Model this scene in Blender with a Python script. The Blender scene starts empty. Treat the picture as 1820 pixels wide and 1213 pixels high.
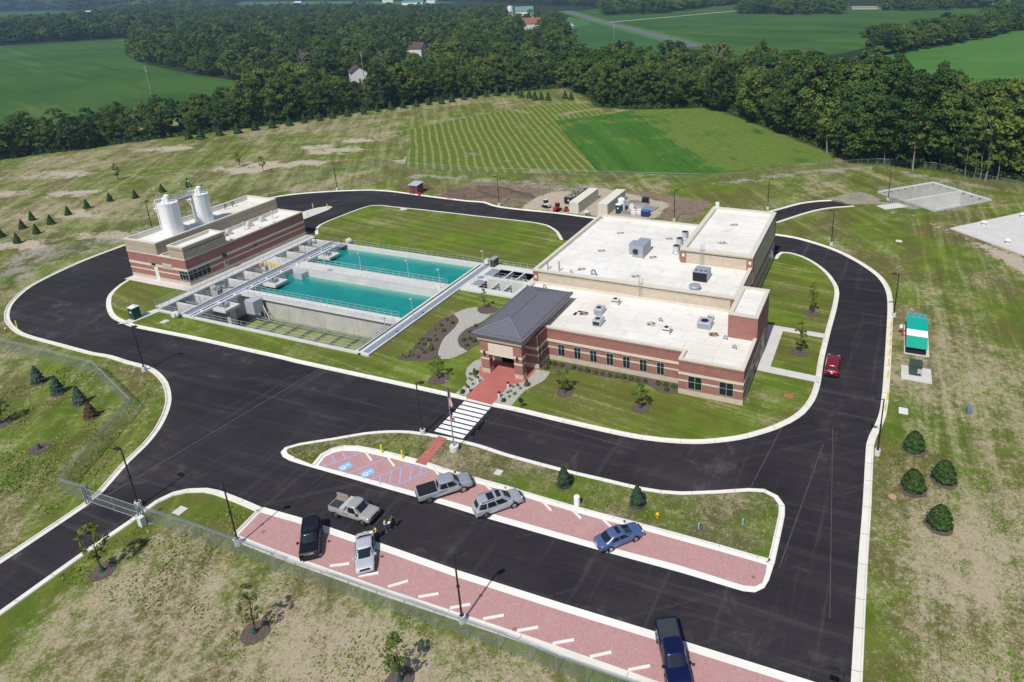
import bpy, bmesh, math, random
import numpy as np
from mathutils import Vector, Matrix
from mathutils.geometry import tessellate_polygon
random.seed(7); RNG = np.random.default_rng(7)
S = bpy.context.scene
COL = S.collection
R_ = math.radians
# ---------------------------------------------------------------- camera, sky, sun, exposure
cam_d = bpy.data.cameras.new('camera'); cam = bpy.data.objects.new('camera', cam_d); COL.objects.link(cam)
S.camera = cam
YAW, PITCH, ROLL = R_(-22.6138), R_(19.5994), R_(1.6573)
fwd = Vector((math.sin(YAW)*math.cos(PITCH), math.cos(YAW)*math.cos(PITCH), -math.sin(PITCH)))
rt = Vector((math.cos(YAW), -math.sin(YAW), 0)); dn = fwd.cross(rt)
r2 = math.cos(ROLL)*rt + math.sin(ROLL)*dn; d2 = -math.sin(ROLL)*rt + math.cos(ROLL)*dn
M = Matrix((r2, -d2, -fwd)).transposed().to_4x4(); M.translation = (0, 0, 52.8)
cam.matrix_world = M
cam_d.sensor_fit = 'HORIZONTAL'; cam_d.sensor_width = 36
cam_d.lens = 1238.354/1820*36; cam_d.shift_x = -163.68/1820; cam_d.shift_y = -211.80/1820
cam_d.clip_start = 0.5; cam_d.clip_end = 30000
SUN_EL, SUN_AZ = R_(54), R_(181.5)            # azimuth clockwise from +Y
w = bpy.data.worlds.new('World'); S.world = w; w.use_nodes = True
nt = w.node_tree; bg = nt.nodes['Background']
sky = nt.nodes.new('ShaderNodeTexSky'); sky.sky_type = 'NISHITA'; sky.sun_disc = False
sky.sun_elevation = SUN_EL; sky.sun_rotation = SUN_AZ; sky.air_density = 1.0; sky.dust_density = 1.0
nt.links.new(sky.outputs[0], bg.inputs[0]); bg.inputs[1].default_value = 0.10
sun_d = bpy.data.lights.new('sun', 'SUN'); sun_d.energy = 4.2; sun_d.angle = R_(0.53); sun_d.color = (1, .955, .89)
sun = bpy.data.objects.new('sun', sun_d); COL.objects.link(sun)
sd = Vector((math.sin(SUN_AZ)*math.cos(SUN_EL), math.cos(SUN_AZ)*math.cos(SUN_EL), math.sin(SUN_EL)))
sun.rotation_euler = sd.to_track_quat('Z', 'Y').to_euler()
S.view_settings.view_transform = 'Standard'; S.view_settings.look = 'None'
S.view_settings.exposure = 0.0; S.view_settings.gamma = 1.0; S.view_settings.use_curve_mapping = False
S.render.engine = 'CYCLES'
try:
    S.cycles.max_bounces = 5; S.cycles.transparent_max_bounces = 12; S.cycles.diffuse_bounces = 3; S.cycles.glossy_bounces = 2
    S.cycles.volume_bounces = 0; S.cycles.caustics_reflective = False; S.cycles.caustics_refractive = False
except Exception: pass

# ---------------------------------------------------------------- measured site plan (metres; x along the main facade, y to its rear)
SITE = {
'outer_left':[(-76.26,23.65),(-76.04,26.36),(-76.05,30.47),(-76.14,34.72),(-76.39,36.29),(-78.83,41.4),(-79.8,44.25),(-81.29,47.03),(-83.26,49.6),(-85.39,51.79),(-87.53,53.43),(-90.54,55.26),(-94.37,56.79),(-97.58,57.45),(-101.37,57.46),(-106.34,57.7),(-109.5,57.39),(-117.13,57.46),(-123.07,57.48),(-126.15,57.59),(-128.78,57.94),(-133.41,59.24),(-137.25,60.97),(-141.1,63.5),(-143.95,66.25),(-146.79,70.0),(-148.58,74.72),(-149.93,80.05),(-150.54,84.24),(-150.7,90.79),(-150.56,99.73),(-150.48,109.92),(-149.0,120.06),(-146.68,127.57),(-145.01,129.92),(-141.39,133.1),(-134.49,137.21),(-128.51,139.89),(-125.57,140.84),(-120.01,141.48),(-110.83,140.95),(-101.88,140.48),(-95.29,140.35),(-91.13,140.7),(-88.28,139.49),(-85.18,138.64),(-79.46,138.43),(-69.72,138.68),(-60.27,138.14),(-51.18,138.04),(-40.93,138.81),(-32.75,141.43),(-27.25,147.83)],
'kerb_ne':[(-19.55,139.87),(-15.69,139.39),(-10.91,137.27),(-6.88,134.61),(-3.41,131.1),(-0.73,127.59),(1.23,124.14),(2.51,119.81),(3.0,115.53),(3.13,111.4),(3.15,108.29),(3.1,96.16),(2.99,86.11),(2.78,81.28),(2.34,78.42),(1.81,76.11),(1.57,74.23),(1.69,63.53),(1.69,55.57),(1.84,43.22),(1.91,39.18)],
'branch_n':[(-21.95,155.86),(-16.88,162.89),(-13.12,165.87),(-10.41,167.16)],
'branch_s':[(-20.72,148.15),(-17.59,153.3),(-14.29,158.27),(-10.77,161.94),(-5.5,165.11)],
'entry_s':[(-69.94,20.44),(-69.88,23.02),(-69.86,30.28),(-69.63,34.94),(-69.76,36.72),(-69.76,38.08),(-69.14,39.62),(-68.01,40.61),(-66.1,41.41),(-64.53,41.61),(-60.58,41.48),(-57.56,41.25)],
'lot_w':[(-57.46,41.21),(-56.92,37.43)],
'band_lower':[(-57.63,41.31),(-52.42,41.53),(-45.5,41.5),(-42.54,41.64),(-33.39,41.49),(-22.41,41.65),(-13.83,41.88),(-11.15,41.88),(-1.13,42.08),(9.23,42.21)],
'lot_back':[(-56.92,37.43),(-51.58,37.31),(-45.03,37.34),(-38.32,37.38),(-31.58,37.57),(-24.4,37.73),(-21.44,37.76),(-14.73,37.8),(-12.34,37.8),(-2.26,37.84)],
'isl1_w':[(-132.26,79.53),(-131.22,76.33),(-128.71,72.54),(-125.78,70.12),(-122.41,68.02),(-118.56,66.24),(-114.24,65.4),(-112.28,65.14),(-99.24,65.52),(-91.5,65.61),(-80.07,65.66),(-77.68,65.57),(-60.87,65.76),(-53.71,65.82),(-47.97,65.85),(-44.13,65.81),(-40.88,65.93),(-33.82,65.82),(-26.3,65.85),(-23.42,66.03),(-21.11,66.37),(-18.91,66.88),(-16.34,67.76),(-13.68,69.18),(-11.51,70.71),(-8.69,73.47),(-7.23,75.43),(-5.94,77.88),(-5.07,81.22),(-4.78,85.21),(-4.94,91.68),(-4.83,100.45),(-4.6,109.07),(-4.68,115.22),(-5.0,117.51),(-5.53,119.41),(-7.26,123.66),(-9.88,127.63),(-12.82,130.37),(-15.32,131.38),(-16.94,131.06),(-17.5,129.27),(-17.67,126.97)],
'isl1_n':[(-114.94,109.35),(-117.69,112.25),(-119.02,114.97),(-118.98,120.04),(-118.1,127.64),(-117.03,130.51),(-114.97,131.39),(-112.04,131.38),(-101.26,131.71),(-85.66,131.74),(-74.95,131.85),(-70.97,131.6),(-68.03,130.9),(-66.13,129.59),(-63.97,127.67),(-60.98,123.64)],
'isl2':[(-63.11,49.04),(-63.34,49.97),(-62.29,51.15),(-59.12,53.4),(-56.21,55.58),(-53.55,56.99),(-50.92,57.85),(-48.87,58.18),(-45.0,58.47),(-41.33,58.5),(-37.37,58.17),(-29.87,58.04),(-25.2,58.16),(-20.73,58.27),(-18.62,58.54),(-16.63,59.04),(-12.83,60.67),(-9.83,62.1),(-8.24,62.55),(-6.74,62.01),(-5.86,60.82),(-5.66,59.45),(-5.63,56.15),(-5.63,52.62),(-5.76,50.69),(-6.01,49.67),(-6.72,48.88),(-7.72,48.64),(-13.62,48.66),(-20.67,48.49),(-34.05,48.32),(-38.77,48.38),(-43.21,48.35),(-56.62,48.19),(-60.68,48.2),(-62.16,48.46)],
'isl2_pav':[(-57.01,48.7),(-57.42,50.09),(-57.03,51.1),(-56.21,51.79),(-54.59,52.32),(-52.49,52.54),(-49.27,52.7),(-44.98,52.75),(-42.76,52.6),(-38.61,52.5),(-34.31,52.52),(-32.45,52.42),(-24.95,52.29),(-18.69,52.39),(-10.88,52.41),(-7.2,52.37),(-6.25,52.34),(-6.2,51.45),(-6.28,50.16),(-6.84,49.52),(-7.85,49.28),(-13.84,49.42),(-20.96,49.21),(-34.51,49.09),(-39.27,49.13),(-43.69,49.01),(-51.12,48.88)],
'isl2_top':[(-57.29,48.65),(-57.68,50.32),(-57.29,51.39),(-56.51,52.12),(-54.88,52.66),(-52.77,52.88),(-49.53,53.03),(-45.18,53.04),(-42.92,52.84),(-38.76,52.74),(-34.44,52.75),(-32.58,52.65),(-25.07,52.54),(-18.78,52.64),(-10.93,52.65),(-7.23,52.57),(-5.93,52.63)],
'crosswalk':[(-48.11,65.73),(-44.06,65.7),(-43.91,58.7),(-48.08,58.71)],
'redwalk2':[(-46.9,58.08),(-45.63,58.01),(-45.15,53.0),(-46.65,53.02)],
'redwalk':[(-48.31,66.25),(-44.3,66.1),(-44.11,66.64),(-44.24,67.88),(-44.2,69.28),(-44.23,70.48),(-43.83,71.31),(-43.13,71.93),(-42.55,72.87),(-42.63,75.7),(-43.63,76.61),(-51.13,76.0),(-50.67,73.72),(-50.16,72.52),(-49.51,71.71),(-48.33,71.07)],
'walk_e':[(-14.15,99.85),(-5.44,99.6),(-5.47,98.2),(-11.64,98.37),(-11.74,87.46),(-4.98,87.05),(-4.94,85.49),(-13.33,85.86)],
'hstripe':[(-56.66,48.78),(-55.79,49.83),(-53.93,51.69),(-53.65,52.34),(-53.27,48.49),(-50.65,52.4),(-49.77,48.68),(-47.34,52.46),(-46.28,48.95),(-44.33,52.17)],
'stops_low':[[(-47.75,37.79),(-46.94,38.49)],[(-45.13,37.65),(-43.58,38.54)],[(-41.7,37.65),(-40.21,38.63)],[(-38.31,37.65),(-36.98,38.86)],[(-34.99,37.7),(-33.46,38.67)],[(-31.62,37.72),(-30.11,38.73)],[(-28.25,37.82),(-26.75,38.79)],[(-24.91,37.83),(-23.36,38.8)],[(-21.52,37.84),(-19.98,38.8)],[(-18.13,37.84),(-16.64,38.85)],[(-14.81,37.87),(-13.27,38.85)]],
'stops_up':[[(-53.19,52.42),(-51.69,51.58)],[(-50.05,52.53),(-48.49,51.66)],[(-43.64,52.68),(-42.77,52.17)],[(-36.74,52.52),(-35.71,51.94)],[(-32.54,52.15),(-31.84,51.64)],[(-29.97,52.54),(-28.37,51.58)],[(-26.56,52.55),(-25.05,51.66)],[(-23.24,52.56),(-21.71,51.64)],[(-18.95,52.25),(-18.25,51.57)]],
'hc_signs':[[(-54.67,49.34),(-54.12,50.46),(-53.21,49.93),(-53.67,48.8)],[(-51.41,49.33),(-50.9,50.49),(-50.0,49.93),(-50.53,48.86)]],
'lamps':[(-96.82,56.33),(-70.59,36.69),(-55.86,36.56),(-29.85,36.98),(-49.09,57.89),(2.8,72.68),(4.09,109.19),(-7.98,137.8),(2.0,171.75),(-23.79,156.48),(-85.96,139.99),(-134.98,138.61)],
'flagpole':[(-43.57,56.48)],
'v_f150':[(-41.21,48.2),(-38.68,50.9)],
'v_suv':[(-34.36,48.44),(-32.33,50.71)],
'v_blue':[(-20.64,48.78),(-18.84,50.81)],
'v_tan':[(-49.15,43.02),(-45.75,43.08)],
'v_black_fp':[(-48.93,37.69),(-47.24,37.94),(-49.06,41.21),(-51.99,41.66)],
'v_silver_fp':[(-42.38,38.17),(-40.75,38.62),(-42.68,41.74),(-45.72,41.89)],
'v_dkblue_fp':[(-13.62,41.33),(-11.36,41.99),(-11.68,38.0),(-9.87,39.07)],
'v_red_fp':[(-4.52,87.66),(-2.7,87.72),(-3.05,93.05),(-4.53,92.53)],
'people':[(-42.9,43.13),(-42.71,43.68),(-43.33,41.94)],
'fence_left':[(-141.33,52.57),(-125.11,52.97),(-112.31,53.27),(-103.05,53.3),(-88.03,48.5),(-81.62,36.34),(-80.36,35.05),(-76.5,35.31)],
'gate':[(-76.38,35.15),(-68.07,35.33)],
'fence_front':[(-68.07,35.33),(-60.69,35.57),(-54.71,35.6),(-49.85,35.56),(-49.91,35.38),(-43.95,35.57),(-40.85,35.6),(-37.76,35.65),(-34.78,35.72),(-31.68,35.74),(-28.53,35.79),(-25.48,35.84),(-22.49,35.77),(-20.07,35.63),(-12.12,35.77)],
'fence_north':[(-150.4,66.68),(-156.92,72.38),(-157.7,77.77),(-156.91,82.78),(-157.5,98.66),(-157.73,111.12),(-155.76,126.09),(-149.99,146.22),(-143.1,157.04),(-135.66,163.17),(-126.16,162.67),(-104.89,163.91),(-82.17,168.25),(-58.81,172.32),(-43.22,175.3),(-31.59,181.03),(-17.2,195.92),(-1.32,204.32),(13.49,203.72),(20.84,196.71),(33.85,189.28)],
'spruce_blue':[(-108.5,48.85),(-102.91,48.11),(-97.22,47.47)],
'spruce_brown':[(-92.48,45.86)],
'spruce_left':[(-190.63,95.47),(-185.77,90.62),(-185.93,101.02),(-182.69,95.04),(-178.71,89.58),(-176.08,84.17),(-186.9,106.25),(-187.02,112.22),(-183.04,116.29),(-181.08,122.5),(-184.42,85.38),(-178.81,128.63)],
'spruce_row':[(-238.81,176.35),(-234.02,177.65),(-232.19,184.08),(-228.73,189.19),(-226.67,195.5),(-223.36,200.82),(-228.3,188.74),(-226.12,195.06),(-222.93,200.33),(-219.66,205.74),(-217.63,211.59),(-215.1,217.41),(-212.98,222.6),(-209.82,227.83),(-206.48,233.93),(-204.27,239.9),(-201.25,245.09),(-198.4,249.96),(-194.44,254.4),(-191.71,259.81),(-187.31,263.26),(-185.46,268.63),(-182.85,274.73),(-180.26,279.66),(-177.1,284.81),(-174.23,289.52),(-173.54,288.76),(-168.79,291.65),(-165.13,292.92),(-159.43,287.0),(-154.97,286.26),(-149.73,281.89),(-147.99,284.83),(-143.37,282.51),(-137.85,288.84),(-133.62,286.42)],
'spruce_right':[(6.68,75.0),(6.5,67.98),(9.61,70.62),(8.88,63.29)],
'spruce_island':[(-28.77,55.55),(-20.25,55.5)],
'sap_front':[(-65.48,29.38),(-46.1,29.63),(-31.54,30.59)],
'sap_lawn':[(-36.32,71.82),(-25.62,71.92)],
'sap_east':[(-8.19,105.74),(-8.45,92.61)],
'sap_west':[(-59.82,90.15),(-54.37,68.92)],
'sap_field':[(-183.01,149.54),(-170.76,147.26),(-206.26,127.52),(-102.5,40.8)],
'stub':[(-91.92,39.24)],
'stone_path':[(-63.74,86.64),(-62.73,88.88),(-61.29,90.09),(-60.28,88.9),(-58.8,88.24),(-57.69,88.83),(-57.59,86.68),(-57.99,84.76),(-58.8,82.75),(-58.59,80.44),(-57.81,78.86),(-56.45,77.55),(-54.76,76.83),(-55.19,75.61),(-56.09,74.04),(-57.71,73.46),(-59.09,75.74),(-60.37,78.89),(-60.71,82.09),(-61.5,84.81)],
'mulch_a':[(-64.0,71.67),(-63.85,72.78),(-63.16,73.88),(-64.02,78.55),(-64.51,83.77),(-63.59,86.43),(-61.5,84.81),(-60.71,82.09),(-60.37,78.89),(-59.09,75.74),(-57.87,73.62),(-58.91,72.5),(-60.82,71.75),(-62.9,71.22)],
'mulch_b':[(-57.99,84.76),(-58.8,82.75),(-58.59,80.44),(-57.81,78.86),(-56.45,77.55),(-54.81,76.9),(-54.41,79.6),(-56.05,83.71),(-57.33,86.25)],
'mulch_c':[(-60.51,88.83),(-61.09,89.99),(-60.55,91.12),(-59.08,91.4),(-57.67,90.62),(-57.34,89.38),(-58.17,88.3),(-59.41,88.14)],
'stone_w':[(-51.64,75.61),(-52.26,74.77),(-52.18,72.78),(-51.65,71.41),(-50.58,70.27),(-50.08,68.97),(-50.12,66.64),(-48.54,66.4),(-48.36,71.06),(-49.58,71.76),(-50.16,72.52),(-49.89,73.2)],
'stone_e':[(-42.64,75.77),(-40.44,75.78),(-40.31,73.56),(-41.55,70.58),(-41.66,68.46),(-41.59,66.65),(-44.15,66.56),(-44.28,67.86),(-44.23,69.27),(-44.29,70.5),(-43.9,71.36),(-43.16,71.99),(-42.58,72.93)],
'mulch_front':[(-42.33,78.57),(-39.49,78.71),(-29.62,78.95),(-22.75,79.22),(-22.05,76.82),(-23.36,76.06),(-24.41,76.14),(-25.84,76.92),(-26.92,77.37),(-30.45,76.72),(-29.1,77.52),(-33.3,77.02),(-36.22,77.25),(-39.0,77.03),(-41.55,76.26),(-42.59,76.28)],
'shrubs_front':[(-41.54,77.58),(-40.64,77.64),(-39.56,77.75),(-41.33,76.41),(-37.71,77.7),(-36.57,77.63),(-35.53,77.62),(-34.32,77.61),(-33.28,77.65),(-32.13,77.56),(-31.11,77.67),(-30.14,77.69),(-30.13,77.69),(-29.03,77.71),(-28.06,77.76),(-26.99,77.78),(-25.2,77.91),(-24.14,77.95),(-23.67,76.87),(-23.0,77.93)],
'shrubs_bed':[(-63.36,84.27),(-63.18,82.31),(-61.93,83.65),(-61.8,80.98),(-62.15,77.57),(-61.16,78.06),(-62.09,76.24),(-60.11,75.3),(-60.62,74.26),(-60.7,72.83),(-57.58,81.97),(-56.37,80.05),(-55.35,79.63),(-55.73,78.16),(-57.05,79.36),(-57.77,83.99)],
'grass_tufts':[(-63.42,80.66),(-63.42,77.36),(-63.14,76.09),(-62.87,74.86),(-62.78,73.37),(-62.54,72.39),(-63.26,72.35),(-61.78,72.87),(-61.81,74.79),(-60.9,75.99),(-62.34,79.13),(-63.05,81.28)],
'cone_shrubs':[(-50.15,71.54),(-41.9,71.58)],
'stone_tufts':[(-49.32,67.1),(-49.83,70.16),(-49.85,71.1),(-50.3,70.37),(-49.08,69.33),(-49.8,68.71),(-50.25,72.29),(-50.8,71.33),(-43.09,67.27),(-42.87,68.37),(-42.49,69.19),(-43.34,69.59),(-42.42,70.62),(-43.11,71.1),(-42.12,71.45),(-43.48,70.6),(-43.54,69.17)],
'bollard_lights':[(-48.67,70.02),(-48.61,67.53),(-44.03,70.23),(-44.02,67.78)],
'sign_round':[(-40.15,66.74)],
'bollards_yellow':[(-130.7,58.56),(-51.41,53.07),(-48.47,53.11),(-129.61,124.11),(-125.85,124.97),(-125.88,118.46),(3.75,104.93),(3.69,101.83),(3.71,99.19),(3.67,96.1),(3.6,93.15),(3.59,89.88),(3.64,84.34),(3.45,81.7)],
'hydrants':[(-130.69,56.96),(-17.7,54.44)],
'white_barrel':[(-26.23,53.33)],
'blue_stubs':[(-13.37,54.46),(-9.37,56.58)],
'porta':[(-114.24,67.08)],
'gen':[(5.68,98.75),(8.41,98.87),(8.99,107.07),(6.27,107.73)],
'gen_pad':[(5.43,98.55),(8.7,98.8),(8.97,106.3),(5.68,105.6)],
'tx_pad':[(5.27,90.24),(8.96,90.5),(9.07,93.96),(5.32,93.87)],
'tx':[(6.27,91.82),(7.9,91.9)],
'util_box':[(5.0,81.97),(6.07,82.11)],
'blue_barrel':[(13.12,85.19)],
'covers':[(-65.76,37.82),(-108.34,68.23),(-36.62,54.84),(4.61,144.29),(-8.34,81.07),(4.52,66.03),(-7.17,50.49),(-54.84,38.68),(-25.24,37.89),(-107.05,130.32)],
'orange_marks':[(-8.58,81.24)],
'cont1':[(-67.18,140.03),(-64.59,140.0),(-65.28,155.17)],
'cont1_top':[(-64.83,140.36),(-66.86,153.35),(-64.32,152.93),(-67.38,140.74)],
'cont2_top':[(-57.96,141.35),(-60.28,153.82),(-57.91,154.02),(-60.52,141.71)],
'dumpster':[(-72.39,146.02),(-69.4,144.84),(-70.65,153.85)],
'skid':[(-70.46,140.41)],
'skid2':[(-74.09,142.18)],
'red_comp':[(-68.23,140.83)],
'white_cart':[(-62.63,140.07)],
'porta2':[(-55.99,143.0)],
'bluebox':[(-49.38,142.89)],
'bags':[(-52.34,143.32),(-51.11,143.71),(-54.03,146.72)],
'pipes':[(-51.19,147.62),(-49.57,152.82),(-50.52,147.83),(-50.0,152.99)],
'pallets':[(-56.23,150.15),(-52.62,150.68),(-55.59,147.39),(-54.43,143.77),(-54.9,151.77)],
'blacktank':[(-52.3,151.97)],
'tank_white':[(-57.48,147.38)],
'shed':[(-113.81,141.53),(-110.95,142.41)],
'yard':[(-80.28,139.02),(-80.69,146.5),(-79.01,153.55),(-74.15,156.74),(-67.22,161.44),(-59.03,158.84),(-46.74,153.96),(-46.55,148.88),(-46.79,142.59),(-51.8,140.33),(-60.94,139.73),(-70.35,139.97)],
'dirt':[(-107.18,142.39),(-106.77,147.65),(-103.87,153.92),(-98.9,157.28),(-90.58,158.86),(-80.09,160.2),(-69.56,160.73),(-54.08,160.36),(-44.51,160.86),(-38.17,158.13),(-37.14,153.99),(-37.74,142.85),(-45.58,142.98),(-70.64,140.59),(-80.62,139.64),(-86.22,140.44),(-89.05,140.78),(-97.44,142.12)],
'ne_tank':[(-0.47,177.67),(12.44,190.05),(16.68,185.54),(17.96,187.19),(22.08,182.32),(24.77,178.1),(11.84,165.71),(6.35,171.68),(4.0,174.54)],
'ne_mid':[(6.54,172.02),(18.32,183.42)],
'ne_gravel':[(-13.86,169.03),(-4.17,177.62),(1.3,171.53),(6.34,170.98),(10.45,168.16),(8.55,165.58),(-1.3,167.21),(-5.47,164.94),(-10.43,167.47)],
'slab_e':[(14.53,154.97),(30.26,170.88),(50.46,167.97),(39.04,130.72),(26.67,143.2)],
'slab_items':[(21.2,159.16),(29.44,167.13),(24.51,148.94)],
'ne_pads':[(-0.13,166.88),(4.05,168.88)],
'trail':[(-1.12,162.54),(6.32,162.05),(10.88,157.62),(14.38,151.92),(19.13,146.18),(25.45,133.85),(27.98,125.52),(28.46,128.61),(26.51,141.96),(22.17,145.7),(14.8,153.71),(9.19,160.71),(6.32,163.59)],
'gravel_road':[(-170.59,77.63),(-169.84,86.51),(-162.53,95.67),(-159.03,104.7),(-159.77,113.72),(-150.95,134.75),(-126.52,151.46),(-124.62,160.56),(-103.03,160.84),(-80.25,164.18),(-56.94,166.79),(-75.17,153.42),(-100.06,155.96),(-120.21,154.52),(-128.99,144.98),(-137.02,140.88),(-147.51,127.62),(-151.9,106.51),(-154.21,81.11),(-149.82,66.37)],
'gravel_ne':[(-43.93,175.09),(-32.0,183.19),(-17.27,196.52),(-2.81,204.52),(4.55,202.3),(18.15,195.91),(33.65,187.77),(33.05,183.37),(16.47,189.01),(-1.14,198.81),(-16.58,190.1),(-30.81,176.84),(-41.82,169.78)],
'field_striped':[(-132.73,164.7),(-157.73,202.57),(-166.97,200.08),(-159.36,228.21),(-148.1,252.86),(-137.69,268.78),(-122.51,276.58),(-103.85,256.25),(-118.94,238.53),(-74.91,175.24),(-99.23,166.82),(-126.94,163.74)],
'field_soy':[(-118.94,238.53),(-102.75,256.52),(-99.11,266.09),(-67.93,277.47),(-55.9,264.65),(-32.5,236.22),(-18.65,217.19),(-12.1,207.06),(-32.32,193.37),(-44.7,181.17),(-74.6,175.33)],
'field_left':[(-1340.02,569.02),(-840.89,441.09),(-796.66,505.06),(-768.23,526.78),(-636.4,428.8),(-537.98,368.28),(-421.54,319.46),(-333.94,288.86),(-289.16,251.77),(-282.67,229.94),(-284.62,178.99),(-308.09,152.19),(-306.82,118.35)],
'field_far_l':[(-3439.09,1330.67),(-2223.07,1190.55),(-2035.68,1218.71),(-1590.07,1016.35),(-1408.5,868.1),(-1329.61,706.09),(-1282.83,486.49)],
'field_r1':[(-434.8,943.54),(-448.77,1094.73),(-374.63,977.55),(-227.24,1176.0),(-0.07,1063.6),(137.8,998.74),(107.24,763.44),(47.21,696.32),(-30.72,486.1),(-60.07,441.85),(-88.4,446.38),(-161.13,527.67),(-239.79,624.63)],
'field_r2':[(-385.41,844.37),(-306.12,729.21),(-172.09,563.52),(-130.14,510.23),(-159.47,469.08),(-219.82,500.11),(-290.46,622.07)],
'field_bright':[(-6.59,473.47),(31.9,555.32),(115.65,728.86),(225.01,760.94),(101.41,321.9),(56.02,369.19),(27.88,363.39),(3.35,425.46)],
'field_bright2':[(-34.24,1242.87),(68.73,1362.19),(282.74,1187.71),(223.31,929.07),(142.75,1036.86),(-0.68,1177.18)],
'highway':[(-479.0,1019.11),(-336.17,801.2),(-247.67,676.75),(-175.06,573.22),(-135.26,513.67)],
'farm_lane':[(-309.96,763.37),(-258.24,869.07),(-206.64,984.19)],
'lawn_far':[(-409.6,879.5),(-323.71,754.76),(-315.32,689.85),(-343.51,729.24)],
'lawn_far2':[(-1679.25,1466.69),(-1410.49,1327.62),(-1366.12,1428.54),(-962.74,1339.09),(-941.52,1440.43),(-1564.55,1637.77),(-1912.53,1693.37)],
'bldg_far':[(-275.22,311.49),(-320.59,425.62),(-356.91,674.04),(-473.67,837.97),(-477.76,860.7),(-305.34,654.2),(-985.23,1319.05),(-1399.74,1352.07),(-1361.64,1371.49),(-1636.38,1263.51),(-1574.47,1278.94),(-2362.94,1346.8),(-1556.82,994.8),(-1173.3,1470.76),(-34.71,1000.06),(-125.76,1208.49),(-992.53,1398.12)],
'upoles':[(-334.82,233.14),(-266.57,306.14),(-333.82,431.34),(-220.18,562.38),(-293.31,413.23)],
'z_hedge':[(-269.7,121.87),(-272.45,132.86),(-263.54,144.97),(-249.89,168.11),(-234.96,188.93),(-230.48,195.4),(-250.49,213.48),(-256.11,207.12),(-263.04,186.85),(-270.33,169.3),(-276.97,153.28),(-286.1,140.26),(-286.47,130.39)],
'z_main':[(-230.48,195.4),(-218.03,210.9),(-207.82,235.63),(-189.75,266.73),(-175.77,292.3),(-149.62,313.73),(-128.45,291.53),(-114.78,270.14),(-96.86,266.63),(-67.79,278.79),(-56.14,265.75),(-32.81,237.04),(-18.48,218.74),(-8.63,206.07),(6.99,204.24),(20.53,199.97),(33.63,196.8),(48.89,189.17),(67.04,276.33),(45.6,288.95),(24.25,300.96),(3.87,328.91),(-21.91,364.29),(-73.5,388.1),(-117.83,397.25),(-164.23,376.52),(-232.42,498.69),(-328.28,689.62),(-413.38,774.53),(-526.7,887.58),(-810.52,1027.78),(-1046.88,1091.93),(-1236.88,1076.91),(-1347.05,1089.6),(-1034.72,729.8),(-657.82,450.69),(-535.39,368.68),(-421.54,319.46),(-330.17,285.45),(-280.64,245.63)],
'z_mid':[(-1444.21,614.47),(-867.53,455.53),(-814.27,516.54),(-782.93,539.06),(-851.3,635.16),(-1198.89,1017.56),(-1366.19,1091.81),(-1292.93,863.03),(-1246.54,766.63),(-1177.79,623.76),(-1882.9,805.82)],
'z_belt_r':[(-9.46,461.07),(31.18,539.61),(111.02,697.45),(205.2,761.36),(235.22,878.63),(111.14,793.49),(40.36,649.5),(-17.53,497.89)],
'z_top1':[(-371.8,900.31),(-291.9,929.7),(-266.43,1080.65),(-233.2,1255.92),(-307.74,1472.09),(-408.72,1301.64),(-458.47,1113.55)],
'z_top2':[(-190.12,919.84),(-124.39,891.3),(-60.4,896.43),(-75.01,1077.62),(-163.1,1161.78),(-236.74,1178.11)],
'z_top3':[(-25.3,960.94),(25.58,954.42),(123.14,1027.05),(182.76,991.39),(196.15,1067.72),(28.0,1072.98),(-28.73,1068.96)],
'z_farl':[(-3697.29,1431.75),(-2349.12,1258.9),(-2148.28,1286.92),(-1649.93,1061.25),(-1406.15,1137.99),(-1679.25,1466.69),(-2078.85,1818.79),(-7322.28,3955.5),(-36806.32,14393.96)],
'z_farm':[(-2010.54,1758.6),(-1497.78,1655.12),(-945.18,1469.98),(-459.41,1096.47),(-550.55,1314.85),(-861.98,1820.28),(-2291.74,2538.62),(-2853.92,2501.72)],
'z_farr':[(-561.67,1341.48),(-349.15,1609.39),(-35.56,1284.55),(96.14,1539.04),(256.11,1409.6),(305.85,1693.2),(-509.53,2344.86),(-782.12,1869.67)],
'lamp_lb':[(-153.15,99.21)],
'lamp_n2':[(-42.09,142.1)],
'lamp_br':[(0.5,37.69)],
'sand':[(-177.02,153.18),(-178.63,147.11),(-169.41,174.89),(-167.38,157.9),(-228.64,160.63),(-230.4,126.68),(-135.94,170.88),(-179.17,176.98),(-170.88,189.71),(-225.36,107.33),(-204.49,113.73),(-184.79,102.0),(-160.92,94.58),(-174.05,84.13)],
'hc_lines':[(-56.33,48.73),(-53.71,52.38),(-56.96,49.3),(-56.22,48.82),(-56.78,50.6),(-55.58,49.81),(-55.99,51.55),(-54.85,50.78),(-54.85,52.15),(-54.15,51.76),(-52.86,48.68),(-50.46,52.38),(-49.63,48.83),(-47.3,52.38),(-46.41,48.84),(-44.36,52.22),(-49.01,49.79),(-48.13,48.66),(-48.27,50.78),(-47.02,48.84),(-47.68,51.84),(-46.18,49.48),(-46.56,52.37),(-45.48,50.47),(-45.33,52.36),(-44.81,51.52),(-47.3,52.38),(-44.6,52.55)],
'seams':[(-75.93,34.35),(-72.54,65.66),(-3.14,72.52),(-5.12,52.44),(-7.82,76.7),(-9.66,62.49),(-27.82,62.42),(-5.94,63.58),(-41.16,65.31),(-23.47,64.01),(-44.08,44.01),(-7.88,44.42),(-2.38,76.23),(-0.23,48.49)],
'standout':[(7.67,200.21),(24.6,195.14),(-15.84,213.61),(-243.63,187.52),(-332.17,311.41),(-312.27,310.73),(-79.59,341.25),(-253.63,309.51)],
'edge_trunks':[(-1.89,207.35),(0.34,205.17),(7.56,201.85),(20.16,197.34),(22.13,196.73),(23.64,195.98),(24.99,195.21),(27.24,195.3)],
}


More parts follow.
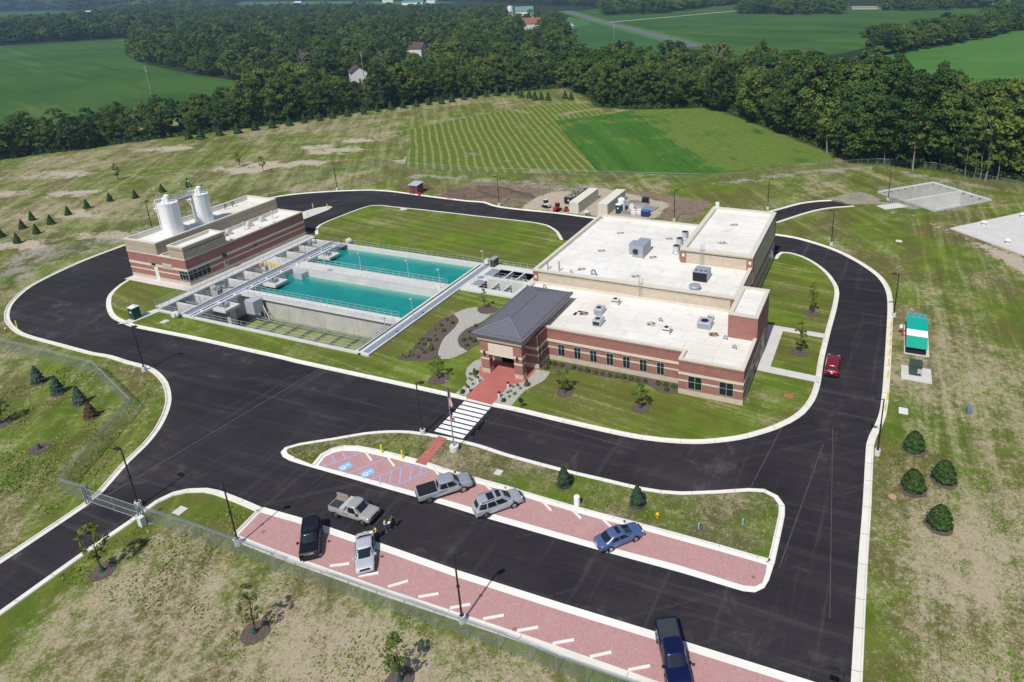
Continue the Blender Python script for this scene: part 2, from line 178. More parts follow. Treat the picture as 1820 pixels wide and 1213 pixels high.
# ---------------------------------------------------------------- materials
class NT:
    """small helper to wire node materials"""
    def __init__(s, name):
        s.m = bpy.data.materials.new(name); s.m.use_nodes = True; s.t = s.m.node_tree; s.n = s.t.nodes
        s.b = s.n['Principled BSDF']; s.out = s.n['Material Output']
    def new(s, typ, **kw):
        n = s.n.new(typ)
        for k, v in kw.items():
            if k in n.inputs.keys() if hasattr(n.inputs, 'keys') else False: pass
            setattr(n, k, v)
        return n
    def link(s, a, b): s.t.links.new(a, b)
    def coord(s, scale=(1,1,1), rot=(0,0,0), src='Object'):
        if src == 'World':
            g = s.new('ShaderNodeNewGeometry').outputs['Position']
        else:
            g = s.new('ShaderNodeTexCoord').outputs[src]
        mp = s.new('ShaderNodeMapping'); mp.inputs['Rotation'].default_value = rot; s.link(g, mp.inputs['Vector'])
        m2 = s.new('ShaderNodeMapping'); m2.inputs['Scale'].default_value = scale; s.link(mp.outputs[0], m2.inputs['Vector']); return m2.outputs[0]
    def noise(s, scale, detail=3, rough=.55, vec=None, dist=0):
        n = s.new('ShaderNodeTexNoise'); n.inputs['Scale'].default_value = scale; n.inputs['Detail'].default_value = detail
        n.inputs['Roughness'].default_value = rough; n.inputs['Distortion'].default_value = dist
        if vec is not None: s.link(vec, n.inputs['Vector'])
        return n.outputs['Fac']
    def ramp(s, fac, *stops):
        n = s.new('ShaderNodeValToRGB'); e = n.color_ramp.elements
        while len(e) < len(stops): e.new(.5)
        for i, (p, c) in enumerate(stops):
            e[i].position = p; e[i].color = (*c, 1) if len(c) == 3 else c
        s.link(fac, n.inputs[0]); return n.outputs[0]
    def rng(s, fac, a, b, c=0., d=1., smooth=True):
        n = s.new('ShaderNodeMapRange'); n.interpolation_type = 'SMOOTHSTEP' if smooth else 'LINEAR'
        n.inputs[1].default_value = a; n.inputs[2].default_value = b; n.inputs[3].default_value = c; n.inputs[4].default_value = d
        s.link(fac, n.inputs[0]); return n.outputs[0]
    def math(s, op, a, b=None, c=None):
        n = s.new('ShaderNodeMath'); n.operation = op
        for i, v in enumerate((a, b, c)):
            if v is None: continue
            if isinstance(v, (int, float)): n.inputs[i].default_value = v
            else: s.link(v, n.inputs[i])
        return n.outputs[0]
    def mix(s, fac, a, b, mode='MIX'):
        n = s.new('ShaderNodeMix'); n.data_type = 'RGBA'; n.blend_type = mode
        for sock, v in ((n.inputs[0], fac), (n.inputs[6], a), (n.inputs[7], b)):
            if isinstance(v, (int, float)): sock.default_value = v
            elif isinstance(v, tuple): sock.default_value = (*v, 1) if len(v) == 3 else v
            else: s.link(v, sock)
        return n.outputs[2]
    def attr(s, name):
        n = s.new('ShaderNodeAttribute'); n.attribute_name = name; return n.outputs['Fac']
    def base(s, col, rough=.8, spec=.3, metal=0.):
        if isinstance(col, tuple): s.b.inputs['Base Color'].default_value = (*col, 1)
        else: s.link(col, s.b.inputs['Base Color'])
        s.b.inputs['Roughness'].default_value = rough; s.b.inputs['Metallic'].default_value = metal
        s.b.inputs['Specular IOR Level'].default_value = spec
        return s.m
    def bump(s, h, strength=.3, dist=.05):
        n = s.new('ShaderNodeBump'); n.inputs['Strength'].default_value = strength; n.inputs['Distance'].default_value = dist
        s.link(h, n.inputs['Height']); s.link(n.outputs[0], s.b.inputs['Normal'])

MAT = {}
def flat(name, col, rough=.6, spec=.4, metal=0., var=.10, scale=2.5):
    """plain material with slight mottling of its own colour"""
    m = NT(name); v = m.coord()
    f = m.noise(scale, 4, .6, v)
    lo = tuple(c*(1-var) for c in col); hi = tuple(min(1, c*(1+var)) for c in col)
    MAT[name] = m.base(m.ramp(f, (.3, lo), (.7, hi)), rough, spec, metal); return MAT[name]

def mk_grass(name, g1, g2, olive, straw, cov=.3, big=.035, seed=0., attrs=False, streak=None, spread=(1.5, 1.3), hard=.30):
    """patchy turf: straw shows through the green as small flecks whose density drifts over metres and tens of metres"""
    m = NT(name); v0 = m.coord(src='World')
    mp = m.new('ShaderNodeMapping'); mp.inputs['Location'].default_value = (seed*37, seed*11, seed); m.link(v0, mp.inputs[0]); v = mp.outputs[0]
    L = m.noise(big, 4, .6, v, .8); Mn = m.noise(.24, 4, .62, v, .5); H = m.noise(1.25, 5, .78, v, .3); F = m.noise(5.5, 3, .75, v); K = m.noise(15, 2, .6, v); G = m.noise(.09, 3, .6, v, .6)
    def dev(x, k): return m.math('MULTIPLY', m.math('SUBTRACT', x, .5), k)
    col = m.mix(m.rng(Mn, .36, .64), g1, g2)
    col = m.mix(m.rng(G, .40, .62, 0, .9), col, olive)
    s = m.math('ADD', m.math('ADD', dev(L, spread[0]*2), dev(Mn, spread[1])), m.math('ADD', dev(H, 2.5), m.math('ADD', dev(F, 1.9), dev(K, 1.5))))
    s = m.math('ADD', s, (cov-.5)*2.2)
    if attrs: s = m.math('ADD', s, m.math('MULTIPLY', m.attr('straw'), 2.2))
    if streak:
        st = None
        for i, (al, ac, ang, k) in enumerate(streak):
            q = m.noise(1., 4, .65, m.coord((al, ac, 1), (0, 0, ang), 'World')); w_ = q
            if attrs: w_ = m.math('MULTIPLY', m.math('SUBTRACT', q, .5), m.attr('east') if i else m.math('SUBTRACT', 1., m.attr('east')))
            else: w_ = m.math('SUBTRACT', q, .5)
            st = w_ if st is None else m.math('ADD', st, w_); kk = k
        s = m.math('ADD', s, m.math('MULTIPLY', st, kk))
        col = m.mix(m.rng(st, .03, .16, 0, .5), col, tuple(min(1, c*1.35) for c in g2)); col = m.mix(m.rng(st, -.03, -.15, 0, .4), col, tuple(c*.7 for c in olive))
    sc = m.mix(m.rng(F, .32, .68), tuple(c*.74 for c in straw), tuple(c*1.08 for c in straw))
    col = m.mix(m.rng(s, -hard, hard), col, sc)
    if attrs:
        # faint pale rows left by the mower on the outer fields
        rp = m.new('ShaderNodeMapping'); rp.inputs['Rotation'].default_value = (0, 0, R_(-37)); m.link(v0, rp.inputs[0]); rs = m.new('ShaderNodeSeparateXYZ'); m.link(rp.outputs[0], rs.inputs[0])
        u = m.math('ADD', m.math('MULTIPLY', rs.outputs[0], 1/2.9), m.math('MULTIPLY', L, 1.5)); ln = m.math('MULTIPLY', m.rng(m.math('PINGPONG', u, .5), .05, .13, 1, 0), m.rng(Mn, .40, .62))
        col = m.mix(m.math('MULTIPLY', m.math('MULTIPLY', ln, m.attr('rows')), .75), col, (.24, .25, .10))
        def patch(col, nm, c, k1=2.2, k2=1.6, lo=.42, hi=.62):
            f = m.math('ADD', m.attr(nm), m.math('ADD', dev(Mn, k1*.45), m.math('ADD', dev(H, k2*.5), dev(F, .35))))
            return m.mix(m.rng(f, lo, hi), col, c)
        dcol = m.mix(m.rng(H, .35, .65), m.mix(m.rng(Mn,.4,.6), (.13,.092,.062), (.19,.14,.098)), (.27,.21,.15))
        col = patch(col, 'dirt', dcol)
        col = patch(col, 'gravel', m.mix(m.rng(F, .3, .7), m.mix(m.rng(Mn,.35,.65), (.17,.155,.115), (.27,.25,.20)), (.38,.35,.29)), 2.2, 2.1)
        col = patch(col, 'sand', m.mix(m.rng(F, .3, .7), m.mix(m.rng(H,.35,.65), (.33,.275,.20), (.42,.355,.265)), (.52,.455,.36)), 2.6, 1.8)
        col = m.mix(m.math('MULTIPLY', m.attr('lush'), .8), col, m.mix(m.rng(Mn, .35, .65), (.06, .115, .014), (.095, .16, .026)))
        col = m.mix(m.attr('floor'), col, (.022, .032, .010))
    col = m.mix(m.rng(m.math('ADD', m.math('MULTIPLY', F, .5), m.math('MULTIPLY', K, .5)), .53, .68, 0, .6), col, tuple(c*.42 for c in g1))
    m.bump(m.math('ADD', m.math('ADD', F, K), H), .8, .08)
    MAT[name] = m.base(col, .95, .1); return MAT[name]

def mk_asphalt():
    m = NT('asphalt'); v = m.coord(src='World')
    A = m.noise(.05, 5, .65, v, 1.2); B = m.noise(.35, 5, .7, v, .6); C = m.noise(9, 3, .7, v)
    st = m.noise(1., 4, .65, m.coord((.035, .9, 1), (0, 0, 0), 'World'), .7); st2 = m.noise(1., 4, .65, m.coord((.9, .035, 1), (0, 0, .04), 'World'), .7); st3 = m.noise(1., 4, .65, m.coord((.03, 1.1, 1), (0, 0, R_(-38)), 'World'), .8)
    col = m.ramp(A, (.32, (.0195, .0175, .0205)), (.66, (.035, .0315, .035)))
    col = m.mix(m.rng(st, .53, .70, 0, .5), col, (.064, .060, .061)); col = m.mix(m.rng(st2, .54, .70, 0, .5), col, (.062, .058, .060)); col = m.mix(m.rng(st3, .57, .72, 0, .35), col, (.075, .069, .067)); col = m.mix(m.rng(st, .46, .32, 0, .5), col, (.016, .0145, .017))
    sc = m.math('MULTIPLY', m.rng(B, .50, .70), m.rng(A, .48, .62))
    col = m.mix(m.math('MULTIPLY', sc, .55), col, (.105, .095, .085))
    # scuffs: thin pale curved scratches here and there
    w = m.new('ShaderNodeTexWave'); w.wave_type = 'RINGS'; w.inputs['Scale'].default_value = .11; w.inputs['Distortion'].default_value = 9; w.inputs['Detail'].default_value = 3; w.inputs['Detail Scale'].default_value = .35
    m.link(v, w.inputs['Vector'])
    col = m.mix(m.math('MULTIPLY', m.math('MULTIPLY', m.rng(w.outputs['Fac'], .965, .995), m.rng(B, .55, .68)), .22), col, (.13, .12, .115))
    col = m.mix(m.rng(C, .5, .78, 0, .4), col, (.085, .08, .08))
    m.bump(C, .5, .015)
    MAT['asphalt'] = m.base(col, .92, .10)
mk_asphalt()

def mk_concrete(name, col, stain=.2, joints=0.):
    m = NT(name); v = m.coord(src='World')
    A = m.noise(.35, 5, .65, v, .5); B = m.noise(4, 4, .6, v)
    c = m.ramp(A, (.3, tuple(x*(1-stain) for x in col)), (.65, col))
    c = m.mix(m.rng(B, .5, .8, 0, .3), c, tuple(x*.75 for x in col))
    m.bump(B, .2, .02)
    MAT[name] = m.base(c, .85, .25)
mk_concrete('kerb_concrete', (.74, .715, .64), .14); mk_concrete('walk_concrete', (.60, .585, .55), .12)
mk_concrete('basin_concrete', (.50, .49, .45), .28); mk_concrete('basin_white', (.62, .62, .59), .14); mk_concrete('slab_concrete', (.60, .585, .56), .16)
mk_concrete('red_concrete', (.46, .145, .125), .22); mk_concrete('grey_concrete', (.34, .35, .35), .25)
mk_concrete('white_band', (.80, .785, .74), .10)

def mk_wet_wall():
    m = NT('tank_wall'); v = m.coord(src='World')
    A = m.noise(.35, 5, .65, v, .5)
    s = m.noise(1., 4, .65, m.coord((2.2, 2.2, .12), (0, 0, 0), 'World'))
    c = m.ramp(A, (.3, (.40, .39, .355)), (.65, (.50, .49, .455)))
    c = m.mix(m.rng(s, .5, .75, 0, .55), c, (.22, .21, .18))
    MAT['tank_wall'] = m.base(c, .85, .25)
mk_wet_wall()

def mk_brick(name, c1, c2, mortar, bw=.203, bh=.0675):
    m = NT(name)
    g = m.new('ShaderNodeNewGeometry'); sp = m.new('ShaderNodeSeparateXYZ'); m.link(g.outputs['Position'], sp.inputs[0])
    cb = m.new('ShaderNodeCombineXYZ'); m.link(m.math('ADD', sp.outputs[0], sp.outputs[1]), cb.inputs[0]); m.link(sp.outputs[2], cb.inputs[1])
    b = m.new('ShaderNodeTexBrick'); m.link(cb.outputs[0], b.inputs['Vector']); b.inputs['Scale'].default_value = 1
    b.inputs['Brick Width'].default_value = bw; b.inputs['Row Height'].default_value = bh; b.inputs['Mortar Size'].default_value = .006
    b.inputs['Color1'].default_value = (*c1, 1); b.inputs['Color2'].default_value = (*c2, 1); b.inputs['Mortar'].default_value = (*mortar, 1)
    f = m.noise(.9, 4, .6, g.outputs['Position'])
    c = m.mix(m.rng(f, .35, .7, 0, .25), b.outputs['Color'], tuple(x*.7 for x in c1))
    MAT[name] = m.base(c, .85, .2)
mk_brick('brick_red', (.275, .098, .078), (.345, .132, .106), (.38, .30, .26))
mk_brick('block_buff', (.50, .425, .325), (.56, .485, .375), (.45, .40, .33), .406, .2)
mk_brick('block_tan', (.40, .325, .24), (.46, .38, .285), (.38, .33, .27), .406, .2)
flat('stone_cream', (.62, .56, .45), .8, .2, var=.06); flat('coping', (.60, .56, .48), .7, .3, var=.06)
def mk_roof():
    m = NT('roof_membrane'); v = m.coord(src='World')
    A = m.noise(.12, 4, .6, v, .7); B = m.noise(1.1, 4, .6, v)
    sx = m.new('ShaderNodeTexBrick'); m.link(v, sx.inputs['Vector']); sx.inputs['Scale'].default_value = 1; sx.inputs['Brick Width'].default_value = 9; sx.inputs['Row Height'].default_value = 3.05
    sx.inputs['Mortar Size'].default_value = .05; sx.inputs['Color1'].default_value = (0,0,0,1); sx.inputs['Color2'].default_value = (0,0,0,1); sx.inputs['Mortar'].default_value = (1,1,1,1)
    c = m.ramp(A, (.3, (.67, .64, .57)), (.62, (.77, .755, .71)))
    c = m.mix(m.rng(B, .5, .75, 0, .45), c, (.56, .525, .45))
    c = m.mix(m.math('MULTIPLY', sx.outputs['Fac'], .6), c, (.44, .425, .39))
    P_ = m.noise(.22, 5, .7, v, 1.4); c = m.mix(m.rng(P_, .56, .70, 0, .5), c, (.55, .51, .43))
    MAT['roof_membrane'] = m.base(c, .7, .3)
mk_roof()
flat('roof_stain', (.45, .40, .31), .8, var=.3, scale=6); flat('rust_stain', (.30, .19, .11), .8, var=.4, scale=5)
flat('metal_roof', (.185, .183, .215), .45, .5, .15, .06); flat('metal_roof_edge', (.105, .104, .125), .5, .5, .15, .05)
def mk_pavers():
    m = NT('pavers'); g = m.new('ShaderNodeNewGeometry'); v = g.outputs['Position']
    mp = m.new('ShaderNodeMapping'); mp.inputs['Rotation'].default_value = (0, 0, .78); m.link(v, mp.inputs[0])
    b = m.new('ShaderNodeTexBrick'); m.link(mp.outputs[0], b.inputs['Vector']); b.inputs['Scale'].default_value = 1
    b.inputs['Brick Width'].default_value = .21; b.inputs['Row Height'].default_value = .105; b.inputs['Mortar Size'].default_value = .008
    b.inputs['Color1'].default_value = (.42, .232, .226, 1); b.inputs['Color2'].default_value = (.50, .292, .285, 1); b.inputs['Mortar'].default_value = (.34, .215, .205, 1)
    A = m.noise(.25, 5, .65, v, 1.); B = m.noise(2.2, 4, .6, v)
    c = m.mix(m.rng(A, .55, .75, 0, .35), b.outputs['Color'], (.52, .37, .35))
    c = m.mix(m.rng(B, .5, .75, 0, .35), c, (.37, .20, .192))
    MAT['pavers'] = m.base(c, .85, .2)
mk_pavers()
def mk_water():
    m = NT('teal_water'); v = m.coord(src='World')
    A = m.noise(.15, 4, .6, v, 1.); B = m.noise(1., 4, .65, m.coord((.25, 2.0, 1), (0, 0, .1), 'World'))
    c = m.ramp(A, (.3, (.000, .200, .178)), (.7, (.002, .262, .226)))
    c = m.mix(m.rng(B, .5, .75, 0, .45), c, (.0, .165, .155))
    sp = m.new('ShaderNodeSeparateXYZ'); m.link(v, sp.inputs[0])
    for ya, yb in ((90.6, 91.9), (104.5, 105.7)):               # paler green band along the north walls
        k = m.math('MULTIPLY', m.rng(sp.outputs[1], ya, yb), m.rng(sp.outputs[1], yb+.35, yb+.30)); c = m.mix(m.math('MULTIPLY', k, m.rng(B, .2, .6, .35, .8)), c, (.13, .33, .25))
    w = m.noise(2.6, 5, .7, v, .5); m.bump(w, .30, .06); c = m.mix(m.rng(m.noise(.45, 5, .7, v, 1.), .52, .72, 0, .35), c, (.03, .30, .25))
    MAT['teal_water'] = m.base(c, .06, .5)
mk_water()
def mk_scum():
    m = NT('green_scum'); v = m.coord(src='World')
    A = m.noise(.8, 4, .6, m.coord((.5, 1.6, 1), (0,0,0), 'World')); B = m.noise(3, 3, .6, v)
    c = m.ramp(A, (.3, (.16, .20, .060)), (.7, (.30, .33, .135)))
    c = m.mix(m.rng(B, .55, .75, 0, .5), c, (.12, .15, .04))
    MAT['green_scum'] = m.base(c, .5, .3)
mk_scum()
flat('dark_floor', (.03, .032, .028), .4, .5); flat('sediment', (.42, .40, .27), .8, var=.2)
flat('galvanised', (.30, .335, .375), .5, .5, .35, .08); flat('grating', (.25, .30, .36), .6, .4, .2, .08); flat('aluminium', (.62, .65, .66), .4, .5, .35, .05)
flat('steel_grey', (.34, .37, .42), .45, .5, .2, .06); flat('pale_grey_metal', (.48, .50, .55), .45, .5, .2, .06); flat('white_paint', (.78, .79, .80), .4, .5, 0, .04)
flat('offwhite', (.66, .66, .62), .5, .4, 0, .05); flat('black', (.013, .013, .015), .5, .4); flat('dark_bronze', (.018, .017, .018), .45, .5); flat('rubber', (.012, .012, .013), .8, .2)
flat('glass', (.012, .018, .022), .06, .6, 0, .02); flat('car_glass', (.010, .016, .020), .05, .7, 0, .02); flat('mullion', (.42, .50, .50), .4, .5, .2, .03)
flat('mulch', (.115, .085, .075), .95, .1, 0, .35, 9); flat('stones', (.36, .355, .32), .9, .2, 0, .28, 7); flat('bark', (.10, .080, .062), .9, .1, 0, .2); flat('pale_bark', (.27, .25, .215), .9, .1, 0, .2)
flat('yellow', (.80, .62, .02), .5, .4, 0, .04); flat('red', (.55, .02, .02), .45, .4, 0, .05); flat('orange', (.70, .26, .02), .5, .4, 0, .05); flat('blue_tarp', (.02, .035, .14), .5, .4); flat('blue', (.03, .12, .45), .5)
flat('teal_roof', (.002, .36, .29), .45, .4, 0, .04); flat('teal_panel', (.002, .30, .21), .45, .4, 0, .04); flat('utility_green', (.040, .066, .050), .5, .4); flat('porta_green', (.008, .055, .045), .5, .4)
flat('container_cream', (.66, .64, .53), .6, .3, 0, .08); flat('blue_paint', (.30, .42, .72), .7, .2, 0, .08); flat('sky_blue_paint', (.22, .47, .74), .7, .2, 0, .05); flat('road_white', (.82, .82, .82), .7, .2, 0, .04)
flat('stop_white', (.74, .73, .70), .7, .2, 0, .06); flat('barn_red', (.20, .05, .045), .7); flat('brown_roof', (.085, .052, .047), .85); flat('red_roof', (.26, .095, .065), .85); flat('green_roof', (.10, .22, .20), .6); flat('wood_pole', (.30, .27, .23), .9)
flat('orange_cover', (.33, .14, .06), .8, var=.2); flat('pink_cover', (.45, .25, .18), .8); flat('blue_barrel_paint', (.13, .19, .25), .5); flat('green_bag', (.01, .075, .065), .6); flat('chrome', (.62, .62, .62), .15, .6, .9)
flat('bright_metal', (.62, .63, .64), .35, .6, .3, .05); flat('headlamp', (.75, .77, .78), .1, .6); flat('tail_lamp', (.42, .01, .012), .25, .5); flat('amber', (.75, .25, .03), .3); flat('gravel_surface', (.30, .28, .245), .95, .1, 0, .22, 4); flat('highway_surface', (.13, .13, .165), .8, .2, 0, .05); flat('lane_dirt', (.42, .38, .30), .9)
flat('louvre', (.52, .50, .44), .6); flat('door_beige', (.46, .42, .35), .6); flat('door_white', (.66, .65, .60), .6); flat('scrap', (.25, .23, .19), .8, var=.5, scale=3)
flat('skin', (.45, .26, .19), .6); flat('hair_dark', (.03, .022, .018), .7); flat('shirt_white', (.62, .60, .66), .8); flat('jeans', (.025, .085, .26), .8); flat('shirt_black', (.014, .014, .016), .8); flat('trousers_dark', (.015, .015, .022), .8); flat('shirt_yellow', (.62, .46, .10), .8); flat('paper', (.8, .8, .8), .7); flat('cone_green', (.02, .075, .015), .9, .1)
def paint(name, col, metal=.25, rough=.3):
    m = NT(name); m.b.inputs['Coat Weight'].default_value = .6; m.b.inputs['Coat Roughness'].default_value = .08
    f = m.noise(1.5, 3, .6, m.coord())
    MAT[name] = m.base(m.ramp(f, (.3, tuple(c*.93 for c in col)), (.7, tuple(min(1, c*1.05) for c in col))), rough, .5, metal)
paint('paint_silver', (.40, .42, .46)); paint('paint_silver_light', (.52, .545, .60)); paint('paint_grey', (.34, .36, .40)); paint('paint_blue', (.085, .14, .30)); paint('paint_tan', (.42, .405, .38))
paint('paint_black', (.008, .008, .012), .3); paint('paint_navy', (.004, .009, .065), .4); paint('paint_red', (.27, .008, .022), .4)

def mk_chainlink(name, wire, col):
    m = NT(name)
    g = m.new('ShaderNodeNewGeometry'); sp = m.new('ShaderNodeSeparateXYZ'); m.link(g.outputs['Position'], sp.inputs[0])
    h = m.math('ADD', m.math('MULTIPLY', sp.outputs[0], .8), sp.outputs[1])
    def wires(a, b):
        u = m.math('FRACT', m.math('MULTIPLY', m.math('ADD', m.math('MULTIPLY', h, a), m.math('MULTIPLY', sp.outputs[2], b)), 12.))
        return m.math('LESS_THAN', u, wire)
    fac = m.math('MAXIMUM', wires(1, 1), wires(1, -1))
    tr = m.new('ShaderNodeBsdfTransparent'); mx = m.new('ShaderNodeMixShader')
    m.link(fac, mx.inputs[0]); m.link(tr.outputs[0], mx.inputs[1]); m.link(m.b.outputs[0], mx.inputs[2]); m.link(mx.outputs[0], m.out.inputs[0])
    MAT[name] = m.base(col, .5, .4, .3)
mk_chainlink('chain_link', .125, (.36,.40,.38)); mk_chainlink('chain_link_fine', .05, (.25,.32,.28))

def mk_leaf(name, stops, rough=.7, trans=.0, randomise=True, yellow=0.):
    m = NT(name)
    oi = m.new('ShaderNodeObjectInfo'); a = m.attr('tint')
    f = m.math('ADD', m.math('MULTIPLY', oi.outputs['Random'], .68), m.math('MULTIPLY', a, .40)) if randomise else a
    c = m.ramp(f, *stops)
    MAT[name] = m.base(c, rough, .18)
    return MAT[name]
mk_leaf('leaf_wood', ((0., (.018, .045, .012)), (.25, (.031, .068, .013)), (.5, (.052, .100, .016)), (.72, (.080, .130, .019)), (1., (.135, .175, .030))))
mk_leaf('leaf_far', ((0., (.020, .045, .016)), (.5, (.030, .062, .018)), (1., (.050, .085, .022))))
mk_leaf('leaf_bright', ((0., (.08, .12, .018)), (1., (.15, .185, .030))), randomise=False)
mk_leaf('leaf_sapling', ((0., (.065, .105, .018)), (1., (.12, .165, .032))), randomise=False)
mk_leaf('leaf_olive', ((0., (.10, .13, .012)), (1., (.17, .18, .025))), randomise=False)
mk_leaf('leaf_dead', ((0., (.12, .095, .08)), (1., (.18, .15, .13))), randomise=False)
mk_leaf('needle_green', ((0., (.020, .048, .011)), (1., (.052, .098, .020))), randomise=False)
mk_leaf('needle_blue', ((0., (.034, .060, .045)), (1., (.075, .118, .088))), randomise=False)
mk_leaf('needle_mid', ((0., (.022, .046, .024)), (1., (.048, .080, .045))), randomise=False)
mk_leaf('needle_brown', ((0., (.09, .045, .028)), (1., (.15, .08, .05))), randomise=False)
mk_leaf('shrub_green', ((0., (.028, .060, .010)), (1., (.075, .125, .022))), randomise=False)
mk_leaf('tuft_green', ((0., (.09, .11, .03)), (1., (.20, .21, .085))), randomise=False)
# ---------------------------------------------------------------- object helpers
WL = {}                                   # world position of each unrotated root, so parts can be given in world metres
def tag(o, label=None, cat=None, group=None, kind=None):
    if label: o['label'] = label
    if cat: o['category'] = cat
    if group: o['group'] = group
    if kind: o['kind'] = kind
    return o
def empty(name, loc=(0,0,0), label=None, cat=None, group=None, rz=0.):
    o = bpy.data.objects.new(name, None); COL.objects.link(o); o.location = loc; o.rotation_euler = (0,0,rz); o.empty_display_size = .3
    WL[o.name] = Vector(loc); return tag(o, label, cat, group)
class MB:
    """collects boxes, prisms, tubes and sheets and links them as ONE mesh object"""
    def __init__(s): s.v = []; s.f = []; s.mi = []; s.cur = 0
    def add(s, vs, fs):
        b = len(s.v); s.v += [tuple(x) for x in vs]
        for f in fs: s.f.append(tuple(b+i for i in f)); s.mi.append(s.cur)
        return s
    def box(s, x0, x1, y0, y1, z0, z1):
        return s.add([(x0,y0,z0),(x1,y0,z0),(x1,y1,z0),(x0,y1,z0),(x0,y0,z1),(x1,y0,z1),(x1,y1,z1),(x0,y1,z1)],
                     [(3,2,1,0),(4,5,6,7),(0,1,5,4),(1,2,6,5),(2,3,7,6),(3,0,4,7)])
    def prism(s, poly, z0, z1, cap=True):
        n = len(poly)
        if area2(poly) < 0: poly = poly[::-1]
        vs = [(p[0],p[1],z0) for p in poly]+[(p[0],p[1],z1) for p in poly]
        fs = [(i,(i+1)%n,n+(i+1)%n,n+i) for i in range(n)]
        if cap: fs += [tuple(range(n,2*n)), tuple(range(n-1,-1,-1))]
        return s.add(vs, fs)
    def ring(s, outer, inner, z0, z1):
        n = len(outer)
        if area2(outer) < 0: outer = outer[::-1]; inner = inner[::-1]
        vs = [(p[0],p[1],z) for z in (z0,z1) for p in outer]+[(p[0],p[1],z) for z in (z0,z1) for p in inner]
        fs = []
        for i in range(n):
            j = (i+1) % n
            fs += [(i,j,n+j,n+i),(2*n+j,2*n+i,3*n+i,3*n+j),(n+i,n+j,3*n+j,3*n+i),(j,i,2*n+i,2*n+j)]
        return s.add(vs, fs)
    def sheet(s, poly, z):
        if area2(poly) < 0: poly = poly[::-1]
        return s.add([(p[0],p[1],z) for p in poly], [tuple(range(len(poly)))])
    def cyl(s, p0, p1, r0, r1=None, n=10, cap=True):
        r1 = r0 if r1 is None else r1
        p0 = Vector(p0); p1 = Vector(p1); d = (p1-p0).normalized()
        a = d.orthogonal().normalized(); b = d.cross(a)
        vs = []
        for p, r in ((p0,r0),(p1,r1)):
            for i in range(n):
                t = 2*math.pi*i/n; vs.append(p+(a*math.cos(t)+b*math.sin(t))*r)
        fs = [(i,(i+1)%n,n+(i+1)%n,n+i) for i in range(n)]
        if cap: fs += [tuple(range(n-1,-1,-1)), tuple(range(n,2*n))]
        return s.add(vs, fs)
    def tube(s, pts, r, n=6):
        for a, b in zip(pts[:-1], pts[1:]): s.cyl(a, b, r, r, n)
        return s
    def strip(s, left, right, z0, z1=None):
        """a ribbon between two polylines"""
        z1 = z0 if z1 is None else z1; n = len(left)
        vs = [(p[0],p[1],z0) for p in left]+[(p[0],p[1],z1) for p in right]
        return s.add(vs, [(i,n+i,n+i+1,i+1) for i in range(n-1)])
    def dome(s, c, r, h, n=12, k=4):
        vs = []; fs = []
        for i in range(k):
            a = math.pi/2*i/k
            for j in range(n):
                t = 2*math.pi*j/n; vs.append((c[0]+r*math.cos(a)*math.cos(t), c[1]+r*math.cos(a)*math.sin(t), c[2]+h*math.sin(a)))
        vs.append((c[0],c[1],c[2]+h))
        for i in range(k-1):
            for j in range(n): fs.append((i*n+j,i*n+(j+1)%n,(i+1)*n+(j+1)%n,(i+1)*n+j))
        for j in range(n): fs.append(((k-1)*n+j,(k-1)*n+(j+1)%n,k*n))
        return s.add(vs, fs)
    def mesh(s, name, mats, off=(0,0,0), smooth=False):
        me = bpy.data.meshes.new(name)
        me.from_pydata([(x-off[0],y-off[1],z-off[2]) for x,y,z in s.v], [], s.f); me.update()
        if isinstance(mats, str): mats = [mats]
        for m in mats: me.materials.append(MAT[m])
        if len(mats) > 1: me.polygons.foreach_set('material_index', s.mi)
        if smooth: me.polygons.foreach_set('use_smooth', [True]*len(me.polygons))
        return me
    def build(s, name, mats, parent=None, smooth=False, bevel=0., **tags):
        off = (0,0,0); root = parent
        while root is not None and root.parent is not None: root = root.parent
        if root is not None: off = WL.get(root.name, Vector((0,0,0)))
        o = bpy.data.objects.new(name, s.mesh(name, mats, off, smooth)); COL.objects.link(o)
        if parent is not None: o.parent = parent
        if bevel:
            b = o.modifiers.new('bevel', 'BEVEL'); b.width = bevel; b.segments = 2; b.limit_method = 'ANGLE'
        WL[o.name] = Vector(off)
        return tag(o, **tags)
def area2(P): return sum(P[i][0]*P[(i+1)%len(P)][1]-P[(i+1)%len(P)][0]*P[i][1] for i in range(len(P)))
def rect(x0,x1,y0,y1): return [(x0,y0),(x1,y0),(x1,y1),(x0,y1)]
def offset(P, d, closed=True):
    """shift a polyline to its left by d (a CCW polygon shrinks for d>0)"""
    n = len(P); out = []
    for i in range(n):
        a = Vector(P[i-1]) if (closed or i > 0) else None; b = Vector(P[i]); c = Vector(P[(i+1)%n]) if (closed or i < n-1) else None
        ns = []
        for u, v in ((a,b),(b,c)):
            if u is None or v is None or (v-u).length < 1e-6: continue
            t = (v-u).normalized(); ns.append(Vector((-t.y, t.x)))
        m = sum(ns, Vector((0,0))); m = m/len(ns); k = max(.45, m.length_squared)
        q = b+m*(d/k); out.append((q.x, q.y))
    return out
def grow(P, d): return offset(P, -d if area2(P) > 0 else d)
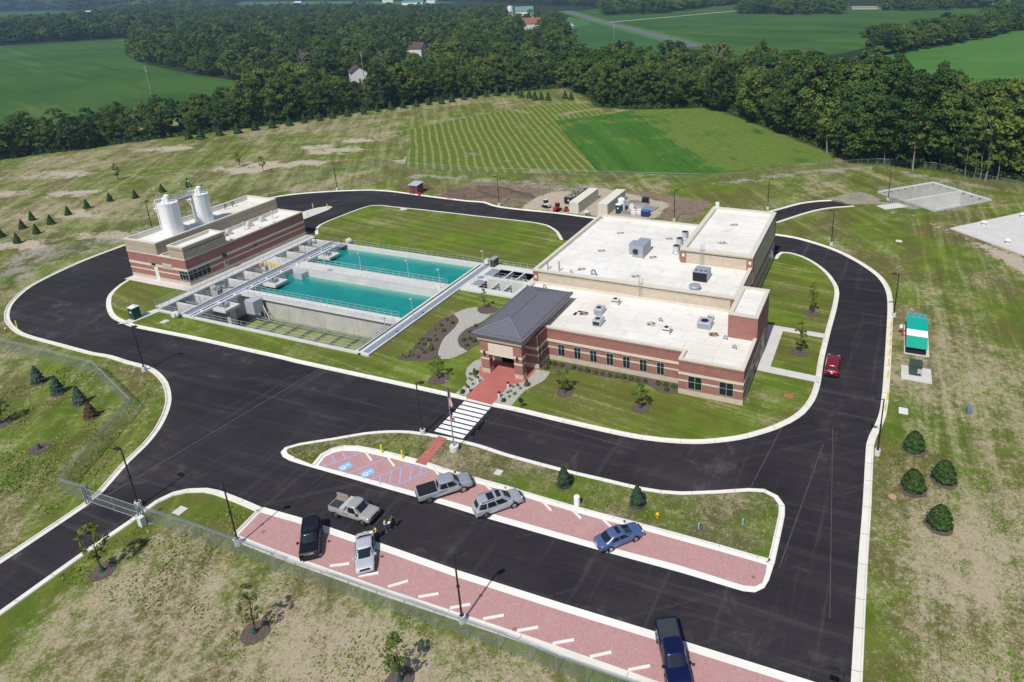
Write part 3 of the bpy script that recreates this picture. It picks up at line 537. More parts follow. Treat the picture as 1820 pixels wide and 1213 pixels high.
def smooth(P, closed=False, step=1.3, corner=48):
    """Catmull-Rom through the points, keeping sharp corners sharp"""
    n = len(P); V = [Vector(p) for p in P]
    def sharp(i):
        if not closed and i in (0, n-1): return True
        a = V[i]-V[i-1]; b = V[(i+1)%n]-V[i]
        return math.degrees(a.angle(b, 0)) > corner
    sh = [sharp(i) for i in range(n)]; out = []
    for i in range(n if closed else n-1):
        j = (i+1) % n; p1, p2 = V[i], V[j]
        p0 = p1*2-p2 if sh[i] else V[i-1]; p3 = p2*2-p1 if sh[j] else V[(j+1)%n]
        L = (p2-p1).length; k = max(1, int(L/step))
        m1 = (p2-p0)*.5; m2 = (p3-p1)*.5
        if not sh[i]: m1 = m1.normalized()*min(m1.length, L) if m1.length > 0 else m1
        if not sh[j]: m2 = m2.normalized()*min(m2.length, L) if m2.length > 0 else m2
        for q in range(k):
            t = q/k; h1 = 2*t**3-3*t**2+1; h2 = t**3-2*t**2+t; h3 = -2*t**3+3*t**2; h4 = t**3-t**2
            v = p1*h1+m1*h2+p2*h3+m2*h4; out.append((v.x, v.y))
    if not closed: out.append((V[-1].x, V[-1].y))
    return out
def sheet_obj(name, loops, z, mat, kind='structure', parent=None):
    """a flat sheet, outer loop first, then holes"""
    tri = tessellate_polygon([[Vector((p[0],p[1],0)) for p in l] for l in loops])
    vs = [(p[0],p[1],z) for l in loops for p in l]; fs = []
    for t in tri:
        a, b, c = (vs[i] for i in t)
        if (b[0]-a[0])*(c[1]-a[1])-(b[1]-a[1])*(c[0]-a[0]) < 0: t = t[::-1]
        fs.append(tuple(t))
    m = MB(); m.v = vs; m.f = fs; m.mi = [0]*len(fs)
    o = m.build(name, mat, parent)
    if kind: o['kind'] = kind
    return o

# ---------------------------------------------------------------- ground: one fine sheet round the site, coarse frame to the horizon
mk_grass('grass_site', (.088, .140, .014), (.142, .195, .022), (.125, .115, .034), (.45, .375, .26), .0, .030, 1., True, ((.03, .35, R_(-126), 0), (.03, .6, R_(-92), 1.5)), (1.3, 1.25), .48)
mk_grass('grass_lawn', (.092, .150, .013), (.148, .205, .022), (.128, .135, .030), (.40, .34, .22), .21, .05, 3., False, ((.02, .75, R_(8), 1.9),), (1.1, 1.0), .5)
mk_grass('grass_island', (.082, .142, .013), (.135, .19, .022), (.108, .10, .038), (.41, .345, .235), .34, .09, 5., False, None, (1.1, 1.3), .45)
mk_grass('far_land', (.018, .030, .010), (.026, .042, .013), (.030, .042, .014), (.05, .06, .02), .0, .01, 2.)
def mk_crop(name, c1, c2, rows=.0, ang=0., scale=.012, pale=None, streak=.5):
    m = NT(name); v = m.coord(src='World'); A = m.noise(scale, 4, .6, v, .8); B = m.noise(scale*9, 4, .6, v); C = m.noise(.9, 3, .7, v)
    c = m.mix(m.rng(A, .35, .65), c1, c2)
    st = m.noise(1., 3, .6, m.coord((.004, .06, 1), (0, 0, ang), 'World'))
    c = m.mix(m.rng(st, .5, .72, 0, streak), c, pale or tuple(x*1.35 for x in c2))
    s2 = m.noise(1., 3, .65, m.coord((.003, .22, 1), (0, 0, ang), 'World')); c = m.mix(m.rng(s2, .45, .32, 0, .45), c, tuple(x*.65 for x in c1))
    c = m.mix(m.rng(B, .5, .75, 0, .3), c, tuple(x*.75 for x in c1)); c = m.mix(m.rng(C, .4, .8, 0, .35), c, tuple(x*.6 for x in c1))
    m.bump(C, .7, .15); MAT[name] = m.base(c, .95, .1)
mk_crop('crop_dark', (.032, .092, .016), (.055, .122, .022), ang=.35, pale=(.09, .155, .035), streak=.8)
mk_crop('crop_mid', (.034, .10, .028), (.046, .118, .032), ang=-.2, streak=.6)
mk_crop('crop_bright', (.058, .155, .026), (.075, .18, .032), ang=-.3, pale=(.11, .22, .045))
def mk_soy():
    m = NT('crop_soy'); v = m.coord(src='World'); A = m.noise(.055, 5, .6, v, 1.2); B = m.noise(.5, 4, .65, v); C = m.noise(2.2, 3, .7, v)
    st = m.noise(1., 3, .6, m.coord((.03, .55, 1), (0, 0, R_(-125)), 'World'))
    gx = m.new('ShaderNodeSeparateXYZ'); m.link(v, gx.inputs[0])
    rp = m.new('ShaderNodeMapping'); rp.inputs['Rotation'].default_value = (0, 0, R_(-37)); m.link(v, rp.inputs[0]); r2_ = m.new('ShaderNodeSeparateXYZ'); m.link(rp.outputs[0], r2_.inputs[0])
    east = m.rng(r2_.outputs[0], 74, 84)
    c = m.mix(m.rng(B, .3, .7), (.030, .098, .011), (.050, .138, .017))
    bd = m.noise(1., 3, .6, m.coord((.008, .16, 1), (0, 0, R_(-125)), 'World')); c = m.mix(m.rng(bd, .42, .62, 0, .75), c, (.062, .158, .020)); c = m.mix(m.rng(bd, .42, .30, 0, .7), c, (.020, .080, .009))
    rw = m.noise(1., 3, .7, m.coord((.05, 2.2, 1), (0, 0, R_(-125)), 'World')); c = m.mix(m.rng(rw, .48, .66, 0, .55), c, (.075, .16, .022))
    f = m.math('ADD', m.math('ADD', A, m.math('MULTIPLY', m.math('SUBTRACT', st, .5), .55)), m.math('MULTIPLY', east, .25))
    c = m.mix(m.rng(m.math('ADD', f, m.math('MULTIPLY', m.math('SUBTRACT', C, .5), .16)), .53, .70, 0, .85), c, m.mix(m.rng(B, .4, .65), (.115, .175, .024), (.165, .20, .05)))
    c = m.mix(m.rng(C, .45, .8, 0, .4), c, (.02, .06, .008)); m.bump(C, .6, .15); MAT['crop_soy'] = m.base(c, .95, .1)
mk_soy()
def mk_mown():
    """hay field: pale cut rows between darker swaths, wavering, worn and interrupted"""
    m = NT('mown_field'); g = m.new('ShaderNodeNewGeometry').outputs['Position']; v = m.coord(src='World')
    A = m.noise(.05, 4, .6, v, .8); B = m.noise(.4, 4, .65, v); C = m.noise(1.5, 3, .7, v)
    mp = m.new('ShaderNodeMapping'); mp.inputs['Rotation'].default_value = (0, 0, R_(MOWN_ANG)); m.link(g, mp.inputs[0])
    sp = m.new('ShaderNodeSeparateXYZ'); m.link(mp.outputs[0], sp.inputs[0])
    wv = m.noise(.03, 2, .5, g)
    u = m.math('ADD', m.math('MULTIPLY', sp.outputs[0], 1/2.45), m.math('MULTIPLY', wv, .8))
    fr = m.math('PINGPONG', u, .5)
    c = m.mix(m.rng(B, .3, .7), (.092, .132, .018), (.130, .152, .030))
    c = m.mix(m.rng(A, .45, .65, 0, .7), c, (.085, .13, .022))
    row = m.rng(fr, .08, .24, .75, 0)
    row = m.math('MULTIPLY', row, m.rng(B, .3, .6, .25, 1))
    c = m.mix(row, c, m.mix(m.rng(C, .3, .7), (.22, .285, .055), (.30, .345, .10)))
    s = m.math('ADD', A, m.math('MULTIPLY', m.math('SUBTRACT', C, .5), .25))
    c = m.mix(m.rng(s, .60, .70, 0, .8), c, (.30, .26, .17)); m.bump(C, .5, .1); MAT['mown_field'] = m.base(c, .95, .1)
MOWN_ANG = 0.
def poly_mask(P, X, Y, feather):
    """soft inside-mask of a polygon on point arrays"""
    P = np.array(P); ins = np.zeros(X.shape, bool); dist = np.full(X.shape, 1e9)
    for i in range(len(P)):
        (x0,y0),(x1,y1) = P[i-1], P[i]
        c = ((y0 > Y) != (y1 > Y)) & (X < (x1-x0)*(Y-y0)/(y1-y0+1e-12)+x0); ins ^= c
        dx, dy = x1-x0, y1-y0; t = np.clip(((X-x0)*dx+(Y-y0)*dy)/(dx*dx+dy*dy+1e-12), 0, 1)
        dist = np.minimum(dist, np.hypot(X-x0-t*dx, Y-y0-t*dy))
    s = np.where(ins, dist, -dist)
    return np.clip(.5+s/(2*feather), 0, 1)
def line_dist(P, X, Y):
    d = np.full(X.shape, 1e9)
    for (x0,y0),(x1,y1) in zip(P[:-1], P[1:]):
        dx, dy = x1-x0, y1-y0; t = np.clip(((X-x0)*dx+(Y-y0)*dy)/(dx*dx+dy*dy+1e-12), 0, 1)
        d = np.minimum(d, np.hypot(X-x0-t*dx, Y-y0-t*dy))
    return d
ASPH = smooth(SITE['outer_left'])
NORTH_JOIN = [SITE['outer_left'][-1], SITE['branch_n'][0]]
ASPH_POLY = (ASPH + smooth(SITE['branch_n']) + smooth(SITE['branch_s'])[::-1] + smooth(SITE['kerb_ne'])
             + SITE['lot_back'][::-1] + SITE['lot_w'][::-1][1:] + smooth(SITE['entry_s'])[::-1][1:])
BASIN_HOLE = rect(-113.35, -57.3, 70.6, 106.3)
def build_ground():
    x = np.arange(-330, 181, 1.6); y = np.arange(10, 331, 1.6); nx, ny = len(x), len(y)
    X, Y = np.meshgrid(x, y)
    masks = {k: np.zeros_like(X) for k in ('straw','dirt','gravel','sand','lush','floor','east','rows')}
    masks['dirt'] = poly_mask(SITE['dirt'], X, Y, 3.)
    masks['gravel'] = np.maximum.reduce([poly_mask(SITE['gravel_road'], X, Y, 2.)*.75, poly_mask(SITE['gravel_ne'], X, Y, 2.5)*.8, poly_mask(SITE['ne_gravel'], X, Y, 1.)])
    yard = poly_mask(SITE['yard'], X, Y, 1.2); trail = poly_mask(SITE['trail'], X, Y, 1.5)
    sand = np.maximum(yard*.95, trail*.95)
    for i, (sx, sy) in enumerate(SITE['sand']):
        rx, ry = (14, 7) if i < 6 else (10, 5)
        a = .35 if sx < -140 else -.2
        u = (X-sx)*math.cos(a)+(Y-sy)*math.sin(a); q = -(X-sx)*math.sin(a)+(Y-sy)*math.cos(a)
        sand = np.maximum(sand, np.exp(-(u/rx)**2-(q/ry)**2)*.72)
    masks['sand'] = sand; masks['dirt'] *= (1-yard); masks['gravel'] *= .72
    cl = lambda t: np.clip(t, 0, 1)
    st = np.full_like(X, .30)
    fore = cl((40-Y)/5)*cl((8-X)/6)*cl((X+95)/25)
    st = np.where(fore > 0, st+(.275)*fore, st)                                  # dry ground in front of the lower fence
    e = cl((X-3)/5); st = st*(1-e)+e*(.305+.185*cl((74-Y)/14)+.06*cl((130-Y)/50))
    lf = cl((-126-X)/10); st = st*(1-lf)+lf*.375
    insf = cl((-62-X)/6)*cl((62-Y)/6); st = st*(1-insf)+insf*.30
    nb = cl((Y-128)/8)*cl((X+128)/8)*cl((12-X)/10); st = st*(1-nb)+nb*.30
    masks['straw'] = st; masks['east'] = e; masks['rows'] = np.maximum(lf, nb*.0)*cl((Y-40)/20)
    d = line_dist(SITE['lot_back'], X, Y); masks['lush'] = .6*np.exp(-(d/1.3)**2); masks['straw'] -= .25*np.exp(-(d/2.5)**2)
    d = line_dist(SITE['entry_s'], X, Y); masks['straw'] -= .12*np.exp(-(d/3.5)**2)
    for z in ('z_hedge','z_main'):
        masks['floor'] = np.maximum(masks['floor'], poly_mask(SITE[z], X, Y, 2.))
    vs = np.stack([X.ravel(), Y.ravel(), np.zeros(X.size)], 1)
    i, j = np.meshgrid(np.arange(nx-1), np.arange(ny-1)); a = (j*nx+i)
    cx = x[i]; cy = y[j]
    hole = (cx+1.6 > -113.35) & (cx < -57.3) & (cy+1.6 > 70.6) & (cy < 106.3)
    tank = poly_mask([(-.6,177.3),(12.0,165.8),(24.6,178.2),(12.4,190.0)], cx+.8, cy+.8, .01) > .5
    fs = np.stack([a, a+1, a+nx+1, a+nx], -1)[~(hole | tank)]
    x0, x1, y0, y1 = x[0], x[-1], y[0], y[-1]; B = 16000.
    b = len(vs); ext = np.array([(-B,-600,0),(B,-600,0),(B,B,0),(-B,B,0)])
    vs = np.concatenate([vs, ext]); c = [0, nx-1, nx*ny-1, nx*(ny-1)]
    frame = np.array([(b,b+1,c[1],c[0]),(b+1,b+2,c[2],c[1]),(b+2,b+3,c[3],c[2]),(b+3,b,c[0],c[3])])
    me = bpy.data.meshes.new('ground'); me.from_pydata(vs.tolist(), [], fs.reshape(-1,4).tolist()+frame.tolist()); me.update()
    for k, v in masks.items():
        at = me.attributes.new(k, 'FLOAT', 'POINT'); at.data.foreach_set('value', np.concatenate([v.ravel(), np.zeros(4)]).astype(np.float32))
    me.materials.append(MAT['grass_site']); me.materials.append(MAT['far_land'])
    mi = np.zeros(len(me.polygons), np.int32); mi[-4:] = 1; me.polygons.foreach_set('material_index', mi)
    o = bpy.data.objects.new('ground', me); COL.objects.link(o); o['kind'] = 'structure'
build_ground()

# far fields, lane and highway
for nm, key, z, mat in (('left_field','field_left',.10,'crop_dark'),('distant_field','field_far_l',.12,'crop_mid'),('middle_field','field_r1',.10,'crop_dark'),('roadside_field','field_r2',.13,'crop_mid'),
                        ('bright_field','field_bright',.10,'crop_bright'),('distant_bright_field','field_bright2',.16,'crop_bright'),('soybean_plot','field_soy',.04,'crop_soy'),
                        ('farm_lawn','lawn_far',.20,'crop_bright'),('far_meadow','lawn_far2',.2,'crop_bright')):
    sheet_obj(nm, [smooth(SITE[key], True, 20 if z > .05 else 3)], z, mat)
fs_ = SITE['field_striped']; d_ = Vector(fs_[5])-Vector(fs_[9]); d_ = Vector((-1, 0)) if d_.length == 0 else d_
MOWN_ANG = -37.
mk_mown()
sheet_obj('mown_field', [smooth(fs_, True, 3)], .03, 'mown_field')
def ribbon(name, pts, width, z, mat, step=3, kind='structure'):
    p = smooth(pts, False, step); m = MB(); m.strip(offset(p, width/2, False), offset(p, -width/2, False), z); o = m.build(name, mat); o['kind'] = kind; return o
ribbon('highway_verge', SITE['highway'], 26, .22, 'crop_bright', 15); ribbon('highway', SITE['highway'], 11, .28, 'highway_surface', 15); ribbon('farm_lane', SITE['farm_lane'], 6, .25, 'lane_dirt', 15)

# ---------------------------------------------------------------- roads and pavements
flat('seam_pale', (.075,.070,.068), .9, .2, 0, .25, 1.2); flat('seam_dark', (.018,.017,.018), .8, .3, 0, .2, 1.2); flat('asphalt_newer', (.034,.031,.034), .85, .2, 0, .2, .8)
SM = SITE['seams']; SITE_SEAMS = [(SM[i], SM[i+1], wd, mt) for i, wd, mt in ((0,.16,'seam_pale'),(2,.10,'seam_pale'),(4,.10,'seam_pale'),(6,.08,'seam_dark'),(8,.09,'seam_pale'),(10,.08,'seam_dark'),(12,.08,'seam_pale'))]
road = sheet_obj('road', [ASPH_POLY, BASIN_HOLE], .02, 'asphalt')
def kerb(name, path, side, gutter=.48, top=.20, h=.14, closed=False, mat='kerb_concrete'):
    """gutter pan and raised kerb beside the asphalt edge; side +1 = to the left of the path"""
    m = MB(); P = path+[path[0]] if closed else path
    def off(d):
        o = offset(path, d*side, closed); return o+[o[0]] if closed else o
    a, b, c, d, e = off(-.02), off(gutter), off(gutter+.04), off(gutter+top), off(gutter+top+.03)
    for l, r, z0, z1 in ((a,b,.036,.030),(b,c,.030,h),(c,d,h,h),(d,e,h,.0)):
        (m.strip(l, r, z0, z1) if side < 0 else m.strip(r, l, z1, z0))
    run = 0.; Q = [Vector(p) for p in path]                    # contraction joints every three metres
    jb = MB()
    for i in range(1, len(Q)):
        run += (Q[i]-Q[i-1]).length
        if run < 3.: continue
        run = 0.; t = (Q[i]-Q[i-1]).normalized(); n_ = Vector((-t.y, t.x))*side; w_ = t*.022
        for d0, d1, z in ((0., gutter-.01, .0385), (gutter+.045, gutter+top-.005, h+.003)):
            if d1-d0 < .03: continue
            p0, p1 = Q[i]+n_*d0, Q[i]+n_*d1; jb.add([(*(p0-w_),z),(*(p0+w_),z),(*(p1+w_),z),(*(p1-w_),z)], [(0,1,2,3) if side < 0 else (3,2,1,0)])
    o = m.build(name, mat); o['kind'] = 'structure'
    if jb.v: jb.build('kerb_joint', 'joint_dark', o)['kind'] = 'stuff'
    return o
flat('joint_dark', (.16,.15,.13), .9)
kerb('kerb', ASPH, 1); kerb('kerb', smooth(SITE['branch_n']), 1); kerb('kerb', smooth(SITE['branch_s']), -1)
kerb('kerb', smooth(SITE['kerb_ne']), 1, .62); kerb('kerb', smooth(SITE['entry_s']), -1)
kerb('kerb', SITE['lot_w'], -1, .3, .22); kerb('kerb', SITE['lot_back'], -1, .45, .22)
kerb('kerb', NORTH_JOIN, 1)
# central block of lawn with the plant on it
I1W, I1N = smooth(SITE['isl1_w']), smooth(SITE['isl1_n'])
kerb('kerb', I1W, 1, .55); kerb('kerb', I1N, -1, .45)
ISL1 = I1W+I1N[::-1]
inner1 = offset(I1W, .6, False)+offset(I1N, -.6, False)[::-1]
sheet_obj('lawn', [inner1, rect(-113.35, -67.9, 70.6, 106.3), rect(-67.0, -57.3, 95.6, 105.6)], .12, 'grass_lawn')
# parking island
I2 = SITE['isl2']; I2S = smooth(I2, True)
sheet_obj('parking_island_base', [offset(I2S, .02 if area2(I2S) > 0 else -.02)], .034, 'white_band')
sheet_obj('parking_pavers', [smooth(SITE['isl2_pav'], True)], .06, 'pavers')
iT = smooth(SITE['isl2_top']); k_end = I2.index(min(I2, key=lambda q: (q[0]-SITE['isl2_top'][-1][0])**2+(q[1]-SITE['isl2_top'][-1][1])**2))
outer2 = smooth(I2[-2:]+I2[:k_end+1])
kerb('kerb', outer2, -1, .40); kerb('kerb', iT, 1, .10, .42, mat='kerb_concrete')
sheet_obj('parking_island_grass', [offset(outer2, -.6, False)+offset(iT, .5, False)[::-1]], .12, 'grass_island')
# lower car park
lot = SITE['band_lower']+SITE['lot_back'][::-1]
sheet_obj('lower_parking_pavers', [lot], .028, 'pavers')
bl = SITE['band_lower']; mb = MB(); mb.strip(offset(bl, .08, False), offset(bl, -.66, False), .034); o = mb.build('parking_band', 'white_band'); o['kind'] = 'structure'
# verge in the corner between gate road and lower car park
sheet_obj('entrance_walk', [SITE['redwalk']], .15, 'red_concrete'); sheet_obj('crossing_walk', [SITE['redwalk2']], .15, 'red_concrete')
sheet_obj('east_path', [SITE['walk_e']], .15, 'walk_concrete')
sheet_obj('tank_path', [[(-115.2,64.9),(-113.3,66.0),(-112.7,71.2),(-114.3,71.2),(-114.9,69)]], .15, 'walk_concrete')
sheet_obj('plant_apron', [rect(-132.6,-114.4,78.2,80.3)], .15, 'walk_concrete')
sheet_obj('side_apron', [rect(-117.1,-114.35,80.3,108.6)], .15, 'walk_concrete')
sheet_obj('driveway_island', [smooth([(-129.8,121.2),(-128.6,124.7),(-126.9,126.6),(-125.4,126.2),(-124.8,124.0),(-125.2,117.3),(-125.5,112.8),(-129.5,112.8)], True)], .15, 'walk_concrete')
sheet_obj('tank_slab_apron', [[(-0.5,166.5),(4.2,170.2),(6.5,167.9),(1.6,164.2)]], .05, 'walk_concrete')
# paving seams
for i, (a, b, wd, mt) in enumerate(SITE_SEAMS):
    MB().strip(offset([a,b], wd/2, False), offset([a,b], -wd/2, False), .0225+.0004*i).build('paving_seam', mt, road)
# painted markings: crossing bars, hatching, stall lines, wheelchair signs
cw = [Vector(p) for p in SITE['crosswalk']]
for i in range(8):
    t0, t1 = (i+.14)/8, (i+.86)/8
    q = [cw[0].lerp(cw[3], t0), cw[1].lerp(cw[2], t0), cw[1].lerp(cw[2], t1), cw[0].lerp(cw[3], t1)]
    MB().sheet(q, .026).build('crossing_bar', 'road_white', road)
pav2 = bpy.data.objects['parking_pavers']
def stripe(a, b, wdt, z, mat, parent, name='paint_line'):
    a, b = Vector(a), Vector(b); n = Vector((-(b-a).y, (b-a).x)).normalized()*wdt/2
    return MB().sheet([a-n, b-n, b+n, a+n], z).build(name, mat, parent)
H_ = SITE['hc_lines']
for i in range(0, len(H_), 2): stripe(H_[i], H_[i+1], .12, .066+.0006*i, 'blue_paint', pav2)
for qd in SITE['hc_signs']:
    c = sum((Vector(p) for p in qd), Vector((0,0)))/4; u = (Vector(qd[1])-Vector(qd[0])+Vector(qd[2])-Vector(qd[3])).normalized(); v_ = Vector((-u.y, u.x))
    def P(a, b): return c+u*a+v_*b
    sgn = MB().sheet([P(-.72,-.55),P(.72,-.55),P(.72,.55),P(-.72,.55)], .070).build('disabled_sign', 'sky_blue_paint', pav2)
    w_ = MB()
    for i in range(9):                                         # wheel arc, then back, seat and legs, then head
        t0, t1 = R_(60+30*i), R_(90+30*i); cc = (-.25, .0)
        w_.sheet([P(cc[0]+.30*math.cos(t0),cc[1]+.30*math.sin(t0)),P(cc[0]+.30*math.cos(t1),cc[1]+.30*math.sin(t1)),P(cc[0]+.21*math.cos(t1),cc[1]+.21*math.sin(t1)),P(cc[0]+.21*math.cos(t0),cc[1]+.21*math.sin(t0))], .074)
    for x0,x1,y0,y1 in ((-.18,.30,.02,.12),(-.10,.0,-.30,.02),(-.42,-.30,-.36,-.18),(.34,.48,-.02,.16),(-.3,-.1,-.38,-.30)):
        w_.sheet([P(x0,y0),P(x1,y0),P(x1,y1),P(x0,y1)], .0745)
    w_.build('wheelchair_symbol', 'road_white', sgn)
# ---------------------------------------------------------------- buildings
def band(parent, poly, z0, z1, mat, name, d=0.): return MB().prism(grow(poly, d) if d else poly, z0, z1).build(name, mat, parent)
def parapet(parent, poly, deck, top, wall, t=.42):
    """parapet walls round a flat roof with a stone coping, and the roof membrane inside"""
    MB().ring(grow(poly, -.002), grow(poly, -t+.03), deck-.05, top-.22).build('parapet', wall, parent)
    MB().ring(grow(poly, .05), grow(poly, -t), top-.22, top).build('coping', 'coping', parent)
    MB().ring(grow(poly, -t+.025), grow(poly, -t-.01), deck+.004, top-.23).build('parapet_lining', 'roof_membrane', parent)
    MB().prism(grow(poly, -t+.02), deck-.3, deck).build('roof', 'roof_membrane', parent)
def window(parent, org, ux, n, wdt, cols, rows, z0, frame='mullion', name='window', depth=.05):
    """framed window: cols widths, rows heights, each pane a sub-part; org = lower left corner on the wall, n = outward normal"""
    ux = Vector((*ux, 0)); n = Vector((*n, 0)); o = Vector((*org, z0)); H = sum(rows); W = wdt; fr = .055
    def bar(m, a0, a1, h0, h1, d0, d1):
        c = [o+ux*a+n*d+Vector((0,0,h)) for h in (h0,h1) for a, d in ((a0,d0),(a1,d0),(a1,d1),(a0,d1))]
        m.add(c, [(3,2,1,0),(4,5,6,7),(0,1,5,4),(1,2,6,5),(2,3,7,6),(3,0,4,7)])
    m = MB()
    bar(m,0,W,0,fr,.012,depth); bar(m,0,W,H-fr,H,.012,depth); bar(m,0,fr,fr,H-fr,.012,depth); bar(m,W-fr,W,fr,H-fr,.012,depth)
    xs = [0]+[W*(i+1)/cols for i in range(cols)]; zs = [0]
    for r in rows: zs.append(zs[-1]+r)
    for x in xs[1:-1]: bar(m, x-fr/2, x+fr/2, fr, H-fr, .010, depth-.004)
    for z in zs[1:-1]:
        for a, b in zip(xs[:-1], xs[1:]): bar(m, a+fr*.5, b-fr*.5, z-fr/2, z+fr/2, .008, depth-.008)
    f = m.build(name, frame, parent)
    for a, b in zip(xs[:-1], xs[1:]):
        for c, d in zip(zs[:-1], zs[1:]):
            p = MB(); bar(p, a+fr*.5, b-fr*.5, c+fr*.5, d-fr*.5, .004, .020); p.build('pane', 'glass', f)
    return f
def door(parent, org, ux, n, wdt, h, z0, mat, lite=True):
    ux = Vector((*ux, 0)); n = Vector((*n, 0)); o = Vector((*org, z0))
    def bx(a0,a1,h0,h1,d0,d1):
        c = [o+ux*a+n*d+Vector((0,0,h)) for h in (h0,h1) for a, d in ((a0,d0),(a1,d0),(a1,d1),(a0,d1))]
        return MB().add(c, [(3,2,1,0),(4,5,6,7),(0,1,5,4),(1,2,6,5),(2,3,7,6),(3,0,4,7)])
    d = bx(0,wdt,0,h,.004,.05).build('door', mat, parent)
    if lite: bx(wdt*.55,wdt*.8,h*.5,h*.85,.045,.056).build('door_light', 'glass', d)
    bx(wdt*.08,wdt*.14,h*.44,h*.5,.05,.11).build('handle', 'steel_grey', d)
    return d

# ---- main building
main = empty('treatment_building', (-32, 95, 0), 'large red brick plant building with white flat roofs and grey hipped entrance roof', 'building')
SEB = rect(-22.05,-13.52,76.85,79.02); WING = rect(-51.45,-13.521,79.0,92.6)
WINGP = [(-51.45,79.0),(-22.05,79.0),(-22.05,76.85),(-13.52,76.85),(-13.52,92.6),(-51.45,92.6)]
lv = [(0,.88,'block_buff','plinth',0.02),(.88,2.08,'brick_red','wall',0),(2.08,2.32,'stone_cream','band',.02),(2.32,3.10,'brick_red','wall',0),(3.10,3.46,'stone_cream','band',.05),(3.46,4.75,'brick_red','wall',0)]
for z0,z1,m,nm,d in lv: band(main, WINGP, z0, z1, m, nm, d)
MB().box(-42.25,-22.11,78.84,78.945,3.12,3.44).build('ledge', 'stone_cream', main)       # projecting lintel course of the long front
parapet(main, WINGP, 4.9, 5.38, 'brick_red')
for x in (-40.66,-38.14,-35.66,-33.16,-30.69,-28.23,-25.75): window(main, (x,79.0), (1,0), (0,-1), 1.08, 2, [1.22,.70], .98)
for x in (-20.77,-16.63): window(main, (x,76.85), (1,0), (0,-1), 1.88, 2, [1.10,.90], 1.08)
# east face of the low wing
for y in (78.6,81.6,90.2): window(main, (-13.52,y), (0,1), (1,0), 1.6, 2, [1.22,.70], .98)
door(main, (-13.52,84.6), (0,1), (1,0), 1.0, 2.1, .15, 'dark_bronze'); door(main, (-13.52,88.0), (0,1), (1,0), 1.0, 2.1, .15, 'dark_bronze')
# brick tower at the east end
TW = rect(-17.5,-13.46,85.3,94.6)
band(main, TW, 4.6, 8.15, 'brick_red', 'tower_wall'); band(main, rect(-17.45,-13.5,92.6,94.6), 0, 4.6, 'brick_red', 'tower_wall'); parapet(main, TW, 8.2, 8.6, 'brick_red', .55)
# tall filter hall
HALL = rect(-51.45,-17.85,92.6,121.6)
for z0,z1,m,nm,d in ((0,.88,'block_buff','plinth',.02),(.88,3.1,'brick_red','wall',0),(3.1,3.46,'stone_cream','band',.05),(3.46,4.4,'brick_red','wall',0),(4.4,6.75,'block_buff','upper_wall',0)): band(main, HALL, z0, z1, m, nm, d)
parapet(main, HALL, 6.85, 7.45, 'block_buff', .55)
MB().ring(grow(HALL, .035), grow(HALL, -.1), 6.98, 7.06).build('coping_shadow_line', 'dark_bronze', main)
for cx_, cy_ in ((-51.45,92.6),(-18.75,92.6),(-51.45,120.7)):
    pr = MB().box(cx_-.03,cx_+.9,cy_-.03,cy_+.9,4.2,6.95).build('corner_pier', 'brick_red', main); MB().box(cx_+.25,cx_+.62,cy_-.055,cy_-.028,5.9,6.4).build('accent_block', 'offwhite', pr)
# highest block, north east
TALL = rect(-29.8,-17.75,104.3,127.45)
for z0,z1,m,nm,d in ((0,.88,'block_buff','plinth',.02),(.88,3.1,'brick_red','wall',0),(3.1,3.4,'stone_cream','band',.05),(3.4,4.6,'brick_red','wall',0),(4.6,4.85,'stone_cream','band',.05),(4.85,8.7,'block_buff','upper_wall',0)): band(main, TALL, z0, z1, m, nm, d)
parapet(main, TALL, 8.85, 9.4, 'block_buff', .75)
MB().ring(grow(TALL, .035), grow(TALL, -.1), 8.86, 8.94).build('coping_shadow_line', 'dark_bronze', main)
for cx_, cy_ in ((-29.8,104.3),(-18.72,104.3),(-18.72,126.5)):
    pr = MB().box(cx_-.03,cx_+1.0,cy_-.03,cy_+1.0,4.9 if cy_ > 110 else 6.6,8.8).build('corner_pier', 'brick_red', main); MB().box(cx_+.28,cx_+.72,cy_-.055,cy_-.028,8.0,8.5).build('accent_block', 'offwhite', pr)
for y in (105.6,108.6,111.6,114.6,117.6,120.6,123.6): window(main, (-17.75,y), (0,1), (1,0), 2.2, 2, [1.3,.8], .95)
for y in (95.4,98.4,101.4): window(main, (-17.85,y), (0,1), (1,0), 2.2, 2, [1.3,.8], .95)
# entrance pavilion
VEST = rect(-50.6,-42.3,76.0,79.3)
for z0,z1,m,nm,d in ((0.15,.88,'block_buff','plinth',.02),(.88,2.08,'brick_red','wall',0),(2.08,2.32,'stone_cream','band',.03),(2.32,3.10,'brick_red','wall',0),(3.10,3.56,'stone_cream','band',.05),(3.56,5.35,'brick_red','wall',0)): band(main, VEST, z0, z1, m, nm, d)
window(main, (-48.3,76.0), (1,0), (0,-1), 3.4, 3, [2.2,.5], .16, 'dark_bronze', 'entrance_doors')
window(main, (-42.3,77.5), (0,1), (1,0), .8, 1, [1.6,.5], 1.2, 'dark_bronze')
for x0 in (-49.62,-44.36):
    for z0,z1,m,d in ((.15,.77,'block_buff',.03),(.77,2.26,'brick_red',0),(2.26,2.5,'stone_cream',.02),(2.5,3.2,'brick_red',0),(3.2,3.56,'stone_cream',.04),(3.56,5.0,'brick_red',0)):
        MB().prism(grow(rect(x0,x0+1.28,72.74,73.68), d), z0, z1).build('column', m, main)
MB().box(-48.33,-44.37,72.68,73.3,3.14,4.92).build('sign_panel', 'stone_cream', main); MB().ring([(-48.13,72.675),(-44.57,72.675),(-44.57,72.68),(-48.13,72.68)],[(-48.13,72.676),(-44.57,72.676),(-44.57,72.679),(-48.13,72.679)],3.3,4.76)
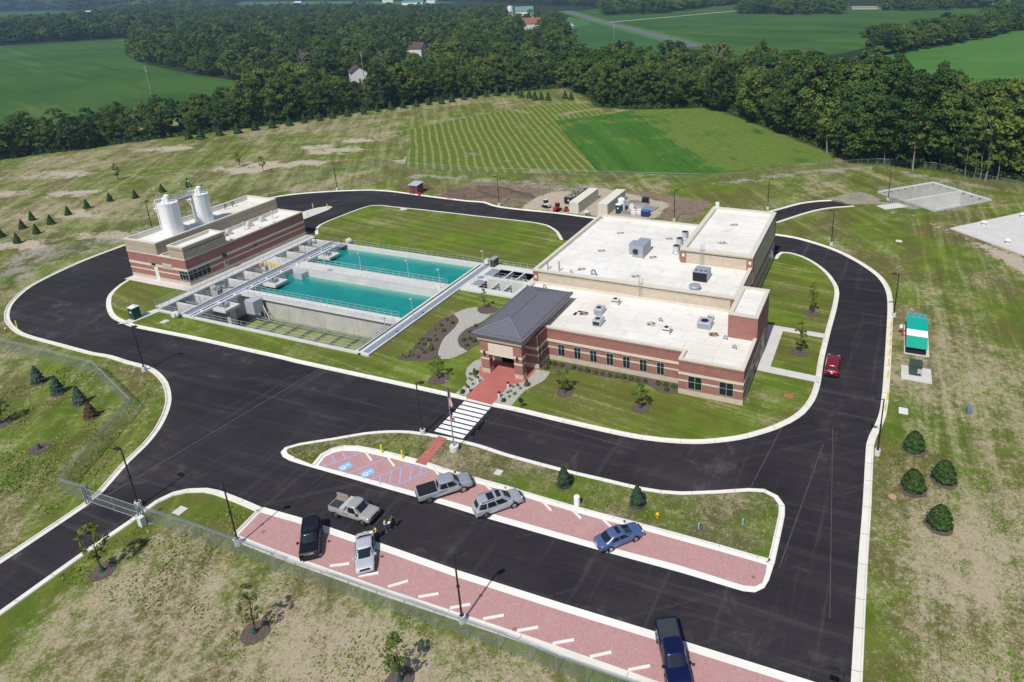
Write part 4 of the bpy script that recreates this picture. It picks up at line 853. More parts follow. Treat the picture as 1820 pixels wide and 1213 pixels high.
for a in ((-48.15,-44.55,72.655,72.679,3.30,3.34),(-48.15,-44.55,72.655,72.679,4.72,4.76),(-48.15,-48.11,72.655,72.679,3.34,4.72),(-44.59,-44.55,72.655,72.679,3.34,4.72)): MB().box(*a).build('sign_moulding', 'offwhite', main)
MB().ring(rect(-49.6,-43.1,72.76,76.2), rect(-48.6,-44.1,73.5,75.9), 4.95, 5.36).build('frieze', 'brick_red', main)
band(main, rect(-49.85,-42.86,72.5,88.0), 5.36, 6.12, 'block_tan', 'cornice'); band(main, rect(-50.2,-42.55,72.3,88.3), 6.12, 6.24, 'stone_cream', 'soffit')
# hipped standing seam roof
x0,x1,y0,y1,ze,zr,xm,ya,yb = -50.42,-42.42,72.08,88.5,6.44,7.5,-46.42,76.05,84.5
MB().ring(rect(x0,x1,y0,y1), rect(x0+.3,x1-.3,y0+.3,y1-.3), 6.22, 6.44).build('eave', 'metal_roof_edge', main)
E4 = [(x0,y0,ze),(x1,y0,ze),(x1,y1,ze),(x0,y1,ze)]; RA, RB = (xm,ya,zr), (xm,yb,zr)
hip = MB().add(E4+[RA,RB], [(0,1,4),(1,2,5,4),(2,3,5),(3,0,4,5)]).build('hipped_roof', 'metal_roof', main)
seam = MB()
def rib(p, q): seam.cyl(Vector(p)+Vector((0,0,.02)), Vector(q)+Vector((0,0,.02)), .035, .035, 4, False)
for i in range(1, 41):                                        # east and west slopes
    y = y0+(y1-y0)*i/41
    xt = xm if ya <= y <= yb else None
    t = 1. if xt is not None else ((y-y0)/(ya-y0) if y < ya else (y1-y)/(y1-yb))
    zt = ze+(zr-ze)*t
    rib((x1,y,ze),(x1+(xm-x1)*t,y,zt)); rib((x0,y,ze),(x0+(xm-x0)*t,y,zt))
for i in range(1, 20):
    x = x0+(x1-x0)*i/20; t = 1-abs(x-xm)/(x1-xm)
    rib((x,y0,ze),(x,y0+(ya-y0)*t,ze+(zr-ze)*t)); rib((x,y1,ze),(x,y1+(yb-y1)*t,ze+(zr-ze)*t))
sm_ = seam.build('standing_seam', 'metal_roof_edge', hip); sm_['kind'] = 'stuff'
cap = MB(); 
for a, b in ((E4[0],RA),(E4[1],RA),(E4[2],RB),(E4[3],RB),(RA,RB)): cap.cyl(Vector(a)+Vector((0,0,.03)), Vector(b)+Vector((0,0,.03)), .11, .11, 6)
cap.build('ridge_cap', 'metal_roof', hip)
sg = MB()
for a, b in (((x0+.55,y0+.42,6.58),(x1-.55,y0+.42,6.58)),((x1-.42,y0+.8,6.58),(x1-.42,y1-.8,6.58)),((x0+.42,y0+.8,6.58),(x0+.42,y1-.8,6.58))): sg.cyl(a, b, .05, .05, 5)
sg.build('snow_guard', 'metal_roof_edge', hip)
MB().tube([(-42.23,76.4,.2),(-42.23,76.4,5.4),(-42.6,76.1,6.1)], .05).build('downpipe', 'dark_bronze', main)
for x, y in ((-48.95,72.6),(-43.75,72.6)): MB().box(x-.1,x+.1,y-.12,y+.1,3.0,3.62).build('wall_lamp', 'dark_bronze', main)
# ---- roof ladders and drains (fixed to the building)
def roof_ladder(parent, x, y, z0, z1):
    m = MB()
    for dx in (-.23,.23): m.tube([(x+dx,y,z0),(x+dx,y,z1+.9),(x+dx,y+.5,z1+.9),(x+dx,y+.5,z1)], .03, 5)
    z = z0+.3
    while z < z1+.6: m.cyl((x-.23,y,z),(x+.23,y,z), .02, .02, 4); z += .3
    m.box(x-.35,x+.35,y+.1,y+.55,z1+.002,z1+.04); return m.build('roof_ladder', 'pale_grey_metal', parent)
roof_ladder(main, -32.8, 92.45, 4.92, 7.45); roof_ladder(main, -26.1, 104.12, 6.87, 9.4)
def drain(parent, x, y, z, mat='roof_stain'):
    pts = [(x+.95*math.cos(t)*random.uniform(.6,1.15), y+.7*math.sin(t)*random.uniform(.6,1.15)) for t in np.linspace(0, 6.0, 14)]
    MB().sheet(smooth(pts, True, .2), z+.005).build('roof_stain', mat, parent)
    d = MB(); d.cyl((x-.25,y-.25,z),(x-.25,y-.25,z+.07), .17, .14, 8); d.cyl((x+.3,y+.35,z),(x+.3,y+.35,z+.09), .17, .14, 8); d.build('roof_drain', 'black', parent)
for x, y in ((-44.3,114.2),(-44.3,104.9),(-44.4,96.3),(-34.8,114.2),(-34.9,104.9),(-35.0,96.5)): drain(main, x, y, 6.85)
for x, y in ((-24.1,119.7),(-24.1,110.1)): drain(main, x, y, 8.85)
drain(main, -28.7, 85.4, 4.9); drain(main, -19.5, 85.4, 4.9, 'rust_stain'); drain(main, -39.3, 85.3, 4.9, 'rust_stain')
MB().box(-40.6,-40.2,84.3,85.2,4.902,4.96).build('roof_patch', 'black', main); MB().box(-40.35,-39.75,85.5,85.85,4.902,4.96).build('roof_patch', 'black', main)

# ---- roof plant: units that stand on the roof are things of their own
def unit_box(name, loc, size, mat, label, cat, fan=1, group=None, rz=0., grille=True, dark_front=False):
    r = empty(name, loc, label, cat, group); x, y, z = loc; a, b, c = size
    MB().box(x-a/2,x+a/2,y-b/2,y+b/2,z+.12,z+c).build('casing', mat, r, bevel=.04)
    MB().box(x-a/2+.08,x-a/2+.2,y-b/2,y+b/2,z,z+.12).box(x+a/2-.2,x+a/2-.08,y-b/2,y+b/2,z,z+.12).build('skid_rail', 'steel_grey', r)
    for i in range(fan):
        fx = x+(i-(fan-1)/2)*a/max(1,fan)*1.0; fy = y-b*.22 if fan > 1 else y-b*.12
        rr = min(a/fan, b)*.30
        m = MB().cyl((fx,fy,z+c-.01),(fx,fy,z+c+.06), rr+.05, rr+.05, 14); f = m.build('fan_shroud', mat, r); MB().cyl((fx,fy,z+c+.055),(fx,fy,z+c+.068), rr, rr, 14).build('fan', 'black', f)
    if grille:
        g = MB()
        for i in range(6): g.box(x-a/2+.1,x+a/2-.1,y-b/2-.03,y-b/2+.005,z+.25+i*(c-.4)/6,z+.25+(i+.6)*(c-.4)/6)
        g.build('grille', 'black' if dark_front else 'steel_grey', r)
    return r
gU = 'condensing units on the low roof'
unit_box('condensing_unit', (-37.1,86.3,4.9), (1.25,1.75,.95), 'pale_grey_metal', 'grey boxy condensing unit nearer the ladder of the pair beside the brown roof stain', 'air conditioner', 1, gU)
unit_box('condensing_unit', (-35.9,82.95,4.9), (1.25,1.75,.95), 'pale_grey_metal', 'grey boxy condensing unit nearer the front edge of the pair on the low roof', 'air conditioner', 1, gU, dark_front=True)
unit_box('condensing_unit', (-21.2,87.3,4.9), (1.95,1.9,1.0), 'pale_grey_metal', 'wide grey condensing unit beside the brick tower on the low roof', 'air conditioner', 1, gU)
unit_box('condensing_unit', (-20.95,89.5,4.9), (.95,.5,.9), 'offwhite', 'small white condensing unit behind the wide grey one near the brick tower', 'air conditioner', 0, gU)
def vent_hood(loc, label, group):
    r = empty('roof_ventilator', loc, label, 'roof vent', group); x, y, z = loc
    MB().box(x-.55,x+.55,y-.55,y+.55,z,z+.62).build('curb', 'offwhite', r); MB().box(x-.5,x+.5,y-.5,y+.5,z+.62,z+.82).build('louvre_band', 'black', r)
    MB().box(x-.62,x+.62,y-.62,y+.62,z+.82,z+.98).build('hood', 'offwhite', r, bevel=.05); MB().cyl((x,y,z+.98),(x,y,z+1.0), .32, .32, 14).build('fan', 'black', r)
vent_hood((-35.85,89.7,4.9), 'square white roof ventilator with dark band near the tall block wall', 'square ventilators'); vent_hood((-25.8,83.6,4.9), 'square white roof ventilator with dark band near the front parapet', 'square ventilators')
r = empty('air_handler', (-37.2,105.8,6.85), 'big blue grey air handling unit on the upper roof', 'air handler')
MB().box(-38.15,-36.2,103.6,108.0,7.0,9.0).build('casing', 'steel_grey', r, bevel=.04); MB().box(-38.1,-36.25,103.65,107.95,6.85,7.0).build('curb', 'offwhite', r)
for y in (104.7,105.8,106.9): MB().box(-38.17,-36.18,y-.03,y+.03,7.0,9.025).build('panel_joint', 'galvanised', r)
MB().box(-39.2,-38.15,104.9,107.2,7.0,8.7).build('side_cabinet', 'steel_grey', r, bevel=.03)
MB().add([(-37.9,103.6,8.5),(-37.1,103.6,8.5),(-37.1,103.05,8.15),(-37.9,103.05,8.15),(-37.9,103.6,7.6),(-37.1,103.6,7.6)], [(0,1,2,3),(3,2,5,4),(0,3,4),(1,5,2)]).build('intake_hood', 'black', r)
for i, (x, y, lab) in enumerate(((-30.9,105.7,'nearest of the three'),(-31.35,109.2,'middle one of the three'),(-31.35,112.6,'farthest of the three'))):
    r = empty('exhaust_fan', (x,y,6.85), f'tall round metal exhaust fan, {lab} beside the highest block', 'exhaust fan', 'round exhaust fans by the highest block')
    MB().box(x-.7,x+.7,y-.7,y+.7,6.85,7.9).build('curb', 'offwhite', r); MB().cyl((x,y,7.9),(x,y,8.15), .80, .62, 16).build('flange', 'bright_metal', r, True); MB().cyl((x,y,8.15),(x,y,9.1), .62, .62, 18).cyl((x,y,9.1),(x,y,9.2),.66,.66,18).build('drum', 'bright_metal', r, False)
    MB().cyl((x,y,9.201),(x,y,9.21), .55, .55, 16).build('fan', 'dark_bronze', r)
r = unit_box('chiller', (-24.75,99.0,6.85), (2.3,2.7,1.6), 'steel_grey', 'large dark fronted chiller with three fans on the upper roof', 'chiller', 3, None, dark_front=True)
MB().box(-25.88,-23.62,97.6,97.66,7.0,8.4).build('coil', 'black', r)
r = empty('mushroom_ventilator', (-24.8,94.9,6.85), 'low round mushroom ventilator in front of the chiller', 'roof vent')
MB().cyl((-24.8,94.9,6.85),(-24.8,94.9,7.35), .75, .7, 18).build('curb', 'pale_grey_metal', r); MB().cyl((-24.8,94.9,7.35),(-24.8,94.9,7.5), .95, .85, 20).dome((-24.8,94.9,7.5), .85, .12, 20, 3).build('cap', 'steel_grey', r)
def gooseneck(x, y, z, s, label):
    r = empty('gooseneck_vent', (x,y,z), label, 'roof vent', 'gooseneck vents on the roofs'); m = MB()
    pts = [(x-s*.35,y,z)]+[(x-s*.35*math.cos(t),y,z+s*.7+s*.35*math.sin(t)) for t in np.linspace(0,math.pi,7)]+[(x+s*.35,y,z+s*.35)]
    m.tube(pts, s*.16, 8).build('pipe', 'galvanised', r); MB().cyl((x-s*.35,y,z),(x-s*.35,y,z+.12), s*.3, s*.26, 8).build('flashing', 'offwhite', r)
gooseneck(-41.5,94.6,6.85,.95,'big gooseneck vent behind the front parapet of the upper roof'); gooseneck(-45.4,94.4,6.85,.5,'small gooseneck vent between the two flue pipes and the big one')
gooseneck(-48.8,91.3,4.9,.6,'gooseneck vent beside the rear of the hipped roof'); gooseneck(-27.6,86.5,4.9,.6,'gooseneck vent in the middle of the low roof')
gooseneck(-17.6,84.4,4.9,.6,'gooseneck vent just in front of the brick tower'); gooseneck(-15.9,82.3,4.9,.6,'gooseneck vent nearest the east parapet corner')
for x, lab in ((-49.7,'left one'),(-47.6,'right one')):
    r = empty('flue_pipe', (x,94.5,6.85), f'thin flue pipe with cap at the upper roof corner, {lab} of two', 'flue', 'flue pipes'); MB().cyl((x,94.5,6.85),(x,94.5,8.3), .11, .11, 8).build('pipe', 'galvanised', r); MB().cyl((x,94.5,8.3),(x,94.5,8.5), .2, .12, 8).build('cap', 'steel_grey', r)
r = empty('roof_tank', (-28.4,125.9,8.85), 'small white vent box at the far corner of the highest roof', 'roof vent'); MB().cyl((-29.0,127.2,8.6),(-29.0,127.2,10.3), .42, .42, 12).dome((-29.0,127.2,10.3), .42, .15, 12, 3).build('cap', 'offwhite', r)

# ---- lime building, left
lb = empty('chemical_building', (-124.9,94.4,0), 'two level red brick and tan chemical building carrying two white silos', 'building')
LBP = rect(-132.7,-117.0,80.1,108.8); HI = rect(-132.7,-124.1,80.1,108.8); LO = rect(-124.1,-117.0,80.1,108.8); BX = rect(-121.0,-117.0,80.1,89.2)
for z0,z1,m,nm,d in ((0,.82,'block_buff','plinth',.02),(.82,1.88,'brick_red','wall',0),(1.88,2.14,'stone_cream','band',.02),(2.14,2.95,'brick_red','wall',0),(2.95,3.42,'stone_cream','band',.04),(3.42,4.6,'brick_red','wall',0)): band(lb, LBP, z0, z1, m, nm, d)
band(lb, HI, 4.6, 5.25, 'brick_red', 'wall'); band(lb, grow(HI,.001), 5.25, 5.45, 'stone_cream', 'band', .03); band(lb, HI, 5.45, 6.75, 'block_tan', 'upper_wall'); parapet(lb, HI, 6.85, 7.8, 'block_tan')
parapet(lb, LO, 4.7, 5.42, 'brick_red')
band(lb, BX, 4.6, 5.25, 'brick_red', 'wall', .003); band(lb, BX, 5.43, 6.9, 'block_tan', 'upper_wall'); band(lb, BX, 5.25, 5.43, 'stone_cream', 'band', .06); parapet(lb, BX, 7.2, 7.8, 'block_tan', .4)
window(lb, (-119.3,80.1), (1,0), (0,-1), 2.32, 3, [1.25,.75], 1.08); window(lb, (-117.0,80.15), (0,1), (1,0), 4.6, 5, [1.25,.75], 1.0)
window(lb, (-117.0,95.0), (0,1), (1,0), .9, 1, [1.0], 2.15, 'steel_grey')
door(lb, (-126.0,80.1), (1,0), (0,-1), 1.0, 2.9, .15, 'door_white', False); door(lb, (-117.0,87.6), (0,1), (1,0), 1.0, 2.1, .15, 'door_beige'); MB().box(-116.96,-116.6,87.7,88.4,2.9,3.5).build('wall_lamp', 'dark_bronze', lb); MB().box(-126.05,-125.4,79.75,80.05,3.3,3.6).build('wall_lamp', 'dark_bronze', lb)
lvr = MB().box(-123.3,-120.75,80.0,80.06,2.8,3.95).build('louvre', 'louvre', lb); m = MB()
for i in range(6): m.box(-123.2,-120.85,79.96,80.0,2.88+i*.17,2.97+i*.17)
m.build('blade', 'door_beige', lvr)
for i, (x, y) in enumerate(((-122.6,92.6),(-122.6,94.1),(-122.5,99.2),(-122.5,102.6))):
    r = empty('wall_fan', (x,y,4.7), f'shiny round exhaust fan on the lower lime building roof, {("nearest","second nearest","second farthest","farthest")[i]} of four', 'exhaust fan', 'round exhaust fans against the red strip')
    MB().cyl((x+.1,y,5.25),(x+.75,y,5.25), .62, .62, 14).build('drum', 'bright_metal', r); MB().cyl((x-.4,y,5.25),(x+.1,y,5.25), .35, .6, 14).build('cone', 'pale_grey_metal', r); MB().box(x-.1,x+.5,y-.3,y+.3,4.7,5.0).build('stand', 'steel_grey', r)
for i, (x, y) in enumerate(((-121.6,90.6),(-121.3,97.2),(-121.3,104.6))):
    r = empty('vent_stack', (x,y,4.7), f'tall capped vent pipe rising from the lower lime building roof, {("nearest","middle","farthest")[i]} one', 'flue', 'capped vent pipes'); MB().cyl((x,y,4.7),(x,y,6.3), .12, .12, 8).build('pipe', 'offwhite', r); MB().cyl((x,y,6.3),(x,y,6.55), .32, .2, 10).build('cap', 'pale_grey_metal', r)
for x, y in ((-119.2,92.4),(-119.0,99.6),(-119.0,103.2)): drain(lb, x, y, 4.7)
for x, y in ((-131.2,101.5),(-131.2,103.4)):
    r = empty('pipe_stand', (x,y,6.85), 'green pipe hook standing on the upper roof past the silos, '+('nearer one' if y < 102 else 'farther one'), 'pipe', 'green roof pipes'); MB().tube([(x,y,6.85),(x,y,8.0),(x+.5,y,8.1),(x+.5,y,7.4)], .09).build('pipe', 'utility_green', r)
def silo(X, Y, rad, ztop, label):
    r = empty('silo', (X,Y,6.85), label, 'silo', 'silos on the chemical building'); z0 = 6.85
    MB().cyl((X,Y,z0),(X,Y,z0+1.0), rad*1.02, rad, 32).cyl((X,Y,z0+1.0),(X,Y,ztop), rad, rad, 32).build('shell', 'white_paint', r)
    MB().cyl((X,Y,ztop),(X,Y,ztop+.10), rad+.05, rad+.05, 32).cyl((X,Y,ztop+.1),(X,Y,ztop+.35), rad, .4, 32).build('roof', 'white_paint', r)
    m = MB().cyl((X+.35,Y-.1,ztop+.2),(X+.35,Y-.1,ztop+1.5), .42, .42, 12).cyl((X+.35,Y-.1,ztop+1.5),(X+.35,Y-.1,ztop+1.75),.5,.3,12).box(X-.5,X+.2,Y-.6,Y+.1,ztop+.2,ztop+1.2); m.build('dust_filter', 'white_paint', r)
    m = MB(); n = 14
    for i in range(n):
        t = 2*math.pi*i/n; m.cyl((X+rad*math.cos(t),Y+rad*math.sin(t),ztop+.05),(X+rad*math.cos(t),Y+rad*math.sin(t),ztop+1.1), .025, .025, 4)
    for zz in (.6,1.1):
        for i in range(n):
            t = 2*math.pi*i/n; u = 2*math.pi*(i+1)/n; m.cyl((X+rad*math.cos(t),Y+rad*math.sin(t),ztop+zz),(X+rad*math.cos(u),Y+rad*math.sin(u),ztop+zz), .022, .022, 4)
    m.build('guard_rail', 'aluminium', r)
    m = MB(); a = R_(-38); lx, ly = X+math.cos(a)*(rad+.22), Y+math.sin(a)*(rad+.22); px_, py_ = -math.sin(a)*.24, math.cos(a)*.24
    for s_ in (-1,1): m.cyl((lx+px_*s_,ly+py_*s_,z0),(lx+px_*s_,ly+py_*s_,ztop+1.0), .03, .03, 4)
    z = z0+.3
    while z < ztop+.8: m.cyl((lx-px_,ly-py_,z),(lx+px_,ly+py_,z), .02, .02, 4); z += .35
    m.build('ladder', 'aluminium', r)
    m = MB().box(X-rad-1.5,X-rad+.1,Y-.7,Y+.6,ztop-1.3,ztop-1.2); 
    for zz in (-.75,-.2): m.tube([(X-rad-1.5,Y-.7,ztop+zz),(X-rad-1.5,Y+.6,ztop+zz)], .03, 4).tube([(X-rad-1.5,Y-.7,ztop+zz),(X-rad,Y-.7,ztop+zz)], .03, 4)
    m.tube([(X-rad-1.5,Y-.7,ztop-1.3),(X-rad-.1,Y-.7,ztop-2.8)], .05, 4); m.build('side_platform', 'white_paint', r)
    MB().tube([(X-rad*.7,Y-rad*.85,z0),(X-rad*.7,Y-rad*.85,ztop+.9),(X-.3,Y-.3,ztop+1.0)], .07, 6).build('fill_pipe', 'white_paint', r)
    return r
S1 = silo(-128.3,87.2,1.82,13.1,'taller looking near white silo with ladder on the chemical building roof'); S2 = silo(-127.9,93.9,1.6,12.9,'far white silo beside the roof shadow on the chemical building')
r = empty('silo_walkway', (-128,91.2,13.2), 'railed grey walkway bridging the tops of the two silos', 'walkway')
MB().box(-128.75,-127.9,88.8,92.5,13.1,13.2).box(-128.8,-128.75,88.8,92.5,12.85,13.2).box(-127.9,-127.85,88.8,92.5,12.85,13.2).build('deck', 'steel_grey', r); m = MB()
for x in (-128.75,-127.9):
    for k in range(6): m.cyl((x,88.8+k*.7,13.2),(x,88.8+k*.7,14.2), .025, .025, 4)
    for zz in (13.7,14.2): m.cyl((x,88.8,zz),(x,92.5,zz), .025, .025, 4)
m.build('guard_rail', 'aluminium', r)
for x, y, nm in ((-129.6,86.2,'left'),(-128.3,90.6,'middle'),(-128.4,92.6,'right')):
    r = empty('silo_light', (x,y,13.2), f'thin light mast on the silo tops, {nm} of three', 'light', 'silo light masts'); MB().cyl((x,y,13.2),(x,y,16.0), .04, .04, 5).build('mast', 'pale_grey_metal', r); MB().box(x-.22,x+.22,y-.15,y+.15,15.9,16.1).build('lamp_head', 'pale_grey_metal', r)

# ---------------------------------------------------------------- settling tanks
tk = empty('settling_basins', (-90,88,0), 'concrete settling basins with two turquoise pools, one drained tank, catwalks and railings', 'basin')
def cb(name, mat, *boxes):
    m = MB()
    for b in boxes: m.box(*b)
    return m.build(name, mat, tk)
Zt = .45
cb('front_wall','basin_white',(-113.4,-69.35,70.5,70.95,-4,Zt)); cb('rear_wall','basin_white',(-113.4,-68.0,105.85,106.4,-4,Zt))
cb('west_wall','basin_concrete',(-113.4,-112.6,70.95,105.85,-4,Zt-.02))
cb('outer_kerb','basin_white',(-68.16,-67.86,70.5,106.4,-4,Zt+.02)); cb('channel_wall','basin_white',(-69.86,-69.3,70.5,106.38,-4,Zt+.01)); cb('weir_wall','basin_white',(-70.65,-70.25,70.96,105.84,-4,Zt))
cb('channel_bed','dark_floor',(-70.25,-69.86,70.96,105.84,-4,-.3))
cb('walkway_grating','grating',(-69.29,-68.17,70.95,106.0,.30,Zt)); cb('walkway_base','basin_white',(-69.3,-68.16,70.5,70.94,-4,Zt-.004))
cb('divider_deck','basin_white',(-105.1,-70.66,80.1,82.0,.12,Zt-.01)); cb('divider_wall','tank_wall',(-104.2,-70.66,80.62,81.98,-4,.12))
cb('centre_deck','slab_concrete',(-112.58,-70.66,92.12,95.85,-4,Zt-.005))
cb('beam_wall','basin_concrete',(-104.55,-104.2,70.96,92.1,-4,Zt-.015),(-104.55,-104.2,95.87,105.84,-4,Zt-.015))
cb('inner_wall','basin_concrete',(-107.25,-106.85,70.96,92.1,-4,.2),(-107.25,-106.85,95.87,105.84,-4,.2),(-105.6,-105.2,70.96,92.1,-4,.2),(-105.6,-105.2,95.87,105.84,-4,.2))
for y in (73.7,77.2,84.4,88.0,98.7,102.2): cb('cross_wall','basin_white',(-112.58,-107.26,y,y+.35,-4,Zt-.06))
cb('partition','basin_concrete',*[(-112.58,-107.26,y,y+.9,-4,Zt-.03) for y in (80.5,)])
cb('drained_floor','tank_wall',(-104.2,-70.66,70.96,80.61,-4.2,-3.75)); cb('cell_floor','sediment',(-112.6,-107.26,81.4,105.84,-4.2,-2.2)); cb('dark_cell_floor','dark_floor',(-112.6,-107.26,70.96,80.5,-4.2,-3.2)); cb('sluice_floor','dark_floor',(-106.84,-104.56,70.96,105.84,-4.2,-2.6))
MB().box(-100.3,-70.67,70.97,80.60,-3.74,-3.55).build('algae_sludge', 'green_scum', tk); MB().box(-104.18,-100.32,70.97,80.60,-3.74,-3.6).build('west_floor', 'dark_floor', tk)  # west end of the drained floor, coloured darker than the rest
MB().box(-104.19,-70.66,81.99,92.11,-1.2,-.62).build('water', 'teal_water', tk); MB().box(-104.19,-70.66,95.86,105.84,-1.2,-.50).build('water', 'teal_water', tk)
# scraper chain flights in the drained tank
m = MB()
for i in range(9): m.box(-97.4+i*3.25,-97.22+i*3.25,71.2,79.6,-3.3,-3.0)
m.build('scraper_flight', 'galvanised', tk); m = MB()
for y in (72.0,78.6,79.2): m.box(-100,-71,y,y+.12,-3.0,-2.85)
m.build('scraper_rail', 'galvanised', tk)
m = MB(); m.tube([(-99.2,79.9,-3.5),(-99.2,79.9,-.9),(-97.6,79.3,-2.6),(-96.6,78.6,-2.9)], .07); m.tube([(-98.9,79.7,-3.5),(-98.9,79.7,-1.6)], .1); m.build('drive_linkage', 'steel_grey', tk)
# drive platforms and sluice boxes
for y in (74.1,84.9,98.75):
    p = MB().box(-104.45,-101.2,y,y+3.05,-.05,.42).build('drive_platform', 'basin_white', tk)
    m = MB()
    for k in range(5): m.box(-103.7+k*.35,-103.5+k*.35,y+.8+(k%2)*.5,y+1.2+(k%2)*.6,.42,.85+.2*(k%3))
    m.cyl((-102.6,y+1.5,.42),(-102.6,y+1.5,1.05),.28,.28,10).cyl((-103.1,y+2.2,.42),(-103.1,y+2.2,.9),.2,.2,8); m.build('drive_motor', 'steel_grey', p)
    m = MB()
    for (ax,ay),(bx_,by) in (((-104.3,y+.1),(-101.3,y+.1)),((-101.3,y+.1),(-101.3,y+2.95)),((-101.3,y+2.95),(-104.3,y+2.95))):
        n = 3
        for k in range(n+1): m.cyl((ax+(bx_-ax)*k/n,ay+(by-ay)*k/n,.42),(ax+(bx_-ax)*k/n,ay+(by-ay)*k/n,1.45), .022,.022,4)
        for zz in (.95,1.45): m.cyl((ax,ay,zz),(bx_,by,zz), .022,.022,4)
    m.build('platform_rail', 'aluminium', p)
MB().box(-102.3,-101.5,75.0,76.2,-3.8,-.05).build('platform_column', 'tank_wall', tk); MB().box(-102.2,-101.4,71.5,72.3,-3.8,-1.0).build('pedestal', 'basin_white', tk)
for (x0,x1,y0,y1,z0) in ((-101.2,-99.2,78.0,80.09,-1.9),(-102.3,-100.3,90.4,92.11,-1.1)):
    MB().box(x0,x1,y0,y1,z0,.55).build('sluice_box', 'pale_grey_metal', tk)
m = MB(); 
for x in (-101.1,-100.1,-99.3): m.cyl((x,79.2,-3.7),(x,79.2,-1.9),.09,.09,6)
m.build('box_leg', 'basin_concrete', tk)
# catwalks
cb('catwalk','walk_concrete',(-114.3,-112.75,71.2,107.2,.46,.56)); cb('catwalk_curb','white_paint',(-112.74,-112.60,70.6,106.8,.46,.66),(-114.44,-114.31,71.2,107.2,.46,.66))
cb('catwalk','galvanised',(-106.85,-105.65,70.9,105.9,.47,.57)); cb('catwalk_curb','white_paint',(-105.45,-105.12,70.5,106.2,.45,.70),(-107.37,-107.05,70.5,106.2,.45,.70)); cb('launder_beam','white_paint',(-104.62,-104.28,70.4,79.9,.46,.72),(-104.62,-104.28,82.1,92.0,.46,.72),(-104.62,-104.28,95.9,105.9,.46,.72))
def railing(pts, z0=Zt, h=1.07, gap=1.5, parent=None, name='railing', r=.024):
    m = MB(); L = []
    for a, b in zip(pts[:-1], pts[1:]):
        a = Vector((*a,z0)); b = Vector((*b,z0)); n = max(1, round((b-a).length/gap))
        for k in range(n+1):
            p = a.lerp(b, k/n); m.cyl(p, p+Vector((0,0,h)), r, r, 4, False)
        for zz in (h, h*.52): m.cyl(a+Vector((0,0,zz)), b+Vector((0,0,zz)), r, r, 4, False)
        up = Vector((0,0,.05)); d_ = (b-a).normalized(); q = Vector((-d_.y,d_.x,0))*.008; c0 = a+up; c1 = b+up
        m.add([c0-q,c1-q,c1+q,c0+q,c0-q+up*2,c1-q+up*2,c1+q+up*2,c0+q+up*2],[(3,2,1,0),(4,5,6,7),(0,1,5,4),(1,2,6,5),(2,3,7,6),(3,0,4,7)])
    return m.build(name, 'aluminium', parent)
for pts, z in (([(-104.3,70.72),(-70.7,70.72)],Zt),([(-113.2,70.72),(-107.4,70.72)],Zt),([(-104.1,80.25),(-71.0,80.25)],Zt),([(-104.1,81.85),(-71.0,81.85)],Zt),([(-104.1,92.3),(-71,92.3)],Zt),([(-104.1,95.65),(-71,95.65)],Zt),
               ([(-104,106.2),(-70,106.2)],Zt),([(-70.45,71.2),(-70.45,80)],Zt),([(-114.35,71.2),(-114.35,107)],.56),([(-112.7,71.0),(-112.7,106.5)],.56),([(-107.3,70.8),(-107.3,105.8)],.57),([(-105.2,70.8),(-105.2,105.8)],.57)):
    railing(pts, z, parent=tk)
for (a,b) in (((-112.6,92.2),(-107.4,92.2)),((-112.6,95.7),(-107.4,95.7)),((-112.6,88.2),(-107.4,88.2)),((-112.6,77.4),(-107.4,77.4))): railing([a,b], .42, parent=tk)
MB().box(-112.7,-107.3,92.1,92.16,.46,.9).build('toe_board', 'yellow', tk)
for y in (72.6,76.0,79.4,83.2,86.6,90.0,94.0,97.4,100.8,104.2): cb('tie_beam','white_paint',(-105.11,-104.63,y-.12,y+.12,.46,.66))
for y in (75.4,82.6,86.2,90.6,97.0,100.5,104.0): cb('cell_pipe','galvanised',(-112.5,-107.4,y-.1,y+.1,-.25,-.05))
m = MB()
for x, y in ((-110,81),(-109,90.5),(-109.8,94),(-109.2,99.5),(-108.6,74.5)): m.tube([(x,y,.4),(x,y,1.9),(x+.9,y+.2,1.9),(x+.9,y+.2,.4)], .05, 5)
m.build('hoist_frame', 'galvanised', tk)
m = MB()
for x, y in ((-110.5,79.9),(-109.9,80.2),(-111.2,91.2),(-110.2,104.3),(-111.2,104.0),(-109.5,80.9)): m.box(x-.35,x+.35,y-.3,y+.3,.4,.95).cyl((x+.4,y,.4),(x+.4,y,1.5),.12,.12,8)
m.build('gate_actuator', 'steel_grey', tk)
MB().box(-104.6,-102.9,104.2,105.8,.46,.52).box(-103.3,-101.5,71.2,71.3,.45,.5).build('hatch', 'galvanised', tk); MB().box(-97.2,-95.9,93.5,94.4,.452,.47).build('hatch', 'steel_grey', tk)
def lime_ball(x, y, z, label):
    r = empty('vent_ball', (x,y,z), label, 'pipe', 'white pipe elbows at the basin ends'); MB().cyl((x,y,z),(x,y,z+.55),.38,.38,12).dome((x,y,z+.55),.62,.6,14,5).build('elbow', 'white_paint', r, True); MB().cyl((x,y-.6,z+.7),(x,y,z+.7),.45,.5,12).build('flange', 'offwhite', r)
lime_ball(-107.6,69.9,.2,'round white pipe elbow at the front end of the inner catwalk'); lime_ball(-103.6,107.3,.2,'round white pipe elbow behind the far corner of the back pool'); lime_ball(-68.9,106.3,.45,'white pipe elbow next to the blue green cabinet')
